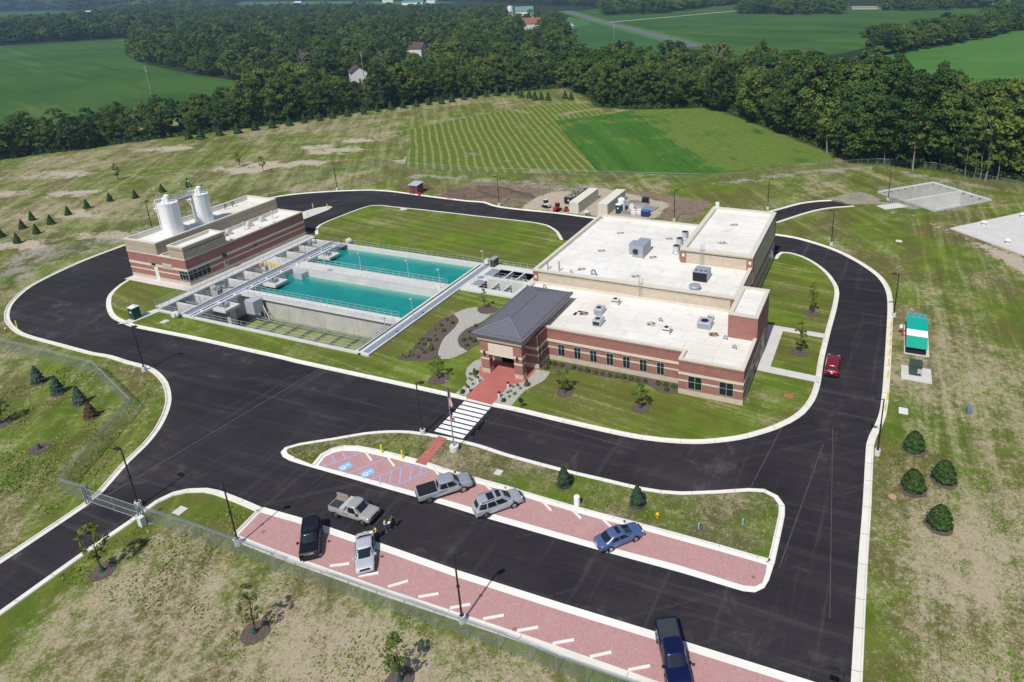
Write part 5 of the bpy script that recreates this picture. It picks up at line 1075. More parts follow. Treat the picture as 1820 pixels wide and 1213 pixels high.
# basin light posts
i = 0
for x, y, lab in ((-99.2,95.5,'left one above the back pool'),(-90.4,95.5,'middle one above the back pool'),(-79.3,95.5,'right one above the back pool'),(-71.2,93.8,'by the pool dividing deck end'),(-68.4,82.2,'beside the front pool corner'),(-68.3,75.3,'beside the drained tank'),(-68.4,104.0,'behind the far pool corner')):
    r = empty('basin_light', (x,y,Zt), f'slim grey basin light post, {lab}', 'light', 'light posts round the basins')
    MB().cyl((x,y,Zt),(x,y,Zt+3.6), .06, .05, 6).build('post', 'pale_grey_metal', r); MB().box(x-.32,x+.12,y-.17,y+.17,Zt+3.55,Zt+3.75).build('lamp_head', 'pale_grey_metal', r, bevel=.03)
r = empty('control_cabinet', (-67.2,105.9,.45), 'blue topped green control cabinet at the end of the grey walkway', 'cabinet'); MB().box(-67.75,-66.85,105.2,107.0,.45,1.95).build('body', 'utility_green', r); MB().box(-67.85,-66.75,105.1,107.1,1.95,2.05).build('lid', 'steel_grey', r); MB().box(-68.0,-67.76,105.3,106.6,.6,1.7).build('side_panel', 'pale_grey_metal', r)
# twin filter pits by the main building
fp = empty('filter_pits', (-60,100,0), 'pair of open concrete filter pits with cross beams between basins and main building', 'basin')
def fb(name, mat, *boxes):
    m = MB()
    for b in boxes: m.box(*b)
    return m.build(name, mat, fp)
fb('slab','basin_white',(-67.84,-51.5,94.9,96.3,-1,Zt),(-67.84,-65.1,96.3,105.0,-1,Zt),(-65.1,-57.6,99.5,101.2,-3,Zt),(-57.6,-51.5,96.3,105.0,-1,Zt),(-67.84,-51.5,105.0,106.9,-1,Zt))
fb('pit_wall','tank_wall',(-65.3,-65.1,96.3,99.5,-3,.3),(-65.3,-65.1,101.2,105,-3,.3),(-57.6,-57.4,96.3,105,-3,.3),(-65.1,-57.6,96.1,96.3,-3,.3),(-65.1,-57.6,105,105.2,-3,.3))
fb('pit_floor','dark_floor',(-65.1,-57.6,96.3,99.5,-3.2,-2.6),(-65.1,-57.6,101.2,105,-3.2,-2.6))
for x in (-62.6,-60.1): fb('cross_beam','basin_white',(x-.15,x+.15,96.3,99.49,-.4,.40),(x-.15,x+.15,101.21,104.99,-.4,.40))
fb('filter_grating','grating',(-66.6,-65.2,97.0,99.2,.452,.50),(-66.9,-65.2,101.5,104.6,.452,.50),(-67.3,-66.2,99.8,100.9,.452,.50))
for pts in ([(-65.0,96.2),(-57.7,96.2)],[(-65.0,99.6),(-57.7,99.6)],[(-65.0,101.1),(-57.7,101.1)],[(-66.5,106.5),(-52.5,106.5)],[(-66.8,96.8),(-66.8,99.4)]): railing(pts, Zt, parent=fp)
# north east tanks: two drained rectangular basins, and a buried reservoir roof
T = [Vector(p) for p in SITE['ne_tank']]
net = empty('storage_tank', (T[0].x,T[0].y,0), 'open twin concrete tank with pale walls at the wood edge', 'basin')
P4 = [(-.6,177.3),(12.0,165.8),(24.6,178.2),(12.4,190.0)]
MB().ring(P4, grow(P4,-.4), .05, .32).build('outer_wall', 'basin_white', net); MB().ring(grow(P4,-.05), grow(P4,-.38), -3.2, .05).build('lining', 'tank_wall', net); MB().prism(grow(P4,-.3), -3.4, -3.1).build('floor', 'basin_concrete', net)
a, b = Vector((5.7,171.6)), Vector((18.5,184.1)); n_ = Vector((-(b-a).y,(b-a).x)).normalized()*.2
MB().prism([a-n_,b-n_,b+n_,a+n_], -3.2, .30).build('dividing_wall', 'basin_white', net)
for i in range(4):
    p, q = P4[i], P4[(i+1)%4]; railing([p,q], .3, 1.0, 2.2, net)
sr = SITE['slab_e']; o = MB().prism(sr, -.2, .25).build('reservoir_roof', 'slab_concrete'); tag(o, 'large flat white concrete reservoir roof cut off by the right edge', 'slab')
for i, (x, y) in enumerate(SITE['slab_items']):
    r = empty('reservoir_vent', (x,y,.25), ('white vent hood near the left corner of the reservoir roof','white vent hood at the far edge of the reservoir roof','small pipe stub on the near edge of the reservoir roof')[i], 'vent', 'reservoir vents')
    MB().cyl((x,y,.25),(x,y,.9),.35,.35,10).build('neck', 'offwhite', r); MB().cyl((x,y,.9),(x,y,1.15),.6,.4,12).build('hood', 'white_paint', r)
r = empty('valve_assembly', (2.9,170.2,0), 'cluster of grey valves on a small pad below the twin tank', 'valves'); m = MB()
for k in range(5): m.cyl((2.3+k*.45,170.2,.05),(2.3+k*.45,170.2,1.0+.2*(k%2)),.12,.12,6).cyl((2.3+k*.45,170.2,1.1),(2.3+k*.45,170.2,1.2),.25,.25,8)
m.build('pipework', 'steel_grey', r)
# ---------------------------------------------------------------- vegetation meshes
def quads_mesh(name, C, Nrm, size, tint, mat, aspect=1.0, rng=RNG):
    """many small leaf-clump faces: centre, normal, size and tint of each"""
    n = len(C); Nrm = Nrm/np.linalg.norm(Nrm, axis=1, keepdims=True)
    h = rng.normal(size=(n,3)); t = np.cross(Nrm, h); t /= np.linalg.norm(t, axis=1, keepdims=True); b = np.cross(Nrm, t)
    s = np.asarray(size).reshape(-1,1)*np.ones((n,1)); a = t*s*.5; c = b*s*.5*aspect
    j = rng.uniform(.6,1.15,(n,4,1))
    V = np.stack([C-a*j[:,0]-c*j[:,1], C+a*j[:,1]-c*j[:,2], C+a*j[:,2]+c*j[:,3], C-a*j[:,3]+c*j[:,0]], 1).reshape(-1,3)
    me = bpy.data.meshes.new(name); me.vertices.add(4*n); me.vertices.foreach_set('co', V.astype(np.float32).ravel())
    me.loops.add(4*n); me.loops.foreach_set('vertex_index', np.arange(4*n, dtype=np.int32)); me.polygons.add(n)
    me.polygons.foreach_set('loop_start', np.arange(0,4*n,4,dtype=np.int32)); me.polygons.foreach_set('loop_total', np.full(n,4,np.int32)); me.update(calc_edges=True)
    at = me.attributes.new('tint', 'FLOAT', 'POINT'); at.data.foreach_set('value', np.repeat(np.clip(tint,0,1),4).astype(np.float32))
    me.materials.append(MAT[mat]); me.validate(); return me
def crown(name, seed, R, H, z0, ncl, nleaf, leaf, mat, top=.62, gap=.0, rough=.35):
    """broadleaf crown: leaf clumps spread through an uneven envelope, with gaps between them"""
    g = np.random.default_rng(seed); cs = []; rs = []
    lob = g.uniform(.7,1.2,7)
    while len(cs) < ncl:
        t = g.uniform(0,1); z = z0+(H-z0)*t
        prof = math.sin(math.pi*min(1,(t/top)*.5 if t < top else .5+(t-top)/(1-top)*.47))**.75
        th = g.uniform(0,2*math.pi); k = lob[int(th/(2*math.pi)*7)%7]
        rad = R*prof*k*g.uniform(.25,1.)**.45
        cs.append((rad*math.cos(th), rad*math.sin(th), z)); rs.append(R*g.uniform(.17,.31))
    cs = np.array(cs); rs = np.array(rs); per = max(3, nleaf//ncl)
    tc = g.uniform(0,1,ncl); d = g.normal(size=(ncl,per,3)); d /= np.linalg.norm(d,axis=2,keepdims=True); d[:,:,2] = np.abs(d[:,:,2])*.9+d[:,:,2]*.1*1.0-.25
    C = cs[:,None]+d*rs[:,None,None]*g.uniform(.55,1.05,(ncl,per,1)); C[:,:,2] = np.maximum(C[:,:,2], .15)
    Nn = d+g.normal(size=d.shape)*.45+np.array([0,0,.35]); ti = tc[:,None]*.7+g.uniform(0,.3,(ncl,per))
    return quads_mesh(name, C.reshape(-1,3), Nn.reshape(-1,3), leaf*g.uniform(.7,1.3,ncl*per), ti.ravel(), mat, rng=g)
def trunk_mesh(name, seed, h, r, limbs=5, mat='bark', spread=.5):
    g = random.Random(seed); m = MB(); x = y = 0.; pts = [(0,0,0)]
    for i in range(4): x += g.uniform(-.03,.03)*h; y += g.uniform(-.03,.03)*h; pts.append((x,y,h*(i+1)/4))
    for i in range(4): m.cyl(pts[i], pts[i+1], r*(1-i*.2), r*(1-(i+1)*.2), 7, False)
    for i in range(limbs):
        t = g.uniform(.4,.95); k = min(3,int(t*4)); p = Vector(pts[k]).lerp(Vector(pts[k+1]), t*4-k); a = g.uniform(0,6.28); L = h*spread*g.uniform(.4,.8)
        q = p+Vector((math.cos(a)*L*.7, math.sin(a)*L*.7, L*.8)); m.cyl(p, q, r*.38, r*.1, 5, False)
    return m.mesh(name, mat)
def conifer(name, seed, R, H, n, leaf, mat, round_=.0):
    g = np.random.default_rng(seed); t = g.uniform(0,1,n)**(.75); th = g.uniform(0,2*math.pi,n)
    tier = .85+.15*np.sin(t*26+th*1.0)
    prof = ((1-t)**(.85-.35*round_))*tier*(1-round_*.35*np.clip(.25-t,0,1)*4)
    r = R*prof*g.uniform(.55,1.03,n)**.5
    C = np.stack([r*np.cos(th), r*np.sin(th), .12+t*(H-.12)], 1)
    Nn = np.stack([np.cos(th), np.sin(th), np.full(n,.55)], 1)+g.normal(size=(n,3))*.4
    return quads_mesh(name, C, Nn, leaf*g.uniform(.7,1.3,n)*(1-.45*t), g.uniform(0,1,n), mat, 1.5, g)
def tuft(name, seed, r, h, n, leaf, mat):
    g = np.random.default_rng(seed); d = g.normal(size=(n,3)); d /= np.linalg.norm(d,axis=1,keepdims=True); d[:,2] = np.abs(d[:,2])
    C = d*np.array([r,r,h])*g.uniform(.5,1.,(n,1))+np.array([0,0,.03]); return quads_mesh(name, C, d+g.normal(size=(n,3))*.4, leaf*g.uniform(.7,1.3,n), g.uniform(0,1,n), mat, 1., g)
def mesh_obj(name, me, parent=None, **t):
    o = bpy.data.objects.new(name, me); COL.objects.link(o)
    if parent: o.parent = parent
    return tag(o, **t)

# ---------------------------------------------------------------- woods: trees one can pick out, then the far mass as stuff
def inside(P, x, y):
    c = False
    for i in range(len(P)):
        (x0,y0),(x1,y1) = P[i-1], P[i]
        if (y0 > y) != (y1 > y) and x < (x1-x0)*(y-y0)/(y1-y0)+x0: c = not c
    return c
BLD = SITE['bldg_far']
CLEAR = [(BLD[0],88,8.5),(BLD[1],110,8),(BLD[2],150,9),(BLD[3],150,7),(BLD[4],150,12),(BLD[5],120,8)]
def blocked(x, y, r=0):
    for (bx, by), L, w_ in CLEAR:                              # glades in front of the houses in the wood
        d = Vector((-bx,-by)).normalized(); q = Vector((x-bx,y-by)); a = q.dot(d); s = abs(q.x*d.y-q.y*d.x)
        if -9 < a < L and s < w_: return True
    hw = SITE['highway']
    for p, q in zip(hw[:-1], hw[1:]):
        p, q = Vector(p), Vector(q); t = max(0, min(1, (Vector((x,y))-p).dot(q-p)/(q-p).length_squared))
        if (p.lerp(q,t)-Vector((x,y))).length < 13: return True
    return False
def scatter(zone, gap, near=0, far=1e9, jit=.42):
    P = SITE[zone]; xs = [p[0] for p in P]; ys = [p[1] for p in P]; out = []
    y = min(ys); row = 0
    while y < max(ys):
        x = min(xs)+(gap/2 if row % 2 else 0)
        while x < max(xs):
            px, py = x+random.uniform(-jit,jit)*gap, y+random.uniform(-jit,jit)*gap
            d = math.hypot(px, py)
            if near <= d < far and random.random() > .07 and inside(P, px, py) and not blocked(px, py): out.append((px, py))
            x += gap
        y += gap*.87; row += 1
    return out
def edge_line(pts, gap, inset=3.5):
    p = smooth(pts, False, gap); p = offset(p, inset, False); return [(x+random.uniform(-1.2,1.2), y+random.uniform(-1.2,1.2)) for x, y in p]
NEAR = []
NEAR += [(x,y,'hedge') for x,y in scatter('z_hedge', 6.2)]
zm = SITE['z_main']; front = zm[:17]
main_pts = scatter('z_main', 8.6, 0, 420)+[(x,y) for x,y in edge_line(front, 6.0, 5.5) if not blocked(x, y)]
NEAR += [(x,y,'main') for x,y in main_pts]
NEAR.sort(key=lambda t: math.hypot(t[0], t[1]))
def front_rank(t):
    """front rows of the wood show largest; keep those as trees of their own"""
    x, y, z = t
    d = float(line_dist(front if z == 'main' else SITE['z_hedge'][:6], np.array([x]), np.array([y]))[0])
    return d*1.6+math.hypot(x, y)*.35
NEAR.sort(key=front_rank)
PRO = []
for i in range(8):
    R, H = [(6.0,14.5),(5.2,16.5),(6.8,13.5),(4.6,15.0),(6.2,15.5),(5.4,12.5),(7.0,16.0),(4.9,17.5)][i]
    PRO.append((crown(f'wood_crown_{i}', 100+i, R, H, .8 if i % 2 else 1.6, 62, 5600, .40, 'leaf_wood', top=.5+.05*(i%3)), trunk_mesh(f'wood_trunk_{i}', i, 11, .22)))
N_IND = 290
side = lambda x: 'left' if x < -120 else ('middle' if x < -30 else 'right')
LBL = {('hedge','left'):'dark leafy hedgerow tree between the left crop field and the dry grass',
       ('main','left'):'dense green tree at the wood edge behind the row of little spruces',
       ('main','middle'):'tall dense tree at the wood edge above the soybean plot',
       ('main','right'):'tall dark tree in the wood behind the twin concrete tank'}
for i, (x, y, z) in enumerate(NEAR[:N_IND]):
    c, t = PRO[i % len(PRO)]; k = (.72 if z == 'hedge' else (1.28 if x > -25 else .95))*random.uniform(.6,1.25)
    key = (z, side(x)) if (z, side(x)) in LBL else (z, 'left')
    r = empty('broadleaf_tree', (x,y,0), LBL[key], 'tree', {'hedge':'hedgerow trees','main':'wood edge trees'}[z]+' '+key[1], random.uniform(0,6.28)); s = k*random.uniform(.9,1.12); r.scale = (s, s, k)
    mesh_obj('crown', c, r); mesh_obj('trunk', t, r)
# low brushy growth along the front of the wood, too mixed to count
def brush_mesh(name, pts, mat, r0=1.5, per=46, leaf=.42, hmul=1.3):
    C, Nn, T = [], [], []
    for x, y in pts:
        r = r0*random.uniform(.6,1.4); d = RNG.normal(size=(per,3)); d /= np.linalg.norm(d,axis=1,keepdims=True); d[:,2] = np.abs(d[:,2])
        C.append(np.array([x,y,0])+d*np.array([r,r,r*hmul])*RNG.uniform(.5,1,(per,1))); Nn.append(d+RNG.normal(size=d.shape)*.4); T.append(np.full(per,random.random())*.7+RNG.uniform(0,.3,per))
    C = np.concatenate(C); return quads_mesh(name, C, np.concatenate(Nn), leaf*RNG.uniform(.7,1.3,len(C)), np.concatenate(T), mat)
bp = edge_line(front, 1.6, 2.6)+edge_line(SITE['z_hedge'][1:6], 1.4, 1.5)+edge_line(front, 2.0, 4.4)
o = mesh_obj('undergrowth', brush_mesh('undergrowth', bp, 'shrub_green', 1.5, 60, .42)); tag(o, 'dark tangled brush along the foot of the woods', 'bushes', None, 'stuff')
# far woods as one mass: leafy crowns instanced over the remaining woodland
KIT = bpy.data.collections.new('wood_crowns')
for i in range(7):
    R, H = [(6.6,13.5),(5.4,15.5),(7.4,13.0),(5.8,14.5),(4.8,12.0),(6.8,16.0),(5.2,13.0)][i]
    KIT.objects.link(bpy.data.objects.new('far_crown', crown(f'far_crown_{i}', 500+i, R, H, 2.5, 46, 2600, .58, 'leaf_wood', top=.55)))
def far_mass(name, pts, scale, label, seed, zs=1.):
    me = bpy.data.meshes.new(name); me.from_pydata([(x,y,0) for x,y in pts], [], []); me.update()
    o = bpy.data.objects.new(name, me); COL.objects.link(o); tag(o, label, 'woods', None, 'stuff')
    ng = bpy.data.node_groups.new(name, 'GeometryNodeTree'); ng.interface.new_socket('Geometry', in_out='INPUT', socket_type='NodeSocketGeometry'); ng.interface.new_socket('Geometry', in_out='OUTPUT', socket_type='NodeSocketGeometry')
    N = ng.nodes; gi = N.new('NodeGroupInput'); go = N.new('NodeGroupOutput'); ip = N.new('GeometryNodeInstanceOnPoints'); ci = N.new('GeometryNodeCollectionInfo'); ci.inputs['Collection'].default_value = KIT
    ci.inputs['Separate Children'].default_value = True; ci.inputs['Reset Children'].default_value = True; ip.inputs['Pick Instance'].default_value = True
    def rnd(t, lo, hi, sd):
        r = N.new('FunctionNodeRandomValue'); r.data_type = t; r.inputs['Seed'].default_value = sd
        ks = {'FLOAT_VECTOR':(0,1), 'FLOAT':(2,3), 'INT':(4,5)}[t]; r.inputs[ks[0]].default_value = lo; r.inputs[ks[1]].default_value = hi
        return r.outputs[{'FLOAT_VECTOR':0,'FLOAT':1,'INT':2}[t]]
    L = ng.links.new; L(gi.outputs[0], ip.inputs['Points']); L(ci.outputs[0], ip.inputs['Instance']); L(rnd('INT',0,6,seed), ip.inputs['Instance Index'])
    L(rnd('FLOAT_VECTOR',(0,0,0),(0,0,6.28),seed+1), ip.inputs['Rotation']); L(rnd('FLOAT_VECTOR',tuple(scale*k for k in (.42,.42,.42*zs)),tuple(scale*k for k in (1.38,1.38,1.2*zs)),seed+2), ip.inputs['Scale'])
    L(ip.outputs[0], go.inputs[0]); md = o.modifiers.new('woods', 'NODES'); md.node_group = ng; return o
far = [(x,y) for x,y,z in NEAR[N_IND:]]+scatter('z_main', 9.6, 420, 700)+scatter('z_main', 11, 700, 5000)
far_mass('wood_interior', far, .98, 'broad wood of mixed green treetops filling the background', 1)
far_mass('tree_belt', scatter('z_belt_r', 7.0), .95, 'dark tree belt between two bright fields at upper right', 2)
far_mass('distant_woods', scatter('z_mid', 10.5)+scatter('z_top1', 11)+scatter('z_top2', 11)+scatter('z_top3', 12), 1.15, 'distant tree lines between the far fields', 3)
def horizon_pts():
    out = []
    for z, gap in (('z_farl', 60), ('z_farm', 24), ('z_farr', 22)):
        P = [(max(-9000,min(9000,x)), min(9000,y)) for x, y in SITE[z]]; SITE[z+'_c'] = P; out += [(x,y,gap) for x,y in scatter(z+'_c', gap)]
    return out
hp = horizon_pts(); random.shuffle(hp)
far_mass('horizon_woods', [(x,y) for x,y,g_ in hp if g_ < 50], 1.9, 'hazy woods along the top of the view', 4, .6); far_mass('hazy_horizon_woods', [(x,y) for x,y,g_ in hp if g_ >= 50][:6000], 5.0, 'blue hazy woods at the far upper left', 5, .35)
# trees that stand out
def big_tree(x, y, R, H, z0, mat, tr, label, name='broadleaf_tree', seed=0, n=1800, leaf=.55, ncl=34, tr_r=.2):
    r = empty(name, (x,y,0), label, 'tree'); mesh_obj('crown', crown(name+'_crown', 300+seed, R, H, z0, ncl, n, leaf, mat), r); mesh_obj('trunk', trunk_mesh(name+'_trunk', 300+seed, H*.8, tr_r, 7, tr), r); return r
ft = [Vector(p) for p in SITE['standout']]
big_tree(*ft[0], 3.6, 17, 6.5, 'leaf_bright', 'pale_bark', 'light green tree with pale trunk standing out of the wood right of the concrete tank', seed=1, n=1300)
big_tree(*ft[1], 4.4, 19, 9, 'leaf_bright', 'pale_bark', 'tall yellowish tree with long bare pale trunk at the right edge of the wood', seed=2, n=1100)
big_tree(*ft[2], 3.0, 15, 5, 'leaf_bright', 'pale_bark', 'light yellow green tree left of the pale trunked one by the soybean corner', seed=3, n=900)
big_tree(*ft[3], 2.6, 12, 3, 'leaf_bright', 'bark', 'bright yellow green treetop in the left hedgerow', seed=4, n=700)
for i, lab in ((4,'bare grey leafless tree in the wood, left of two'),(5,'bare grey leafless tree in the wood, right of two'),(6,'grey dead treetop in the wood above the soybean plot'),(7,'bare grey tree in front of the brown roofed house')):
    r = empty('dead_tree', (*ft[i],0), lab, 'tree'); mesh_obj('trunk', trunk_mesh('dead_trunk', 40+i, 15, .3, 26, 'pale_bark', .55), r); mesh_obj('crown', crown('dead_crown', 50+i, 3.6, 17, 6, 30, 380, .45, 'leaf_dead'), r)
for i, (x, y) in enumerate(SITE['edge_trunks']):
    r = empty('slender_tree', (x,y,0), 'slender pale trunked tree at the foot of the right wood', 'tree', 'pale slender trunks at the right wood edge'); mesh_obj('trunk', trunk_mesh('slender_trunk', 70+i, 11, .11, 4, 'pale_bark', .3), r); mesh_obj('crown', crown('slender_crown', 80+i, 2.2, 14, 7.5, 14, 420, .5, 'leaf_wood'), r)

# ---------------------------------------------------------------- planted trees, shrubs and beds
CON = {'a': [conifer(f'spruce_{i}', 20+i, 1.05, 2.7, 900, .26, 'needle_green') for i in range(3)], 'b': [conifer(f'blue_spruce_{i}', 30+i, 1.0, 2.7, 1100, .24, 'needle_blue', .35) for i in range(2)],
       'r': [conifer(f'round_spruce_{i}', 40+i, 1.55, 2.7, 1700, .27, 'needle_green', 1.15) for i in range(2)], 'm': [conifer('mid_spruce', 48, 1.0, 2.7, 1300, .22, 'needle_mid', .45)], 'x': [conifer('brown_spruce', 50, .95, 2.5, 900, .24, 'needle_brown', .35)]}
stem = MB().cyl((0,0,-.05),(0,0,.9),.07,.04,6).mesh('spruce_trunk', 'bark')
def mulch_ring(x, y, r, z=.0):
    p = [(x+r*math.cos(t)*random.uniform(.9,1.1), y+r*math.sin(t)*random.uniform(.9,1.1)) for t in np.linspace(0,2*math.pi,15)[:-1]]
    o = MB().prism(smooth(p, True, .3), z-.05, z+.06).build('mulch_ring', 'mulch'); o['kind'] = 'structure'
def spruce(x, y, k, s, label, group=None, z=0., ring=0., name='spruce_tree'):
    r = empty(name, (x,y,z), label, 'conifer', group, random.uniform(0,6.28)); r.scale = (s*random.uniform(.92,1.08),s*random.uniform(.92,1.08),s)
    mesh_obj('crown', random.choice(CON[k]), r); mesh_obj('trunk', stem, r)
    if ring: mulch_ring(x, y, ring, z)
for (x, y), l in zip(SITE['spruce_blue'], ('nearest the fence corner road','in the middle of its trio','beside the brown dead one')): spruce(x, y, 'b', 1., f'blue spruce inside the left fence, {l}', 'blue spruces inside the left fence', 0, 1.0)
spruce(*SITE['spruce_brown'][0], 'x', .95, 'dead brown spruce beside the trio of blue spruces', None, 0, .9)
for x, y in SITE['spruce_left']: spruce(x, y, random.choice('aaam'), .88, 'small dark spruce in the dry grass field left of the silos', 'spruces scattered left of the silos')
for x, y in SITE['spruce_row']: spruce(x*.988, y*.988, 'a', random.uniform(1.35,1.6), 'small spruce in the long planted row below the woods', 'spruces in a row below the woods')
for (x, y), l in zip(SITE['spruce_right'], ('topmost of the four','left one of the middle pair','right one of the middle pair','lowest of the four')): spruce(x, y, 'r', .92, f'plump dark spruce in mulch right of the road, {l}', 'plump spruces right of the road', 0, 1.4)
for (x, y), l in zip(SITE['spruce_island'], ('left','right')): spruce(x, y, 'm', .95, f'dark spruce on the parking island, {l} one of two', 'spruces on the parking island', .12, .95)
def sapling(x, y, H, R, mat, label, z=0., ring=1.2, n=900, leaf=.14, bag=True, lean=0., group=None, z0=None):
    r = empty('sapling', (x,y,z), label, 'tree', group, random.uniform(0,6.28)); sd = random.randint(0,9999)
    mesh_obj('trunk', trunk_mesh('sapling_trunk', sd, H*.8, .05+.008*H, 9, 'bark', .32), r); mesh_obj('crown', crown('sapling_crown', sd, R, H, H*.28, 34, n, leaf, mat, top=.42), r)
    if bag: MB().cyl((0,0,.03),(0,0,.5),.26,.14,8).mesh; b = mesh_obj('watering_bag', MB().cyl((0,0,.03),(0,0,.55),.27,.13,8).mesh('watering_bag','green_bag'), r)
    if ring: mulch_ring(x, y, ring, z)
sf = SITE['sap_front']
sapling(*sf[0], 5.6, 1.15, 'leaf_olive', 'yellow green sapling with green watering bag beside the gate road', n=1000, leaf=.16); sapling(*sf[1], 5.3, .95, 'leaf_sapling', 'thin sparse sapling with watering bag in the dry grass, left of the lowest one', n=620, leaf=.13); sapling(*sf[2], 4.6, 1.3, 'leaf_sapling', 'sapling cut by the bottom edge of the view with watering bag', n=900, leaf=.14)
sapling(*SITE['sap_lawn'][0], 3.6, 1.2, 'leaf_sapling', 'round headed sapling on the front lawn nearer the entrance', .12, n=1000); sapling(*SITE['sap_lawn'][1], 3.6, 1.0, 'leaf_sapling', 'round headed sapling on the front lawn nearer the brick corner', .12, n=900)
sapling(*SITE['sap_east'][0], 5.6, .95, 'leaf_olive', 'upright young tree in mulch on the east lawn beyond the paths', .12, 1.2, 1100, .16, False); sapling(*SITE['sap_east'][1], 5.2, .95, 'leaf_olive', 'upright young tree in mulch between the two east paths', .12, 1.2, 1100, .16, False)
sapling(*SITE['sap_west'][0], 3.6, .8, 'leaf_sapling', 'thin sapling in round mulch bed left of the hipped roof', .12, 0, 420, .11, False); sapling(*SITE['sap_west'][1], 3.6, 1.1, 'leaf_sapling', 'pale sapling in mulch on the lawn beside the crossing road', .12, 1.5, 520, .13, False)
for (x, y), l in zip(SITE['sap_field'][:3], ('left of the pair on the bare sandy patch','right of the pair on the bare sandy patch','dark one in the dry field above the silos')): sapling(x, y, 4.8, 1.0, 'leaf_olive' if 'bare' in l else 'leaf_sapling', f'young field tree, {l}', 0, 0, 700, .2, False)
sapling(*SITE['sap_field'][3], 4.2, 1.2, 'leaf_sapling', 'young tree cut by the left edge inside the fence', 0, 1.2, 420, .22)
x, y = SITE['stub'][0]; mulch_ring(x, y, 1.2); MB().cyl((x,y,.03),(x,y,.75),.3,.1,8).build('watering_bag_stub', 'green_bag', None, label='green watering bag on a bare mulch ring inside the left fence', cat='bag')
def bed(name, key, z, mat, kind='structure', cl=True): return sheet_obj(name, [smooth(SITE[key], True, .8)], z, mat, kind)
bed('stone_path', 'stone_path', .145, 'stones'); bed('mulch_bed', 'mulch_a', .135, 'mulch'); bed('mulch_bed', 'mulch_b', .139, 'mulch'); bed('mulch_bed', 'mulch_c', .150, 'mulch'); bed('stone_bed', 'stone_w', .140, 'stones'); bed('stone_bed', 'stone_e', .140, 'stones'); bed('mulch_bed', 'mulch_front', .137, 'mulch')
# loose stones on the stone beds
m = MB()
for key in ('stone_path','stone_w','stone_e'):
    P = SITE[key]; xs = [p[0] for p in P]; ys = [p[1] for p in P]
    for _ in range(1100 if key == 'stone_path' else 420):
        x, y = random.uniform(min(xs),max(xs)), random.uniform(min(ys),max(ys))
        if not inside(P, x, y): continue
        s = random.uniform(.05,.15); a = random.uniform(0,3); pts = [(x+s*math.cos(a+t)*random.uniform(.6,1),y+s*math.sin(a+t)*random.uniform(.6,1),.13) for t in (0,1.57,3.14,4.71)]
        m.add(pts+[(x,y,.14+s*.6)], [(0,1,4),(1,2,4),(2,3,4),(3,0,4)])
o = m.build('river_stones', 'pebble_pale' if 'pebble_pale' in MAT else flat('pebble_pale', (.44,.43,.39), .9, .2, 0, .25, 3).name); tag(o, 'pale loose river stones strewn over the stone beds', 'stones', None, 'stuff')
SH = [tuft(f'shrub_{i}', 60+i, .36, .52, 190, .13, 'shrub_green') for i in range(3)]; TF = [tuft(f'tuft_{i}', 70+i, .3, .42, 60, .16, 'tuft_green') for i in range(3)]
def place(meshes, pts, name, label, cat, group, z, s0=.85, s1=1.2):
    for x, y in pts:
        o = mesh_obj(name, random.choice(meshes)); s = random.uniform(s0,s1); o.location = (x,y,z); o.scale = (s,s,s*random.uniform(.85,1.1)); o.rotation_euler.z = random.uniform(0,6.28); tag(o, label, cat, group)
place(SH, SITE['shrubs_front'], 'round_shrub', 'small round green shrub in the mulch strip under the front windows', 'shrub', 'round shrubs under the front windows', .14)
place(SH, SITE['shrubs_bed'], 'bed_shrub', 'dark green shrub in the mulch beds beside the stone path', 'shrub', 'shrubs beside the stone path', .14, .8, 1.15)
place(TF, SITE['grass_tufts'], 'grass_clump', 'pale green grassy clump in the mulch bed beside the stone path', 'plant', 'grassy clumps in the mulch bed', .14, .9, 1.6)
place(TF, SITE['stone_tufts'], 'bed_plant', 'tiny green plant in the stone beds flanking the red walk', 'plant', 'tiny plants in the stone beds', .14, .55, .9)
place(SH, [SITE['stone_tufts'][0], SITE['stone_tufts'][8]], 'bed_bush', 'low bush at the road end of the stone beds', 'shrub', 'bushes at the road end of the stone beds', .14, .9, 1.1)
for (x, y), l in zip(SITE['cone_shrubs'], ('left','right')):
    o = mesh_obj('cone_shrub', conifer('cone_shrub', 90, .42, 1.15, 330, .16, 'shrub_green')); o.location = (x,y,.14); tag(o, f'small cone shaped evergreen {l} of the entrance columns', 'shrub', 'cone evergreens by the entrance')

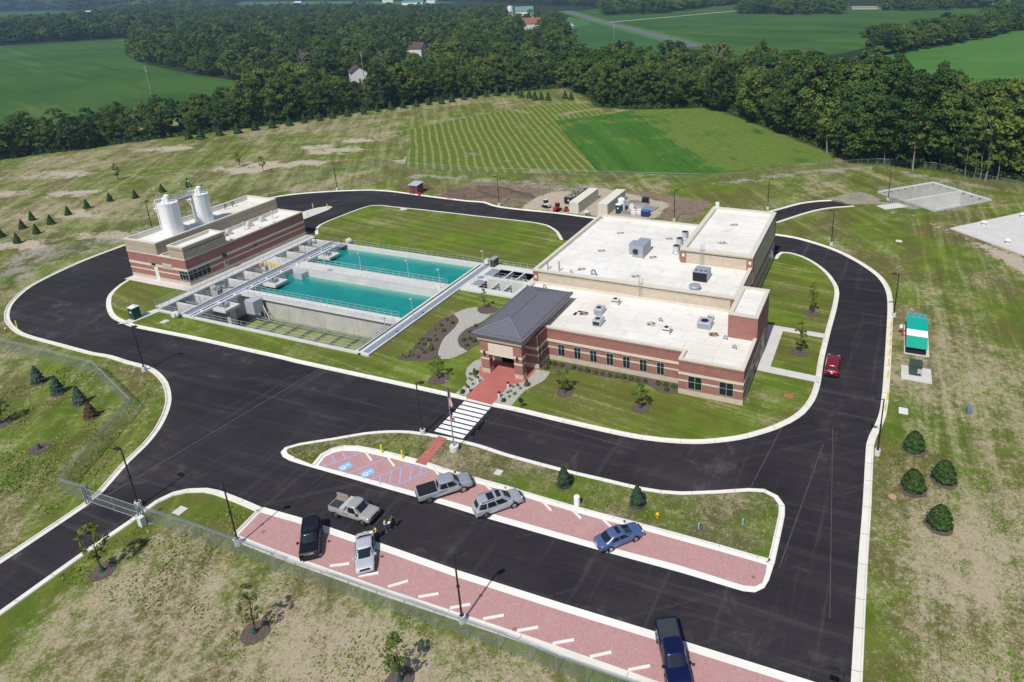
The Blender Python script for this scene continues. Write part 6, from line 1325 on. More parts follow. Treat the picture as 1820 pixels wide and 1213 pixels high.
# grass tussocks over the nearer ground: upright blades in loose drifts, beyond counting
def tussocks():
    g = np.random.default_rng(77); n = 150000; X = g.uniform(-110, 26, n); Y = g.uniform(27, 76, n)
    def noise2(k, s):
        r = np.random.default_rng(s); v = 0
        for i in range(7):
            a = r.uniform(0, 6.28); f = k*r.uniform(.6, 1.7); v = v+np.sin((X*math.cos(a)+Y*math.sin(a))*f+r.uniform(0, 6.28))
        return v/7
    dens = .22+.9*noise2(.35, 1)+.9*noise2(1.3, 2)
    def ok(P): 
        P = np.array(P); ins = np.zeros(n, bool)
        for i in range(len(P)):
            (x0,y0),(x1,y1) = P[i-1], P[i]; ins ^= ((y0 > Y) != (y1 > Y)) & (X < (x1-x0)*(Y-y0)/(y1-y0+1e-12)+x0)
        return ins
    paved = ok(ASPH_POLY) | ok(lot) | (line_dist(ASPH, X, Y) < 1.1) | (line_dist(SITE['kerb_ne'], X, Y) < 1.3) | (line_dist(SITE['entry_s'], X, Y) < 1.1) | (line_dist(SITE['lot_back'], X, Y) < 1.0) | (line_dist(SITE['lot_w'], X, Y) < 1.0)
    isl = ok(offset(outer2, -.9, False)+offset(iT, .8, False)[::-1])
    keep = (g.uniform(0, 1, n) < np.clip(dens, 0, 1)) & (~paved | isl)
    X, Y, Z = X[keep], Y[keep], np.where(isl[keep], .12, 0.); m = len(X); th = g.uniform(0, 6.28, m)
    N = np.stack([np.cos(th), np.sin(th), g.uniform(.2, 1.1, m)], 1); C = np.stack([X, Y, Z+.05], 1)
    return quads_mesh('grass_tussocks', C, N, g.uniform(.10, .24, m), g.uniform(0, 1, m), 'tussock', .8, g)
mk_leaf('tussock', ((0., (.095, .155, .022)), (.6, (.15, .21, .035)), (1., (.28, .25, .10))), randomise=False)
tag(mesh_obj('grass_tussocks', tussocks()), 'loose green grass tussocks over the near dry ground', 'grass', None, 'stuff')
# ---------------------------------------------------------------- street lamps, flag, fences
def lamp(x, y, ang, label, z=0., h=7.45):
    r = empty('street_lamp', (x,y,z), label, 'street lamp', 'dark street lamps along the roads', R_(ang))
    MB().cyl((0,0,-.05),(0,0,.72),.34,.32,14).build('concrete_base', 'basin_white', None).parent = r
    MB().box(-.16,.16,-.16,.16,.72,.76).cyl((0,0,.76),(0,0,h),.095,.07,6).build('pole', 'dark_bronze', None).parent = r
    hd = MB().box(.1,.35,-.05,.05,h-.12,h-.04).box(.3,.98,-.21,.21,h-.16,h).build('lamp_head', 'dark_bronze', None, bevel=.03); hd.parent = r
    MB().box(.38,.90,-.15,.15,h-.175,h-.161).build('lens', 'pale_grey_metal', None).parent = hd
    MB().box(-.11,.11,-.11,.11,h*.52,h*.52+.25).build('collar', 'dark_bronze', None).parent = r
LA = [0,180,35,60,15,180,180,180,180,0,180,0]; Q = SITE['lamps']
LL = ['on the grass corner beside the inner left fence','beside the sliding gate','at the corner of the lower car park behind the fence','in front of the fence beside the lower car park','on the left end of the parking island beside the crossing','right of the road by the yellow posts near the plump spruces','right of the road beside the teal generator','on the outer side of the bend behind the tall block','beside the gravel next to the twin concrete tank','behind the tall block where the side road leaves','on the dirt left of the storage containers','on the far kerb behind the chemical building']
for (x, y), a, l in zip(Q, LA, LL): lamp(x, y, a, 'dark street lamp '+l)
lamp(*SITE['lamp_lb'][0], 0, 'dark street lamp rising behind the chemical building near the silos'); lamp(*SITE['lamp_n2'][0], 0, 'dark street lamp rising behind the upper white roof'); lamp(SITE['lamp_br'][0][0]+.6, SITE['lamp_br'][0][1], 180, 'dark street lamp head peeking in at the bottom edge')
fx, fy = SITE['flagpole'][0]
r = empty('flagpole', (fx,fy,.12), 'tall grey flagpole with drooping flags beside the crossing', 'flagpole')
MB().cyl((fx,fy,.1),(fx,fy,.75),.55,.55,18).build('concrete_base','basin_white',r); MB().cyl((fx,fy,.75),(fx,fy,9.6),.085,.05,8).build('pole','galvanised',r); MB().dome((fx,fy,9.6),.12,.14,8,3).build('finial','chrome',r)
def flag(name, ztop, drop, label, cols):
    """limp cloth: narrow folds hanging down the pole"""
    nz, nx = 14, 11; V = []; F = []; mi = []
    for i in range(nz):
        t = i/(nz-1); z = ztop-drop*t
        for j in range(nx):
            u = j/(nx-1); wd = .30+.42*t; V.append((fx+.07+u*wd*.75+.05*math.sin(u*12+t*3), fy-.06-.11*math.sin(u*11+t*2.2)*(.4+u)-u*.10, z-.25*u*(1-t)-.1*u))
    for i in range(nz-1):
        for j in range(nx-1):
            F.append((i*nx+j,i*nx+j+1,(i+1)*nx+j+1,(i+1)*nx+j)); mi.append(cols(i/(nz-1), j/(nx-1)))
    m = MB(); m.v = V; m.f = F; m.mi = mi; return m.build(name, ['flag_red','flag_white','flag_blue'], None, True, label=label, cat='flag')
flat('flag_red',(.42,.03,.04),.8); flat('flag_white',(.75,.75,.75),.8); flat('flag_blue',(.02,.03,.13),.8)
flag('american_flag', 8.9, 2.6, 'limp red white and blue striped flag at the top of the flagpole', lambda t,u: 2 if (t < .48 and u < .62) else int(u*9+t*2) % 2)
flag('lower_flag', 6.1, 1.6, 'second limp flag hanging lower on the flagpole', lambda t,u: 2 if t < .45 else (1 if u > .5 and t < .75 else 0))
def fence(name, pts, h, label, gap=3.0, rail=True, wire=False, post='galvanised', mesh='chain_link'):
    r = empty(name, (*pts[0],0), label, 'fence'); pm = MB().cyl((0,0,-.05),(0,0,h+.06),.035,.035,6).mesh('post', post); first = True
    def post_at(p):
        o = mesh_obj('post', pm, r); o.location = (p[0]-pts[0][0], p[1]-pts[0][1], 0)
    for a, b in zip(pts[:-1], pts[1:]):
        a, b = Vector(a), Vector(b); n = max(1, round((b-a).length/gap)); d = (b-a).normalized()
        for k in range(n):
            p, q = a.lerp(b, k/n), a.lerp(b, (k+1)/n); post_at(p)
            MB().add([(p.x,p.y,.04),(q.x,q.y,.04),(q.x,q.y,h),(p.x,p.y,h)], [(0,1,2,3)]).build('mesh_panel', mesh, r)
        m = MB().cyl((a.x,a.y,h+.02),(b.x,b.y,h+.02),.028,.028,5)
        if wire:
            for zz in (.12,.22,.32): m.cyl((a.x,a.y,h+zz),(b.x,b.y,h+zz),.012,.012,3)
        m.build('top_rail', 'galvanised', r)
    post_at(pts[-1]); return r
fence('chain_link_fence', SITE['fence_left'], 1.9, 'grey chain link fence zigzagging from the left edge to the gate', wire=True)
fence('chain_link_fence', SITE['fence_front'], 1.85, 'long grey chain link fence in front of the lower car park', wire=True)
fence('chain_link_fence', SITE['fence_north'], 1.9, 'long chain link fence round the back of the site along the gravel', 3.2, mesh='chain_link_fine')
ga, gb = (Vector(p) for p in SITE['gate'])
r = empty('sliding_gate', (ga.x,ga.y,0), 'galvanised sliding gate across the access road', 'gate'); u = (gb-ga).normalized()
for t in (0, .5, 1.): p = ga.lerp(gb, t); MB().cyl((p.x,p.y,.1),(p.x,p.y,2.0),.05,.05,8).build('upright', 'galvanised', r)
for z in (.25, 1.05, 1.95): MB().cyl((ga.x,ga.y,z),(gb.x,gb.y,z),.035,.035,6).build('rail', 'galvanised', r)
for a, b in ((0,.5),(.5,1)):
    p, q = ga.lerp(gb,a), ga.lerp(gb,b); MB().add([(p.x,p.y,.25),(q.x,q.y,.25),(q.x,q.y,1.95),(p.x,p.y,1.95)],[(0,1,2,3)]).build('mesh_panel','chain_link',r)
n_ = Vector((-u.y,u.x))*.25
for i, p in enumerate((ga-n_, ga+n_, gb-n_, gb+n_)): MB().cyl((p.x,p.y,-.05),(p.x,p.y,2.45),.09,.09,8).build('gate_post', 'galvanised', r)
MB().cyl((gb.x,gb.y-.05,.1),(gb.x+u.x*1.6,gb.y+u.y*1.6,.1),.04,.04,5).build('guide_rail','galvanised',r); c = gb+u*.5-n_*1.6; MB().box(c.x-.3,c.x+.3,c.y-.25,c.y+.25,0,1.1).build('gate_operator','offwhite',r)

# ---------------------------------------------------------------- small site furniture
WS = MB().add([(-.92,-.11,0),(.92,-.11,0),(.92,.11,0),(-.92,.11,0),(-.90,-.07,.13),(.90,-.07,.13),(.90,.07,.13),(-.90,.07,.13)], [(4,5,6,7),(0,1,5,4),(1,2,6,5),(2,3,7,6),(3,0,4,7)]).mesh('wheel_stop', 'stop_white')
def stops(pts, z, where, group):
    names = ['first from the left','second from the left','third from the left','fourth from the left','fifth from the left','sixth from the left','fifth from the right','fourth from the right','third from the right','second from the right','last on the right']
    names = names[:(len(pts)+1)//2]+names[-(len(pts)//2):] if len(pts) < 11 else names
    for (a, b), nm in zip(pts, names):
        a, b = Vector(a), Vector(b); d = (b-a).normalized(); c = (a+b)/2 if (b-a).length > 1.2 else b-d*.92
        o = mesh_obj('wheel_stop', WS); o.location = (c.x,c.y,z); o.rotation_euler.z = math.atan2(d.y,d.x); tag(o, f'white wheel stop {where}, {nm}', 'wheel stop', group)
stops(SITE['stops_low'], .03, 'in the lower car park', 'wheel stops of the lower car park'); stops(SITE['stops_up'], .065, 'in the parking island bays', 'wheel stops of the island bays')
BO = MB().cyl((0,0,-.05),(0,0,1.05),.09,.09,10).dome((0,0,1.05),.09,.06,10,3).mesh('bollard', 'yellow', smooth=False)
BL = ['at the left loop kerb near the hydrant','left one of the pair on the parking island','right one of the pair on the parking island','on the driveway island, rear one','at the tip of the driveway island','on the driveway island, front one','first from the generator end beside the right kerb','second from the generator end beside the right kerb','third from the generator end beside the right kerb','fourth from the generator end beside the right kerb','fifth from the generator end beside the right kerb','sixth from the generator end beside the right kerb','upper one of the pair by the white utility lid','lower one of the pair by the white utility lid']
for (x, y), l in zip(SITE['bollards_yellow'], BL):
    o = mesh_obj('bollard', BO); o.location = (x,y,.05); o.scale = (1.1,1.1,1.12); tag(o, 'yellow steel post '+l, 'bollard', 'yellow bollards')
def hydrant(x, y, m1, m2, label):
    r = empty('fire_hydrant', (x,y,.05), label, 'hydrant'); MB().cyl((x,y,.05),(x,y,.62),.13,.11,10).build('barrel', m1, r); MB().dome((x,y,.62),.15,.18,10,3).build('bonnet', m2, r); MB().cyl((x-.24,y,.48),(x+.24,y,.48),.07,.07,8).build('outlet', m1, r)
hydrant(*SITE['hydrants'][0], 'red', 'white_paint', 'red hydrant with white top at the left loop'); hydrant(*SITE['hydrants'][1], 'orange', 'yellow', 'yellow orange hydrant on the parking island')
x, y = SITE['white_barrel'][0]; o = MB().cyl((x,y,.1),(x,y,1.15),.33,.33,16).dome((x,y,1.15),.33,.1,16,3).build('utility_barrel','white_paint',None); tag(o, 'white cylindrical pedestal on the parking island', 'barrel')
for (x, y), l in zip(SITE['blue_stubs'], ('nearer','farther')): tag(MB().cyl((x,y,.1),(x,y,.75),.075,.075,8).cyl((x,y,.75),(x,y,.8),.09,.09,8).build('marker_post','sky_blue_paint',None), f'short light blue marker post on the island grass, {l} one from the bays', 'marker', 'blue marker posts')
for (x, y), l in zip(SITE['bollard_lights'], ('upper left','lower left','upper right','lower right')):
    r = empty('bollard_light', (x,y,.12), f'pale concrete bollard light {l} of the red entrance walk', 'light', 'bollard lights beside the red walk'); MB().box(x-.13,x+.13,y-.13,y+.13,.12,.92).build('post','basin_white',r); MB().box(x-.17,x+.17,y-.17,y+.17,.92,1.02).build('cap','dark_bronze',r)
x, y = SITE['sign_round'][0]; r = empty('round_sign', (x,y,.12), 'small round black sign on a short post by the entrance lawn kerb', 'sign'); MB().cyl((x,y,.1),(x,y,1.0),.06,.06,8).build('post','black',r); MB().cyl((x,y+.04,1.25),(x,y-.04,1.25),.36,.36,16).build('disc','black',r)
def porta(x, y, mat, label, z=.12):
    r = empty('portable_toilet', (x,y,z), label, 'portable toilet')
    MB().box(x-.62,x+.62,y-.62,y+.62,z,z+2.1).build('cabin', mat, r, bevel=.03); MB().box(x-.66,x+.66,y-.66,y+.66,z+2.1,z+2.2).cyl((x,y,z+2.2),(x,y,z+2.42),.6,.35,12).build('roof','white_paint',r)
    d = MB().box(x-.42,x+.42,y-.66,y-.615,z+.1,z+1.95).build('door', mat, r); MB().box(x-.2,x+.2,y-.67,y-.661,z+1.25,z+1.55).build('sign_plate','white_paint',d)
    MB().box(x+.621,x+.64,y-.4,y+.4,z+1.55,z+1.8).build('vent','porta_green',r)
porta(SITE['porta'][0][0], SITE['porta'][0][1]+.4, 'porta_green', 'dark green portable toilet with white roof at the end of the catwalk path')
# generator and transformer
r = empty('generator', (7.1,101,0), 'long teal generator enclosure with a white stripe across its sloping end', 'generator')
MB().box(5.6,8.95,97.6,106.6,0,.16).build('pad','walk_concrete',r)
def prof(name, pts, xa, xb, mat):
    n = len(pts); m = MB(); m.add([(xa,p[0],p[1]) for p in pts]+[(xb,p[0],p[1]) for p in pts], [(i,n+i,n+(i+1)%n,(i+1)%n) for i in range(n)]+[tuple(range(n)),tuple(range(2*n-1,n-1,-1))]); return m.build(name, mat, r)
prof('base_frame',[(97.7,.16),(106.3,.16),(106.3,.75),(97.7,.75)],5.75,8.45,'black'); prof('enclosure',[(97.95,.75),(106.0,.75),(106.0,2.5),(100.6,2.5),(99.2,2.18),(97.95,1.2)],5.95,8.4,'black')
prof('end_hood',[(97.5,1.14),(99.2,2.10),(99.2,2.22),(97.45,1.24)],5.72,8.55,'teal_panel'); prof('white_stripe',[(99.205,2.10),(100.6,2.44),(100.6,2.56),(99.205,2.225)],5.72,8.55,'white_paint'); prof('roof',[(100.605,2.44),(104.6,2.44),(104.6,2.58),(100.605,2.58)],5.70,8.57,'teal_roof'); prof('outlet_hood',[(104.605,2.44),(106.2,2.44),(106.2,2.58),(104.605,2.58)],5.72,8.55,'galvanised')
m = MB()
for k in range(3): m.box(6.0+k*.85,6.6+k*.85,104.8,105.9,2.585,2.66)
m.build('outlet_louvre','teal_roof',r)
m = MB(); m.tube([(5.3,103.0,0),(5.3,103.0,1.1),(5.75,102.2,1.1)],.09,6).tube([(5.75,102.2,1.1),(5.75,99.2,.9)],.07,6); m.build('fuel_pipe','red',r); MB().cyl((5.1,103.4,1.25),(5.1,103.4,1.6),.32,.25,10).build('exhaust_cap','white_paint',r)
r = empty('transformer', (7,92.2,0), 'dark green box transformer on a pale concrete pad below the generator', 'transformer')
MB().box(5.25,9.05,90.35,93.95,0,.18).build('pad','walk_concrete',r); MB().box(6.2,7.75,91.55,93.35,.18,1.6).build('body','utility_green',r,bevel=.04); MB().box(6.15,7.8,91.5,93.4,1.6,1.68).build('lid','utility_green',r); MB().box(7.2,7.75,91.25,91.53,.75,1.3).build('meter','pale_grey_metal',r); MB().box(7.35,7.4,91.4,91.5,.18,.75).box(7.6,7.65,91.4,91.5,.18,.75).build('conduit','galvanised',r)
(ux0, uy0), (ux1, _) = SITE['util_box']; tag(MB().box(5.0,6.1,81.95,83.25,-.02,.14).build('utility_vault','offwhite',None,bevel=.05), 'rounded white utility lid beside the lower pair of yellow posts', 'lid')
x, y = SITE['blue_barrel'][0]; tag(MB().cyl((x,y-.6,.32),(x,y+.6,.32),.32,.32,14).build('barrel','blue_barrel_paint',None), 'dull blue barrel lying in the grass right of the utility lid', 'barrel')
CV = ['square pale lid on the grass behind the front fence','square pale lid on the lawn before the drained tank','pale lid on the island grass beside the pickup','pale slab lid in the grass beyond the generator','orange brown cover on the east front lawn','pink cover right of the road among the plump spruces','small orange drain on the island pavers at its right end','small orange drain on the lower pavers at left','small orange drain at the lower kerb near a wheel stop','round pale manhole on the back lawn']
CM = ['walk_concrete','walk_concrete','walk_concrete','walk_concrete','orange_cover','pink_cover','orange_cover','orange_cover','orange_cover','walk_concrete']
for i, ((x, y), l, mt) in enumerate(zip(SITE['covers'], CV, CM)):
    s = (.55,.55,.42,.6,.5,.42,.19,.19,.19,.95)[i]; z = .15 if i in (1,2,4,9) else (.065 if i == 6 else .04)
    o = (MB().cyl((x,y,-.02),(x,y,z+.02),s,s,14) if i > 4 else MB().box(x-s,x+s,y-s,y+s,-.02,z+.02)).build('ground_cover', mt, None); tag(o, l, 'cover')
# ---------------------------------------------------------------- storage yard
def container(x, y, ang, label):
    r = empty('shipping_container', (x,y,0), label, 'container', 'cream containers in the yard', R_(ang)); L, W, H = 12.19, 2.44, 2.6
    def B(m, name, mat='container_cream', par=r): o = m.build(name, mat, None); o.parent = par; return o
    B(MB().box(-W/2+.04,W/2-.04,.04,L-.04,.12,H-.03),'box')
    m = MB()
    for i in range(40):
        y0 = .25+i*.295; m.box(W/2-.045,W/2-.005,y0,y0+.15,.2,H-.1).box(-W/2+.005,-W/2+.045,y0,y0+.15,.2,H-.1)
    B(m,'corrugation')['kind'] = 'stuff'
    B(MB().box(-W/2,W/2,0,L,.0,.14).box(-W/2,W/2,0,.1,H-.1,H).box(-W/2,W/2,L-.1,L,H-.1,H).box(-W/2,-W/2+.1,.1,L-.1,H-.1,H-.001).box(W/2-.1,W/2,.1,L-.1,H-.1,H-.001),'frame')
    for s in (-1,1):
        d = B(MB().box(min(s*.03,s*1.15),max(s*.03,s*1.15),-.03,.02,.16,H-.12),'door')
        B(MB().cyl((s*.35,-.06,.2),(s*.35,-.06,H-.15),.025,.025,5).cyl((s*.85,-.06,.2),(s*.85,-.06,H-.15),.025,.025,5),'lock_bar','galvanised',d)
c1, c2 = SITE['cont1_top'], SITE['cont2_top']
container((c1[0][0]+c1[3][0])/2, (c1[0][1]+c1[3][1])/2, 0, 'cream shipping container on the left of the yard'); container((c2[0][0]+c2[3][0])/2, (c2[0][1]+c2[3][1])/2, 0, 'cream shipping container on the right beside the white tank')
DX, DY = -70.0, 150.2
r = empty('dumpster', (DX,DY,0), 'black open dumpster heaped with scrap beside the left container', 'dumpster')
m = MB(); m.box(-71.2,-68.8,146.0,154.4,.15,.25); m.box(-71.2,-71.1,146.0,154.4,.25,1.7).box(-68.9,-68.8,146.0,154.4,.25,1.7).box(-71.1,-68.9,146.0,146.1,.25,1.7).box(-71.1,-68.9,154.3,154.4,.25,1.7); m.build('tub','black',r); MB().box(-70.3,-69.9,145.96,145.995,.9,1.2).build('label_plate','white_paint',r)
m = MB()
for i in range(70):
    x, y, z = random.uniform(-71,-69), random.uniform(146.3,154), random.uniform(1.2,1.9); a, b, c = random.uniform(.1,.9), random.uniform(.1,.6), random.uniform(.05,.3); m.box(x-a/2,min(x+a/2,-68.9),y-b,y+b,z-c,z+c*.5)
o = m.build('scrap_heap','scrap',None); tag(o, 'jumbled grey brown scrap heaped in the black dumpster', 'scrap', None, 'stuff')
def machine(name, x, y, ang, body, label, cat):
    r = empty(name, (x,y,0), label, cat, None, R_(ang))
    def B(m, nm, mat, par=r): o = m.build(nm, mat, None); o.parent = par; return o
    B(MB().box(-.85,.85,-.6,-.25,.1,.75).box(-.85,.85,.25,.6,.1,.75),'track','rubber'); B(MB().box(-.95,.25,-.42,.42,.45,1.15),'engine_cover',body); c = B(MB().box(-.2,.6,-.42,.42,1.15,2.0),'cab','dark_bronze'); B(MB().box(-.22,.5,-.45,.45,2.0,2.1),'cab_roof',body)
    B(MB().add([(-1.0,-.5,1.0),(.9,-.5,.6),(.9,-.42,.6),(-1.0,-.42,1.0),(-1.0,-.5,1.2),(.9,-.5,.8),(.9,-.42,.8),(-1.0,-.42,1.2),(-1.0,.42,1.0),(.9,.42,.6),(.9,.5,.6),(-1.0,.5,1.0),(-1.0,.42,1.2),(.9,.42,.8),(.9,.5,.8),(-1.0,.5,1.2)],[(3,2,1,0),(4,5,6,7),(0,1,5,4),(1,2,6,5),(2,3,7,6),(3,0,4,7),(11,10,9,8),(12,13,14,15),(8,9,13,12),(9,10,14,13),(10,11,15,14),(11,8,12,15)]),'loader_arm',body)
    B(MB().add([(.9,-.8,.1),(.9,.8,.1),(1.5,.8,.08),(1.5,-.8,.08),(.95,-.8,.75),(.95,.8,.75)],[(0,1,2,3),(0,4,5,1),(0,3,4),(1,5,2)]),'bucket','steel_grey')
x, y = SITE['skid'][0]; machine('skid_steer', x, y, 75, 'red', 'red skid steer loader beside the black dumpster', 'loader'); x, y = SITE['skid2'][0]; machine('skid_steer', x, y, 160, 'offwhite', 'white and black skid steer loader at the left side of the yard', 'loader')
x, y = SITE['red_comp'][0]; r = empty('compressor', (x,y,0), 'small red compressor between the red loader and left container', 'compressor'); MB().cyl((x-.5,y,.55),(x+.5,y,.55),.3,.3,10).build('tank','red',r); MB().box(x-.3,x+.3,y-.25,y+.25,.8,1.2).build('engine','black',r); MB().cyl((x-.3,y-.35,.25),(x-.3,y+.35,.25),.25,.25,8).build('wheel','rubber',r)
x, y = SITE['white_cart'][0]; r = empty('work_cart', (x,y,0), 'small white frame cart between the two containers', 'cart'); MB().box(x-.6,x+.6,y-.5,y+.5,.7,.95).build('top','offwhite',r)
for a in (-.5,.45): 
    for b in (-.42,.38): MB().box(x+a,x+a+.08,y+b,y+b+.08,0,.7).build('leg','offwhite',r)
x, y = SITE['porta2'][0]; porta(x, y+.6, 'porta_green', 'green portable toilet in front of the right container', 0)
x, y = x+.1, y+2.2; r = empty('water_tank', (x,y,0), 'tall white plastic tank behind the yard toilet', 'tank'); MB().cyl((x,y,0),(x,y,2.9),.85,.85,18).dome((x,y,2.9),.85,.45,18,4).build('shell','white_paint',r); MB().cyl((x,y,3.3),(x,y,3.45),.25,.25,10).build('cap','offwhite',r)
x, y = SITE['bluebox'][0]; r = empty('job_box', (x,y,0), 'dark blue job box in front of the grey pipes', 'box'); MB().box(x-.9,x+.9,y-.1,y+1.4,.1,1.25).build('body','blue_tarp',r); MB().box(x-.95,x+.95,y-.15,y+1.45,1.25,1.33).build('lid','blue',r)
for i, (x, y) in enumerate(SITE['bags']): tag(MB().box(x-.65,x+.65,y-.1,y+1.1,0,.9).box(x-.5,x+.5,y+.05,y+.95,.9,1.3).build('wrapped_pallet','offwhite',None,bevel=.15), ('white wrapped pallet left of the blue job box, nearer one','white wrapped pallet touching the blue job box','white wrapped pallet behind the other two')[i], 'pallet', 'wrapped pallets')
for i in range(8):
    x = -52.6+i*.42; tag(MB().cyl((x,144.0,.2),(x+1.2,150.0,.2),.17,.17,8).build('grey_pipe','steel_grey',None), 'long grey pipe lying in the row behind the blue job box', 'pipe', 'grey pipes lying in the yard')
for i, (x, y) in enumerate(SITE['pallets']):
    r = empty('material_stack', (x,y,0), ('low stack of steel near the white tank','low stack of steel in the rear of the yard','low pile with red bits beside the white tank','low grey pile beside the yard toilet','reddish brown low pile in the middle of the yard')[i], 'stack'); m = MB()
    for k in range(9): m.box(x-1.3+random.uniform(-.3,.3),x+1.2+random.uniform(-.3,.3),y-.7+k*.16,y-.6+k*.16,.1,.3+random.uniform(0,.35))
    m.build('material', ('steel_grey','steel_grey','brick_red','galvanised','scrap')[i], r); MB().box(x-1.2,x+1.2,y-.8,y+.8,0,.1).build('pallet','wood_pole',r)
x, y = SITE['blacktank'][0]; tag(MB().box(x-.75,x+.75,y-.6,y+.6,0,1.6).build('black_crate','black',None,bevel=.06), 'black crate at the right rear of the yard materials', 'crate')
x, y = SITE['shed'][0]; r = empty('shed', (-112.4,142.6,0), 'small dark red shed with pale roof at the far kerb', 'shed'); MB().box(-113.7,-111.2,141.6,144.2,0,2.4).build('wall','barn_red',r); MB().add([(-113.9,141.4,2.35),(-111.0,141.4,2.35),(-111.0,144.4,2.75),(-113.9,144.4,2.75),(-113.9,141.4,2.45),(-111.0,141.4,2.45),(-111.0,144.4,2.85),(-113.9,144.4,2.85)],[(3,2,1,0),(4,5,6,7),(0,1,5,4),(1,2,6,5),(2,3,7,6),(3,0,4,7)]).build('roof','pale_grey_metal',r); MB().box(-112.8,-111.9,141.55,141.597,.05,2.0).build('door','brown_roof',r)
tag(MB().cyl((-110.4,141.2,0),(-110.4,141.2,.8),.35,.3,10).build('red_drum','red',None), 'red drum next to the small dark red shed', 'drum')
# dirt heaps
def heap(name, x, y, a, b, h, label, seed):
    g = np.random.default_rng(seed); n, k = 40, 14; V = []; F = []
    for i in range(k):
        t = i/(k-1)
        for j in range(n):
            th = 2*math.pi*j/n; rr = 1-t; lump = 1+.18*math.sin(3*th+seed)+.10*math.sin(7*th+2*seed); V.append((x+a*rr*lump*math.cos(th), y+b*rr*lump*math.sin(th), h*(t**1.3)*(1+.25*math.sin(2*th+seed)*rr)+g.uniform(-.06,.06)*h*(t > 0)-.02))
    for i in range(k-1):
        for j in range(n): F.append((i*n+j,i*n+(j+1)%n,(i+1)*n+(j+1)%n,(i+1)*n+j))
    m = MB(); m.add(V, F); o = m.build(name, 'soil', None, True); o['kind'] = 'structure'
m_ = NT('soil'); v_ = m_.coord(src='World'); A_ = m_.noise(.5, 5, .65, v_, .6); B_ = m_.noise(3, 4, .7, v_); m_.bump(B_, .8, .15); MAT['soil'] = m_.base(m_.mix(m_.rng(B_, .4, .7), m_.ramp(A_, (.3, (.10,.072,.052)), (.7, (.20,.155,.115))), (.09,.065,.045)), .95, .1)
heap('dirt_heap', -98.5, 145.5, 8, 4, 1.9, 'x', 1); heap('dirt_heap', -92, 149.5, 10, 4.5, 1.5, 'x', 2); heap('dirt_heap', -116, 147.5, 6, 2.5, 1.0, 'x', 3)

# ---------------------------------------------------------------- far houses, barns, poles
def house(x, y, L, W, h, rise, wall, roof, label, cat='house', ang=0., wins=True, name='house'):
    r = empty(name, (x,y,0), label, cat, None, R_(ang))
    def B(m, nm, mat, par=r): o = m.build(nm, mat, None); o.parent = par; return o
    wl = B(MB().box(-L/2,L/2,-W/2,W/2,0,h).add([(-L/2,-W/2,h),(-L/2,W/2,h),(-L/2,0,h+rise),(L/2,-W/2,h),(L/2,W/2,h),(L/2,0,h+rise)],[(0,2,1),(3,4,5)]),'wall',wall)
    e = .5; B(MB().add([(-L/2-e,-W/2-e,h-.2),(L/2+e,-W/2-e,h-.2),(L/2+e,0,h+rise+.15),(-L/2-e,0,h+rise+.15),(L/2+e,W/2+e,h-.2),(-L/2-e,W/2+e,h-.2)],[(0,1,2,3),(3,2,4,5)]),'roof',roof)
    if wins:
        for k in range(3): wx = -L/2+L*(k+.5)/3; wn = B(MB().box(wx-.55,wx+.55,-W/2-.05,-W/2-.01,1.0,2.3),'window','white_paint'); B(MB().box(wx-.45,wx+.45,-W/2-.08,-W/2-.051,1.1,2.2),'pane','glass',wn)
        B(MB().box(L/2+.01,L/2+.06,-.5,.5,0,2.1),'door','brown_roof'); B(MB().box(L*.2,L*.2+.8,-.4,.4,h+rise*.5,h+rise+.9),'chimney','brown_roof')
house(*BLD[0], 11, 8.5, 5.6, 3.0, 'white_paint', 'brown_roof', 'white house with brown gabled roof in the wood', ang=-42)
house(*BLD[1], 14, 10, 6.2, 4.0, 'offwhite', 'brown_roof', 'brown roofed house half sunk in treetops', ang=8)
house(*BLD[2], 18, 12, 6, 5.5, 'offwhite', 'red_roof', 'house with orange red roof beside the farm', ang=30)
x, y = BLD[3]; r = empty('farm_silo', (x,y,0), 'white farm silo beside the green roofed barn', 'silo'); MB().cyl((x,y,0),(x,y,15),4.0,4.0,18).build('shell','white_paint',r); MB().dome((x,y,15),4.0,1.8,18,4).build('dome','pale_grey_metal',r)
house(BLD[4][0]+6, BLD[4][1]+12, 24, 13, 8, 6, 'white_paint', 'green_roof', 'white barn with green roof behind the farm silo', 'barn', 25, False, 'barn'); house(*BLD[5], 9, 7, 4.5, 2.5, 'white_paint', 'pale_grey_metal', 'small white house near the highway bend', ang=70)
for i, (k, L, W, wall, roof, lab) in enumerate(((6,46,18,'white_paint','green_roof','long white barn with green roof near the top edge'),(7,22,12,'offwhite','red_roof','pink roofed house in the far meadow'),(8,26,14,'white_paint','offwhite','far white house left of the pink roofed one'),(9,70,24,'white_paint','white_paint','long white shed in the far upper left woods'),(10,50,20,'white_paint','blue','blue roofed shed in the far upper left woods'),(11,40,16,'white_paint','offwhite','small white farm at the far upper left'),(12,22,12,'white_paint','offwhite','white house at the end of the far left field'),(13,26,10,'white_paint','pale_grey_metal','tiny white shed left of the long green roofed barn'),(14,46,8,'lane_dirt','lane_dirt','low tan building in the gap between the far woods'),(15,20,10,'white_paint','offwhite','tiny white building in the far right fields'),(16,22,12,'white_paint','pale_grey_metal','tiny white house right of the green roofed barn'))):
    house(*BLD[k], L, W, 6 if k != 14 else 3, 3.5 if k != 14 else .5, wall, roof, lab, 'building', random.uniform(-15,25), False, 'farm_building')
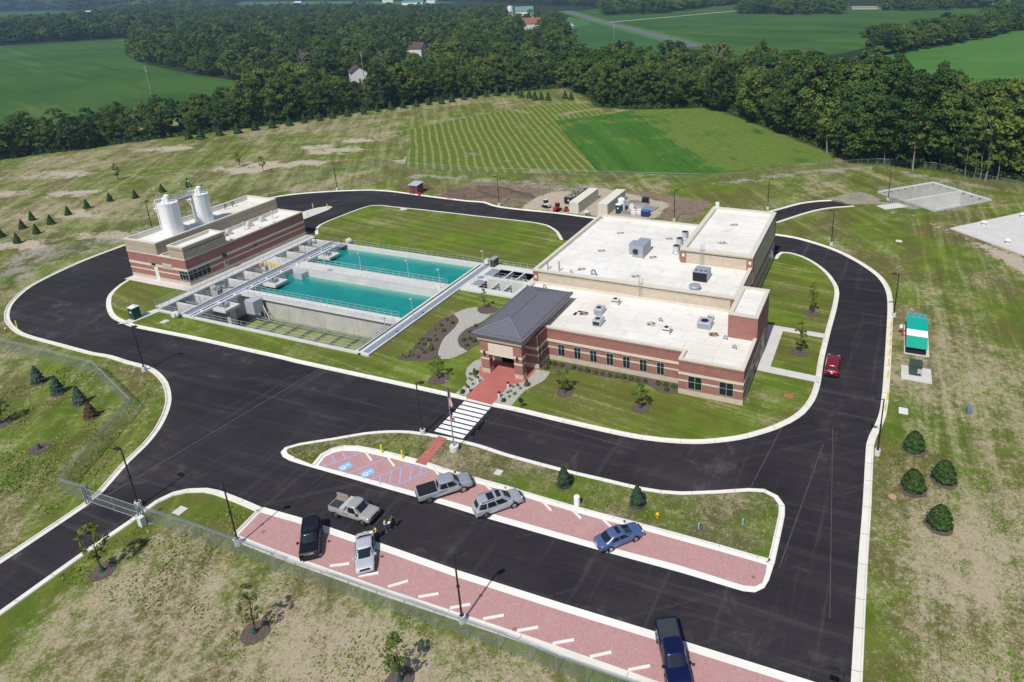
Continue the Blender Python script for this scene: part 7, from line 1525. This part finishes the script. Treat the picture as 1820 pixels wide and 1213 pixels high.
for i, ((x, y), l) in enumerate(zip(SITE['upoles'], ('in the hedge by the left field','beside the white house in the wood','beside the brown roofed house in the wood','in the field beyond the wood','near the brown roofed house, right of it'))):
    r = empty('utility_pole', (x,y,0), 'wooden utility pole '+l, 'utility pole', 'utility poles'); h = 17 if i in (0,1) else 13; MB().cyl((x,y,0),(x,y,h),.2,.15,6).build('pole','wood_pole',r); MB().box(x-1.1,x+1.1,y-.08,y+.08,h-.9,h-.7).build('crossarm','wood_pole',r); MB().cyl((x+.3,y,h-2.8),(x+.3,y,h-1.8),.3,.3,8).build('transformer_can','pale_grey_metal',r)
# ---------------------------------------------------------------- vehicles
def dense(st):
    out = []
    for a, b in zip(st[:-1], st[1:]):
        k = 2 if b[0]-a[0] > .5 else 1
        out += [tuple(p+(q-p)*i/k for p, q in zip(a, b)) for i in range(k)]
    return [st[0]]+out+[st[-1]] if False else out+[st[-1]]
def loft(st, W, sharp=38):
    st = dense(st)
    """car body from stations (x, half width factor, z bottom, z top, crown inset)"""
    m = MB(); P = []
    for x, k, zb, zt, ins in st:
        w_ = W/2*k; h = zt-zb
        P.append([(x,-w_*.90,zb),(x,-w_,zb+h*.22),(x,-w_*1.0,zb+h*.58),(x,-w_*.965,zt-h*.10),(x,-w_*(1-ins),zt),(x,0,zt+.02),(x,w_*(1-ins),zt),(x,w_*.965,zt-h*.10),(x,w_*1.0,zb+h*.58),(x,w_,zb+h*.22),(x,w_*.90,zb)])
    n = len(P[0]); V = [p for r in P for p in r]; F = []
    for i in range(len(P)-1):
        for j in range(n): F.append((i*n+j, (i+1)*n+j, (i+1)*n+(j+1)%n, i*n+(j+1)%n))
    F += [tuple(range(n-1,-1,-1))[::-1], tuple((len(P)-1)*n+j for j in range(n))[::-1]]
    m.add(V, F); return m
def fix(o, ang=35):
    me = o.data; bm = bmesh.new(); bm.from_mesh(me); bmesh.ops.recalc_face_normals(bm, faces=bm.faces); bm.to_mesh(me); bm.free()
    me.polygons.foreach_set('use_smooth', [True]*len(me.polygons)); me.set_sharp_from_angle(angle=R_(ang)); return o
SPEC = {
 'sedan': dict(L=4.85, W=1.83, H=1.45, belt=.95, st=[(-.5,.80,.42,.72,.12),(-.485,.92,.30,.93,.14),(-.40,.98,.22,1.00,.13),(-.2,1,.2,.97,.08),(.1,1,.2,.97,.08),(.22,1,.2,.97,.12),(.40,.98,.22,.86,.18),(.465,.93,.27,.76,.22),(.5,.80,.38,.62,.25)], fb=.275, ft=.075, rt=-.22, rb=-.385, wb=2.78, xr=-.285, tw=.33),
 'suv': dict(L=5.1, W=1.98, H=1.80, belt=1.10, st=[(-.5,.86,.45,1.0,.06),(-.487,.95,.32,1.10,.08),(-.35,1,.24,1.12,.06),(0,1,.22,1.11,.06),(.17,1,.22,1.11,.10),(.40,.98,.25,1.03,.14),(.475,.94,.30,.92,.18),(.5,.82,.42,.75,.2)], fb=.285, ft=.115, rt=-.405, rb=-.488, wb=3.02, xr=-.30, tw=.37),
 'jeep': dict(L=4.8, W=1.90, H=1.83, belt=1.12, st=[(-.5,.90,.48,1.02,.03),(-.49,.96,.36,1.11,.05),(-.35,1,.28,1.13,.05),(0,1,.26,1.12,.05),(.17,1,.26,1.12,.06),(.44,.98,.28,1.08,.08),(.49,.96,.32,1.04,.08),(.5,.9,.42,.92,.1)], fb=.235, ft=.14, rt=-.46, rb=-.488, wb=2.78, xr=-.29, tw=.37),
 'crew': dict(L=5.9, W=2.0, H=1.93, belt=1.20, st=[(-.5,.92,.52,1.14,.03),(-.49,.97,.42,1.18,.04),(-.30,1,.36,1.18,.04),(-.14,1,.34,1.19,.04),(.18,1,.34,1.19,.06),(.30,1,.34,1.17,.10),(.46,.98,.36,1.10,.12),(.49,.95,.40,1.0,.14),(.5,.88,.5,.85,.15)], fb=.285, ft=.18, rt=-.105, rb=-.135, wb=3.68, xr=-.305, tw=.40, bed=(-.485,-.145)),
 'single': dict(L=5.25, W=2.0, H=1.88, belt=1.16, st=[(-.5,.92,.52,1.10,.03),(-.49,.97,.42,1.14,.04),(-.30,1,.36,1.14,.04),(-.10,1,.34,1.15,.04),(.16,1,.34,1.15,.06),(.28,1,.34,1.13,.10),(.46,.98,.36,1.06,.12),(.49,.95,.40,.96,.14),(.5,.88,.5,.82,.15)], fb=.275, ft=.165, rt=-.055, rb=-.085, wb=3.40, xr=-.315, tw=.39, bed=(-.485,-.095)),
}
def vehicle(kind, x, y, head, pm, label, cat, name, trim='black', plate=True, roofrail=False, sunroof=False, cover=None, extra=None):
    s = SPEC[kind]; L, W, H, belt = s['L'], s['W'], s['H'], s['belt']
    r = empty(name, (x,y,.02), label, cat, None, R_(head))
    def B(m, nm, mat, par=r, smooth_=True):
        o = m.build(nm, mat, None); o.parent = par; return fix(o) if smooth_ else o
    st = [(a*L,k,b,c,d) for a,k,b,c,d in s['st']]; body = B(loft(st, W), 'body', pm); sb_ = body.modifiers.new('round', 'SUBSURF'); sb_.levels = 1; sb_.render_levels = 2; body.data.polygons.foreach_set('use_smooth', [True]*len(body.data.polygons)); body.data.attributes.remove(body.data.attributes['sharp_edge']) if 'sharp_edge' in body.data.attributes else None
    def top_z(xx):
        for (a,_,_,c,_),(b,_,_,e,_) in zip(st[:-1], st[1:]):
            if a <= xx <= b: return c+(e-c)*(xx-a)/(b-a)
        return st[-1][3]
    # glasshouse: rounded shell with the panes lifted off it
    fb, ft, rt_, rb = (s[k]*L for k in ('fb','ft','rt','rb')); w0, w1 = W/2*.95, W/2*.79; zf, zr = top_z(fb)-.03, top_z(rb)-.03; NE = 4.6
    def lvl(v):
        xf_, xr_ = fb+(ft-fb)*v, rb+(rt_-rb)*v; return (xf_+xr_)/2, (xf_-xr_)/2, w0+(w1-w0)*v**1.25
    def zz(v, x): t = (x-rb)/(fb-rb); zb_ = zr+(zf-zr)*max(0,min(1,t)); return zb_+(H-.085-zb_)*v
    def pt(v, th, out=0.):
        xc, a, b = lvl(v); c_, s_ = math.cos(th), math.sin(th); x_ = xc+(a+out)*math.copysign(abs(c_)**(2/NE), c_); return (x_, (b+out)*math.copysign(abs(s_)**(2/NE), s_), zz(v, x_))
    n = 36; V = []; F = []
    for v in (0, .25, .5, .75, .93, 1.0):
        for i in range(n): V.append(pt(v, 2*math.pi*i/n))
    xc, a, b = lvl(1.)
    for k, (f_, dz) in enumerate(((.93,.045),(.80,.070),(.5,.085))):
        for i in range(n):
            p_ = pt(1., 2*math.pi*i/n); V.append((xc+(p_[0]-xc)*f_, p_[1]*f_, H-.085+dz))
    for r_ in range(8):
        for i in range(n): F.append((r_*n+i, r_*n+(i+1)%n, (r_+1)*n+(i+1)%n, (r_+1)*n+i))
    F.append(tuple(8*n+i for i in range(n))); m = MB(); m.add(V, F); cab = B(m, 'cabin', pm)
    def pane(nm, kind_, u0, u1, v0, v1, sgn=1, nu=6, nv=3):
        V = []; F = []
        for j in range(nv+1):
            v = v0+(v1-v0)*j/nv; xc, a, b = lvl(v)
            for i in range(nu+1):
                u = u0+(u1-u0)*i/nu
                if kind_ == 'end': y_ = u*b; x_ = xc+sgn*(a*(1-abs(u)**NE)**(1/NE)+.012); V.append((x_, y_, zz(v, x_)+.006))
                else: q = -1+2*u; x_ = xc+q*a; V.append((x_, sgn*(b*(1-abs(q)**NE)**(1/NE)+.012), zz(v, x_)))
        for j in range(nv):
            for i in range(nu): F.append((j*(nu+1)+i, j*(nu+1)+i+1, (j+1)*(nu+1)+i+1, (j+1)*(nu+1)+i))
        return B(MB().add(V, F), nm, 'car_glass', cab)
    pane('windscreen', 'end', -.86, .86, .10, .93, 1); pane('rear_window', 'end', -.82, .82, .24 if kind in ('suv','jeep') else .12, .88, -1)
    sp = {'sedan':((.17,.46),(.50,.83)),'suv':((.06,.27),(.31,.57),(.60,.88)),'jeep':((.06,.28),(.32,.58),(.61,.89)),'crew':((.09,.44),(.48,.86)),'single':((.24,.82),)}[kind]
    for sgn in (-1, 1):
        for u0, u1 in sp: pane('side_window', 'side', u0, u1, .10, .90, sgn)
    # wheels
    tw = s['tw']; xr = s['xr']*L; xf = xr+s['wb']; tr = W/2-.11
    for wx in (xr, xf):
        for sg in (-1, 1):
            o_ = MB().cyl((wx,sg*(W/2-.30),tw+.01),(wx,sg*(W/2+.004),tw+.03),tw*1.16,tw*1.16,20); B(o_,'wheel_arch','black',body,False)
            wh = B(MB().cyl((wx,sg*(tr-.13),tw),(wx,sg*(tr+.135),tw),tw,tw*.985,22),'wheel','rubber'); B(MB().cyl((wx,sg*(tr+.12),tw),(wx,sg*(tr+.145),tw),tw*.66,tw*.62,18),'rim','chrome',wh); m = MB()
            for k in range(5): t = k*1.2566; m.add([(wx+math.cos(t)*tw*.15-math.sin(t)*.03,sg*(tr+.15),tw+math.sin(t)*tw*.15+math.cos(t)*.03),(wx+math.cos(t)*tw*.6,sg*(tr+.15),tw+math.sin(t)*tw*.6),(wx+math.cos(t+.5)*tw*.5,sg*(tr+.15),tw+math.sin(t+.5)*tw*.5)],[(0,1,2)])
            B(m,'spoke_gap','dark_bronze',wh,False)
    # lights, grille, bumpers, mirrors, plate
    xe = L/2; zt = st[-2][3]
    for sg in (-1, 1):
        B(MB().box(xe-.26,xe-.055,min(sg*W*.25,sg*W*.40),max(sg*W*.25,sg*W*.40),zt-.20,zt-.035),'headlight','headlamp',r); B(MB().box(-xe+.035,-xe+.14,min(sg*W*.32,sg*W*.425),max(sg*W*.32,sg*W*.425),.70,.86 if kind == 'sedan' else 1.0),'tail_light','tail_lamp',r)
        mx = fb-.18; B(MB().box(mx-.09,mx+.09,min(sg*W*.49,sg*(W*.49+.22)),max(sg*W*.49,sg*(W*.49+.22)),belt+.04,belt+.20),'mirror',trim if trim == 'black' else pm,r)
        B(MB().box(-.12*L,.02*L,min(sg*W/2,sg*(W/2+.012)),max(sg*W/2,sg*(W/2+.012)),belt-.22,belt-.18),'door_handle','black' if kind in ('crew','single') else pm,body)
    B(MB().box(xe-.10,xe+.008,-W*.25,W*.25,zt-.26,zt-.05),'grille','chrome' if kind == 'jeep' else 'black',r); B(MB().box(xe-.14,xe+.05,-W*.44,W*.44,.34,.56),'front_bumper',trim,r,True); B(MB().box(-xe-.05,-xe+.14,-W*.44,W*.44,.38,.60),'rear_bumper',trim if kind not in ('sedan',) else pm,r,True)
    if plate: B(MB().box(-xe-.062,-xe-.048,-.16,.16,.64,.80) if kind != 'suv' else MB().box(-xe-.02,-xe-.001,-.16,.16,.78,.94),'number_plate','white_paint',r)
    B(MB().box(-.46*L,.46*L,-W*.40,W*.40,.16,.30),'underbody','black',r,False)
    if roofrail:
        for sg in (-1,1): B(MB().box(rt_+.2,ft-.4,sg*(w1-.05)-.025,sg*(w1-.05)+.025,H-.02,H+.05),'roof_rail','black' if roofrail == 'black' else 'chrome',cab)
    if sunroof:
        for a, b in sunroof: B(MB().box(a*L,b*L,-w1+.24,w1-.24,H-.015,H+.008),'sunroof','car_glass',cab,False)
    if 'bed' in s:
        a, b = (q*L for q in s['bed']); zb = top_z((a+b)/2)
        if cover == 'lid': B(MB().box(a+.02,b-.02,-W/2+.10,W/2-.10,zb+.001,zb+.06),'bed_cover','black',body,False)
        else:
            B(MB().box(a+.04,b-.02,-W/2+.16,W/2-.16,zb+.022,zb+.030),'bed_floor','bed_liner',body,False)
            B(MB().box(a,b,-W/2+.05,-W/2+.15,zb,zb+.10).box(a,b,W/2-.15,W/2-.05,zb,zb+.10).box(a-.02,a+.05,-W/2+.15,W/2-.15,zb,zb+.10),'bed_rail',pm,body)
    if extra: extra(B, r, body, s, L, W, top_z)
    return r
flat('bed_liner',(.035,.042,.05),.7,.3)
def place_by_wheels(p, q, off): 
    p, q = Vector(p), Vector(q); d = (q-p).normalized(); n = Vector((-d.y,d.x)); return (p+q)/2+n*off, math.degrees(math.atan2(d.y,d.x)), d
def mid_shift(kind, c, d):
    s = SPEC[kind]; k = s['xr']*s['L']+s['wb']/2; return c-d*k
c, h, d = place_by_wheels(*SITE['v_f150'], .85); c = mid_shift('crew', c, d); vehicle('crew', c.x, c.y, h, 'paint_grey', 'silver grey crew cab pickup with black bed cover in the island bays', 'pickup truck', 'pickup_truck', 'black', cover='lid')
c, h, d = place_by_wheels(*SITE['v_suv'], .84); c = mid_shift('suv', c, d); vehicle('suv', c.x, c.y, h, 'paint_silver', 'silver SUV with twin sunroof parked beside the crew cab pickup', 'SUV', 'parked_suv', 'grey_bumper' if 'grey_bumper' in MAT else flat('grey_bumper',(.26,.27,.30),.5).name, roofrail='chrome', sunroof=((-.22,-.08),(-.03,.06)))
c, h, d = place_by_wheels(*SITE['v_blue'], .78); c = mid_shift('sedan', c, d); vehicle('sedan', c.x, c.y, h, 'paint_blue', 'blue sedan parked alone in the island bays', 'car', 'parked_car', 'paint_blue', sunroof=((-.08,.0),))
def tan_extra(B, r, body, s, L, W, tz):
    b = s['bed'][1]*L; zb = tz(b-.2); B(MB().box(b-.55,b-.03,-W/2+.08,W/2-.08,zb+.031,zb+.30),'tool_box','aluminium',body); B(MB().box(b-2.1,b-.6,W/2-.45,W/2-.38,zb+.03,zb+.62).box(b-1.9,b-.6,W/2-.8,W/2-.72,zb+.04,zb+.35),'ladder_rack','wood_pole',body)
c, h, d = place_by_wheels(*SITE['v_tan'], .85); c = mid_shift('single', c, d); vehicle('single', c.x, c.y, h, 'paint_tan', 'beige single cab pickup with tool box in its open bed, standing in the lane', 'pickup truck', 'pickup_truck', 'black', extra=tan_extra)
vehicle('jeep', -48.95, 39.25, -50, 'paint_black', 'black boxy SUV with chrome grille in the lower car park', 'SUV', 'parked_suv', 'black', roofrail='black', sunroof=((-.06,.05),))
vehicle('sedan', -42.75, 39.85, -50, 'paint_silver_light', 'silver sedan in the lower car park with a person leaning at its side', 'car', 'parked_car', 'paint_silver_light')
def nav_extra(B, r, body, s, L, W, tz): pass
vehicle('crew', -11.75, 40.05, -61, 'paint_navy', 'dark blue crew cab pickup with open black bed at the bottom edge', 'pickup truck', 'pickup_truck', 'black')
vehicle('suv', -3.60, 89.9, 91, 'paint_red', 'dark red SUV seen from behind on the right road', 'SUV', 'moving_suv', 'black')

# ---------------------------------------------------------------- people
def person(x, y, face, label, joints, radii, zones, hair='hair_dark', z=.03, held=None):
    """one continuous skinned body; joints/edges in metres, facing +x before turning"""
    r = empty('person', (x,y,z), label, 'person', None, R_(face))
    names = list(joints); idx = {n: i for i, n in enumerate(names)}
    E = [('pelvis','belly'),('belly','chest'),('chest','neck'),('neck','chin'),('chin','head'),('head','crown')]
    for sd in ('l','r'): E += [('chest','sh'+sd),('sh'+sd,'el'+sd),('el'+sd,'wr'+sd),('wr'+sd,'ha'+sd),('pelvis','hip'+sd),('hip'+sd,'kn'+sd),('kn'+sd,'an'+sd),('an'+sd,'to'+sd)]
    for sd in ('l','r'):
        h = Vector(joints['ha'+sd]); w_ = Vector(joints['wr'+sd]); dd = (h-w_).normalized(); sidev = dd.cross(Vector((0,0,1))).normalized() if abs(dd.z) < .9 else Vector((1,0,0))
        for f in range(4): nm = f'f{f}{sd}'; joints[nm] = tuple(h+dd*(.085-.012*abs(f-1.4))+sidev*(f-1.5)*.022+Vector((0,0,-.012))); radii[nm] = .010; names.append(nm); E.append(('ha'+sd, nm))
        nm = 'th'+sd; joints[nm] = tuple(w_.lerp(h,.5)+dd*.035+sidev*.06); radii[nm] = .011; names.append(nm); E.append(('wr'+sd, nm))
    idx = {n: i for i, n in enumerate(names)}
    me = bpy.data.meshes.new('skeleton'); me.from_pydata([joints[n] for n in names], [(idx[a],idx[b]) for a, b in E], []); me.update()
    o = bpy.data.objects.new('skeleton', me); COL.objects.link(o); o.modifiers.new('skin', 'SKIN')
    if not me.skin_vertices: me.attributes.new('skin', 'FLOAT', 'POINT')
    for n in names:
        sv = me.skin_vertices[0].data[idx[n]]; q = radii[n]; sv.radius = (q, q) if isinstance(q, float) else q; sv.use_root = n == 'pelvis'
    ss = o.modifiers.new('sub', 'SUBSURF'); ss.levels = 2; ss.render_levels = 2
    dg = bpy.context.evaluated_depsgraph_get(); bm = bpy.data.meshes.new_from_object(o.evaluated_get(dg)); bm.name = 'body'; bpy.data.objects.remove(o)
    mats = ['skin']; 
    for _, m_ in zones:
        if m_ not in mats: mats.append(m_)
    bm.materials.clear()
    for m_ in mats: bm.materials.append(MAT[m_])
    segs = {}
    for p in bm.polygons:
        c = p.center; best = None
        for a, b in E:
            A, B_ = Vector(joints[a]), Vector(joints[b]); t = max(0, min(1, (c-A).dot(B_-A)/max(1e-6,(B_-A).length_squared))); dd = (A.lerp(B_,t)-c).length
            if best is None or dd < best[0]: best = (dd, a, b)
        p.material_index = 0
        for keys, m_ in zones:
            if best[1] in keys and best[2] in keys: p.material_index = mats.index(m_)
    bm.polygons.foreach_set('use_smooth', [True]*len(bm.polygons)); body = mesh_obj('body', bm, r)
    hd = Vector(joints['head']); up = (Vector(joints['crown'])-hd).normalized()
    def B(m, nm, mat, par=r, sm=True): q = m.build(nm, mat, None, sm); q.parent = par; return q
    B(MB().dome((hd.x-.02,hd.y,hd.z+.015), .112, .125, 12, 4), 'hair', hair)
    for s_ in (-1,1): B(MB().dome((hd.x+.088,hd.y+s_*.035,hd.z-.005),.013,.012,6,2),'eye','black'); B(MB().box(hd.x-.02,hd.x+.02,hd.y+s_*.098-.008,hd.y+s_*.098+.008,hd.z-.04,hd.z+.02),'ear','skin')
    B(MB().add([(hd.x+.09,hd.y-.018,hd.z-.04),(hd.x+.09,hd.y+.018,hd.z-.04),(hd.x+.09,hd.y,hd.z+.01),(hd.x+.122,hd.y,hd.z-.035)],[(0,1,3),(1,2,3),(2,0,3)]),'nose','skin',r,False); B(MB().box(hd.x+.078,hd.x+.092,hd.y-.026,hd.y+.026,hd.z-.075,hd.z-.064),'mouth','tail_lamp',r,False)
    for sd in ('l','r'): a, b = Vector(joints['an'+sd]), Vector(joints['to'+sd]); B(MB().cyl((a.x-.06,a.y,.045),(b.x+.03,b.y,.04),.052,.040,8),'shoe','black')
    if held: held(B, r)
    return r
RAD = dict(pelvis=(.165,.125),belly=(.150,.115),chest=(.175,.125),neck=.06,chin=.062,head=(.098,.098),crown=(.07,.07),shl=.075,shr=.075,ell=.050,elr=.050,wrl=.036,wrr=.036,hal=.034,har=.034,hipl=.105,hipr=.105,knl=.066,knr=.066,anl=.046,anr=.046,tol=.036,tor=.036)
def pose(**k):
    j = dict(pelvis=(0,0,.95),belly=(0,0,1.10),chest=(0,0,1.34),neck=(0,0,1.48),chin=(.02,0,1.55),head=(.02,0,1.64),crown=(.01,0,1.73),shl=(0,.19,1.40),shr=(0,-.19,1.40),ell=(.03,.25,1.13),elr=(.03,-.25,1.13),wrl=(.24,.17,1.08),wrr=(.24,-.17,1.08),hal=(.31,.12,1.09),har=(.31,-.12,1.09),hipl=(0,.10,.90),hipr=(0,-.10,.90),knl=(.03,.11,.50),knr=(.03,-.11,.50),anl=(-.01,.11,.09),anr=(-.01,-.11,.09),tol=(.15,.13,.045),tor=(.15,-.13,.045)); j.update(k); return j
def zone(top, legs, sleeves='short'):
    t = ['pelvis','belly','chest','shl','shr','ell','elr']+(['wrl','wrr'] if sleeves == 'long' else []); return [(('chest','belly','pelvis','shl','shr','ell','elr')+(('wrl','wrr') if sleeves == 'long' else ()), top), (('pelvis','hipl','hipr','knl','knr','anl','anr'), legs)]
ppl = SITE['people']
person(*ppl[0], 30, 'person in pale shirt and blue jeans standing in the lane holding papers', pose(), dict(RAD), zone('shirt_white','jeans'), held=lambda B, r: B(MB().box(.28,.50,-.13,.13,1.10,1.12),'notepad','paper',r,False))
person(ppl[1][0]+.25, ppl[1][1]+.1, 205, 'person in black shirt and dark trousers facing the one in jeans, legs apart', pose(hipl=(.02,.11,.90),hipr=(-.02,-.11,.90),knl=(.20,.15,.52),anl=(.26,.17,.09),tol=(.41,.19,.045),knr=(-.14,-.15,.50),anr=(-.26,-.17,.09),tor=(-.11,-.19,.045)), dict(RAD), zone('shirt_black','trousers_dark'))
person(-43.15, 42.0, 232, 'person in yellow shirt leaning against the silver sedan with a clipboard', pose(pelvis=(-.10,0,.93),hipl=(-.10,.10,.88),hipr=(-.10,-.10,.88),chest=(-.02,0,1.32),belly=(-.08,0,1.08),neck=(.02,0,1.46),chin=(.06,0,1.52),head=(.07,0,1.61),crown=(.06,0,1.70),shl=(-.02,.19,1.38),shr=(-.02,-.19,1.38),knl=(.10,.12,.50),anl=(.16,.12,.09),tol=(.31,.14,.045),knr=(.16,-.12,.52),anr=(.28,-.12,.09),tor=(.43,-.14,.045)), dict(RAD), zone('shirt_yellow','trousers_dark'), held=lambda B, r: B(MB().box(.30,.54,-.13,.13,1.09,1.11),'clipboard','paper',r,False))

# ---------------------------------------------------------------- air
hz = bpy.data.materials.new('haze'); hz.use_nodes = True; t = hz.node_tree; t.nodes.remove(t.nodes['Principled BSDF']); pv = t.nodes.new('ShaderNodeVolumePrincipled')
pv.inputs['Color'].default_value = (.45,.68,1.,1); pv.inputs['Density'].default_value = .00016; pv.inputs['Anisotropy'].default_value = .2
t.links.new(pv.outputs[0], t.nodes['Material Output'].inputs['Volume']); hz.cycles.homogeneous_volume = True if hasattr(hz.cycles, 'homogeneous_volume') else None
MAT['haze'] = hz
o = MB().box(-16200,16200,-800,16200,-5.4,57).build('haze', 'haze', None); o['kind'] = 'stuff'
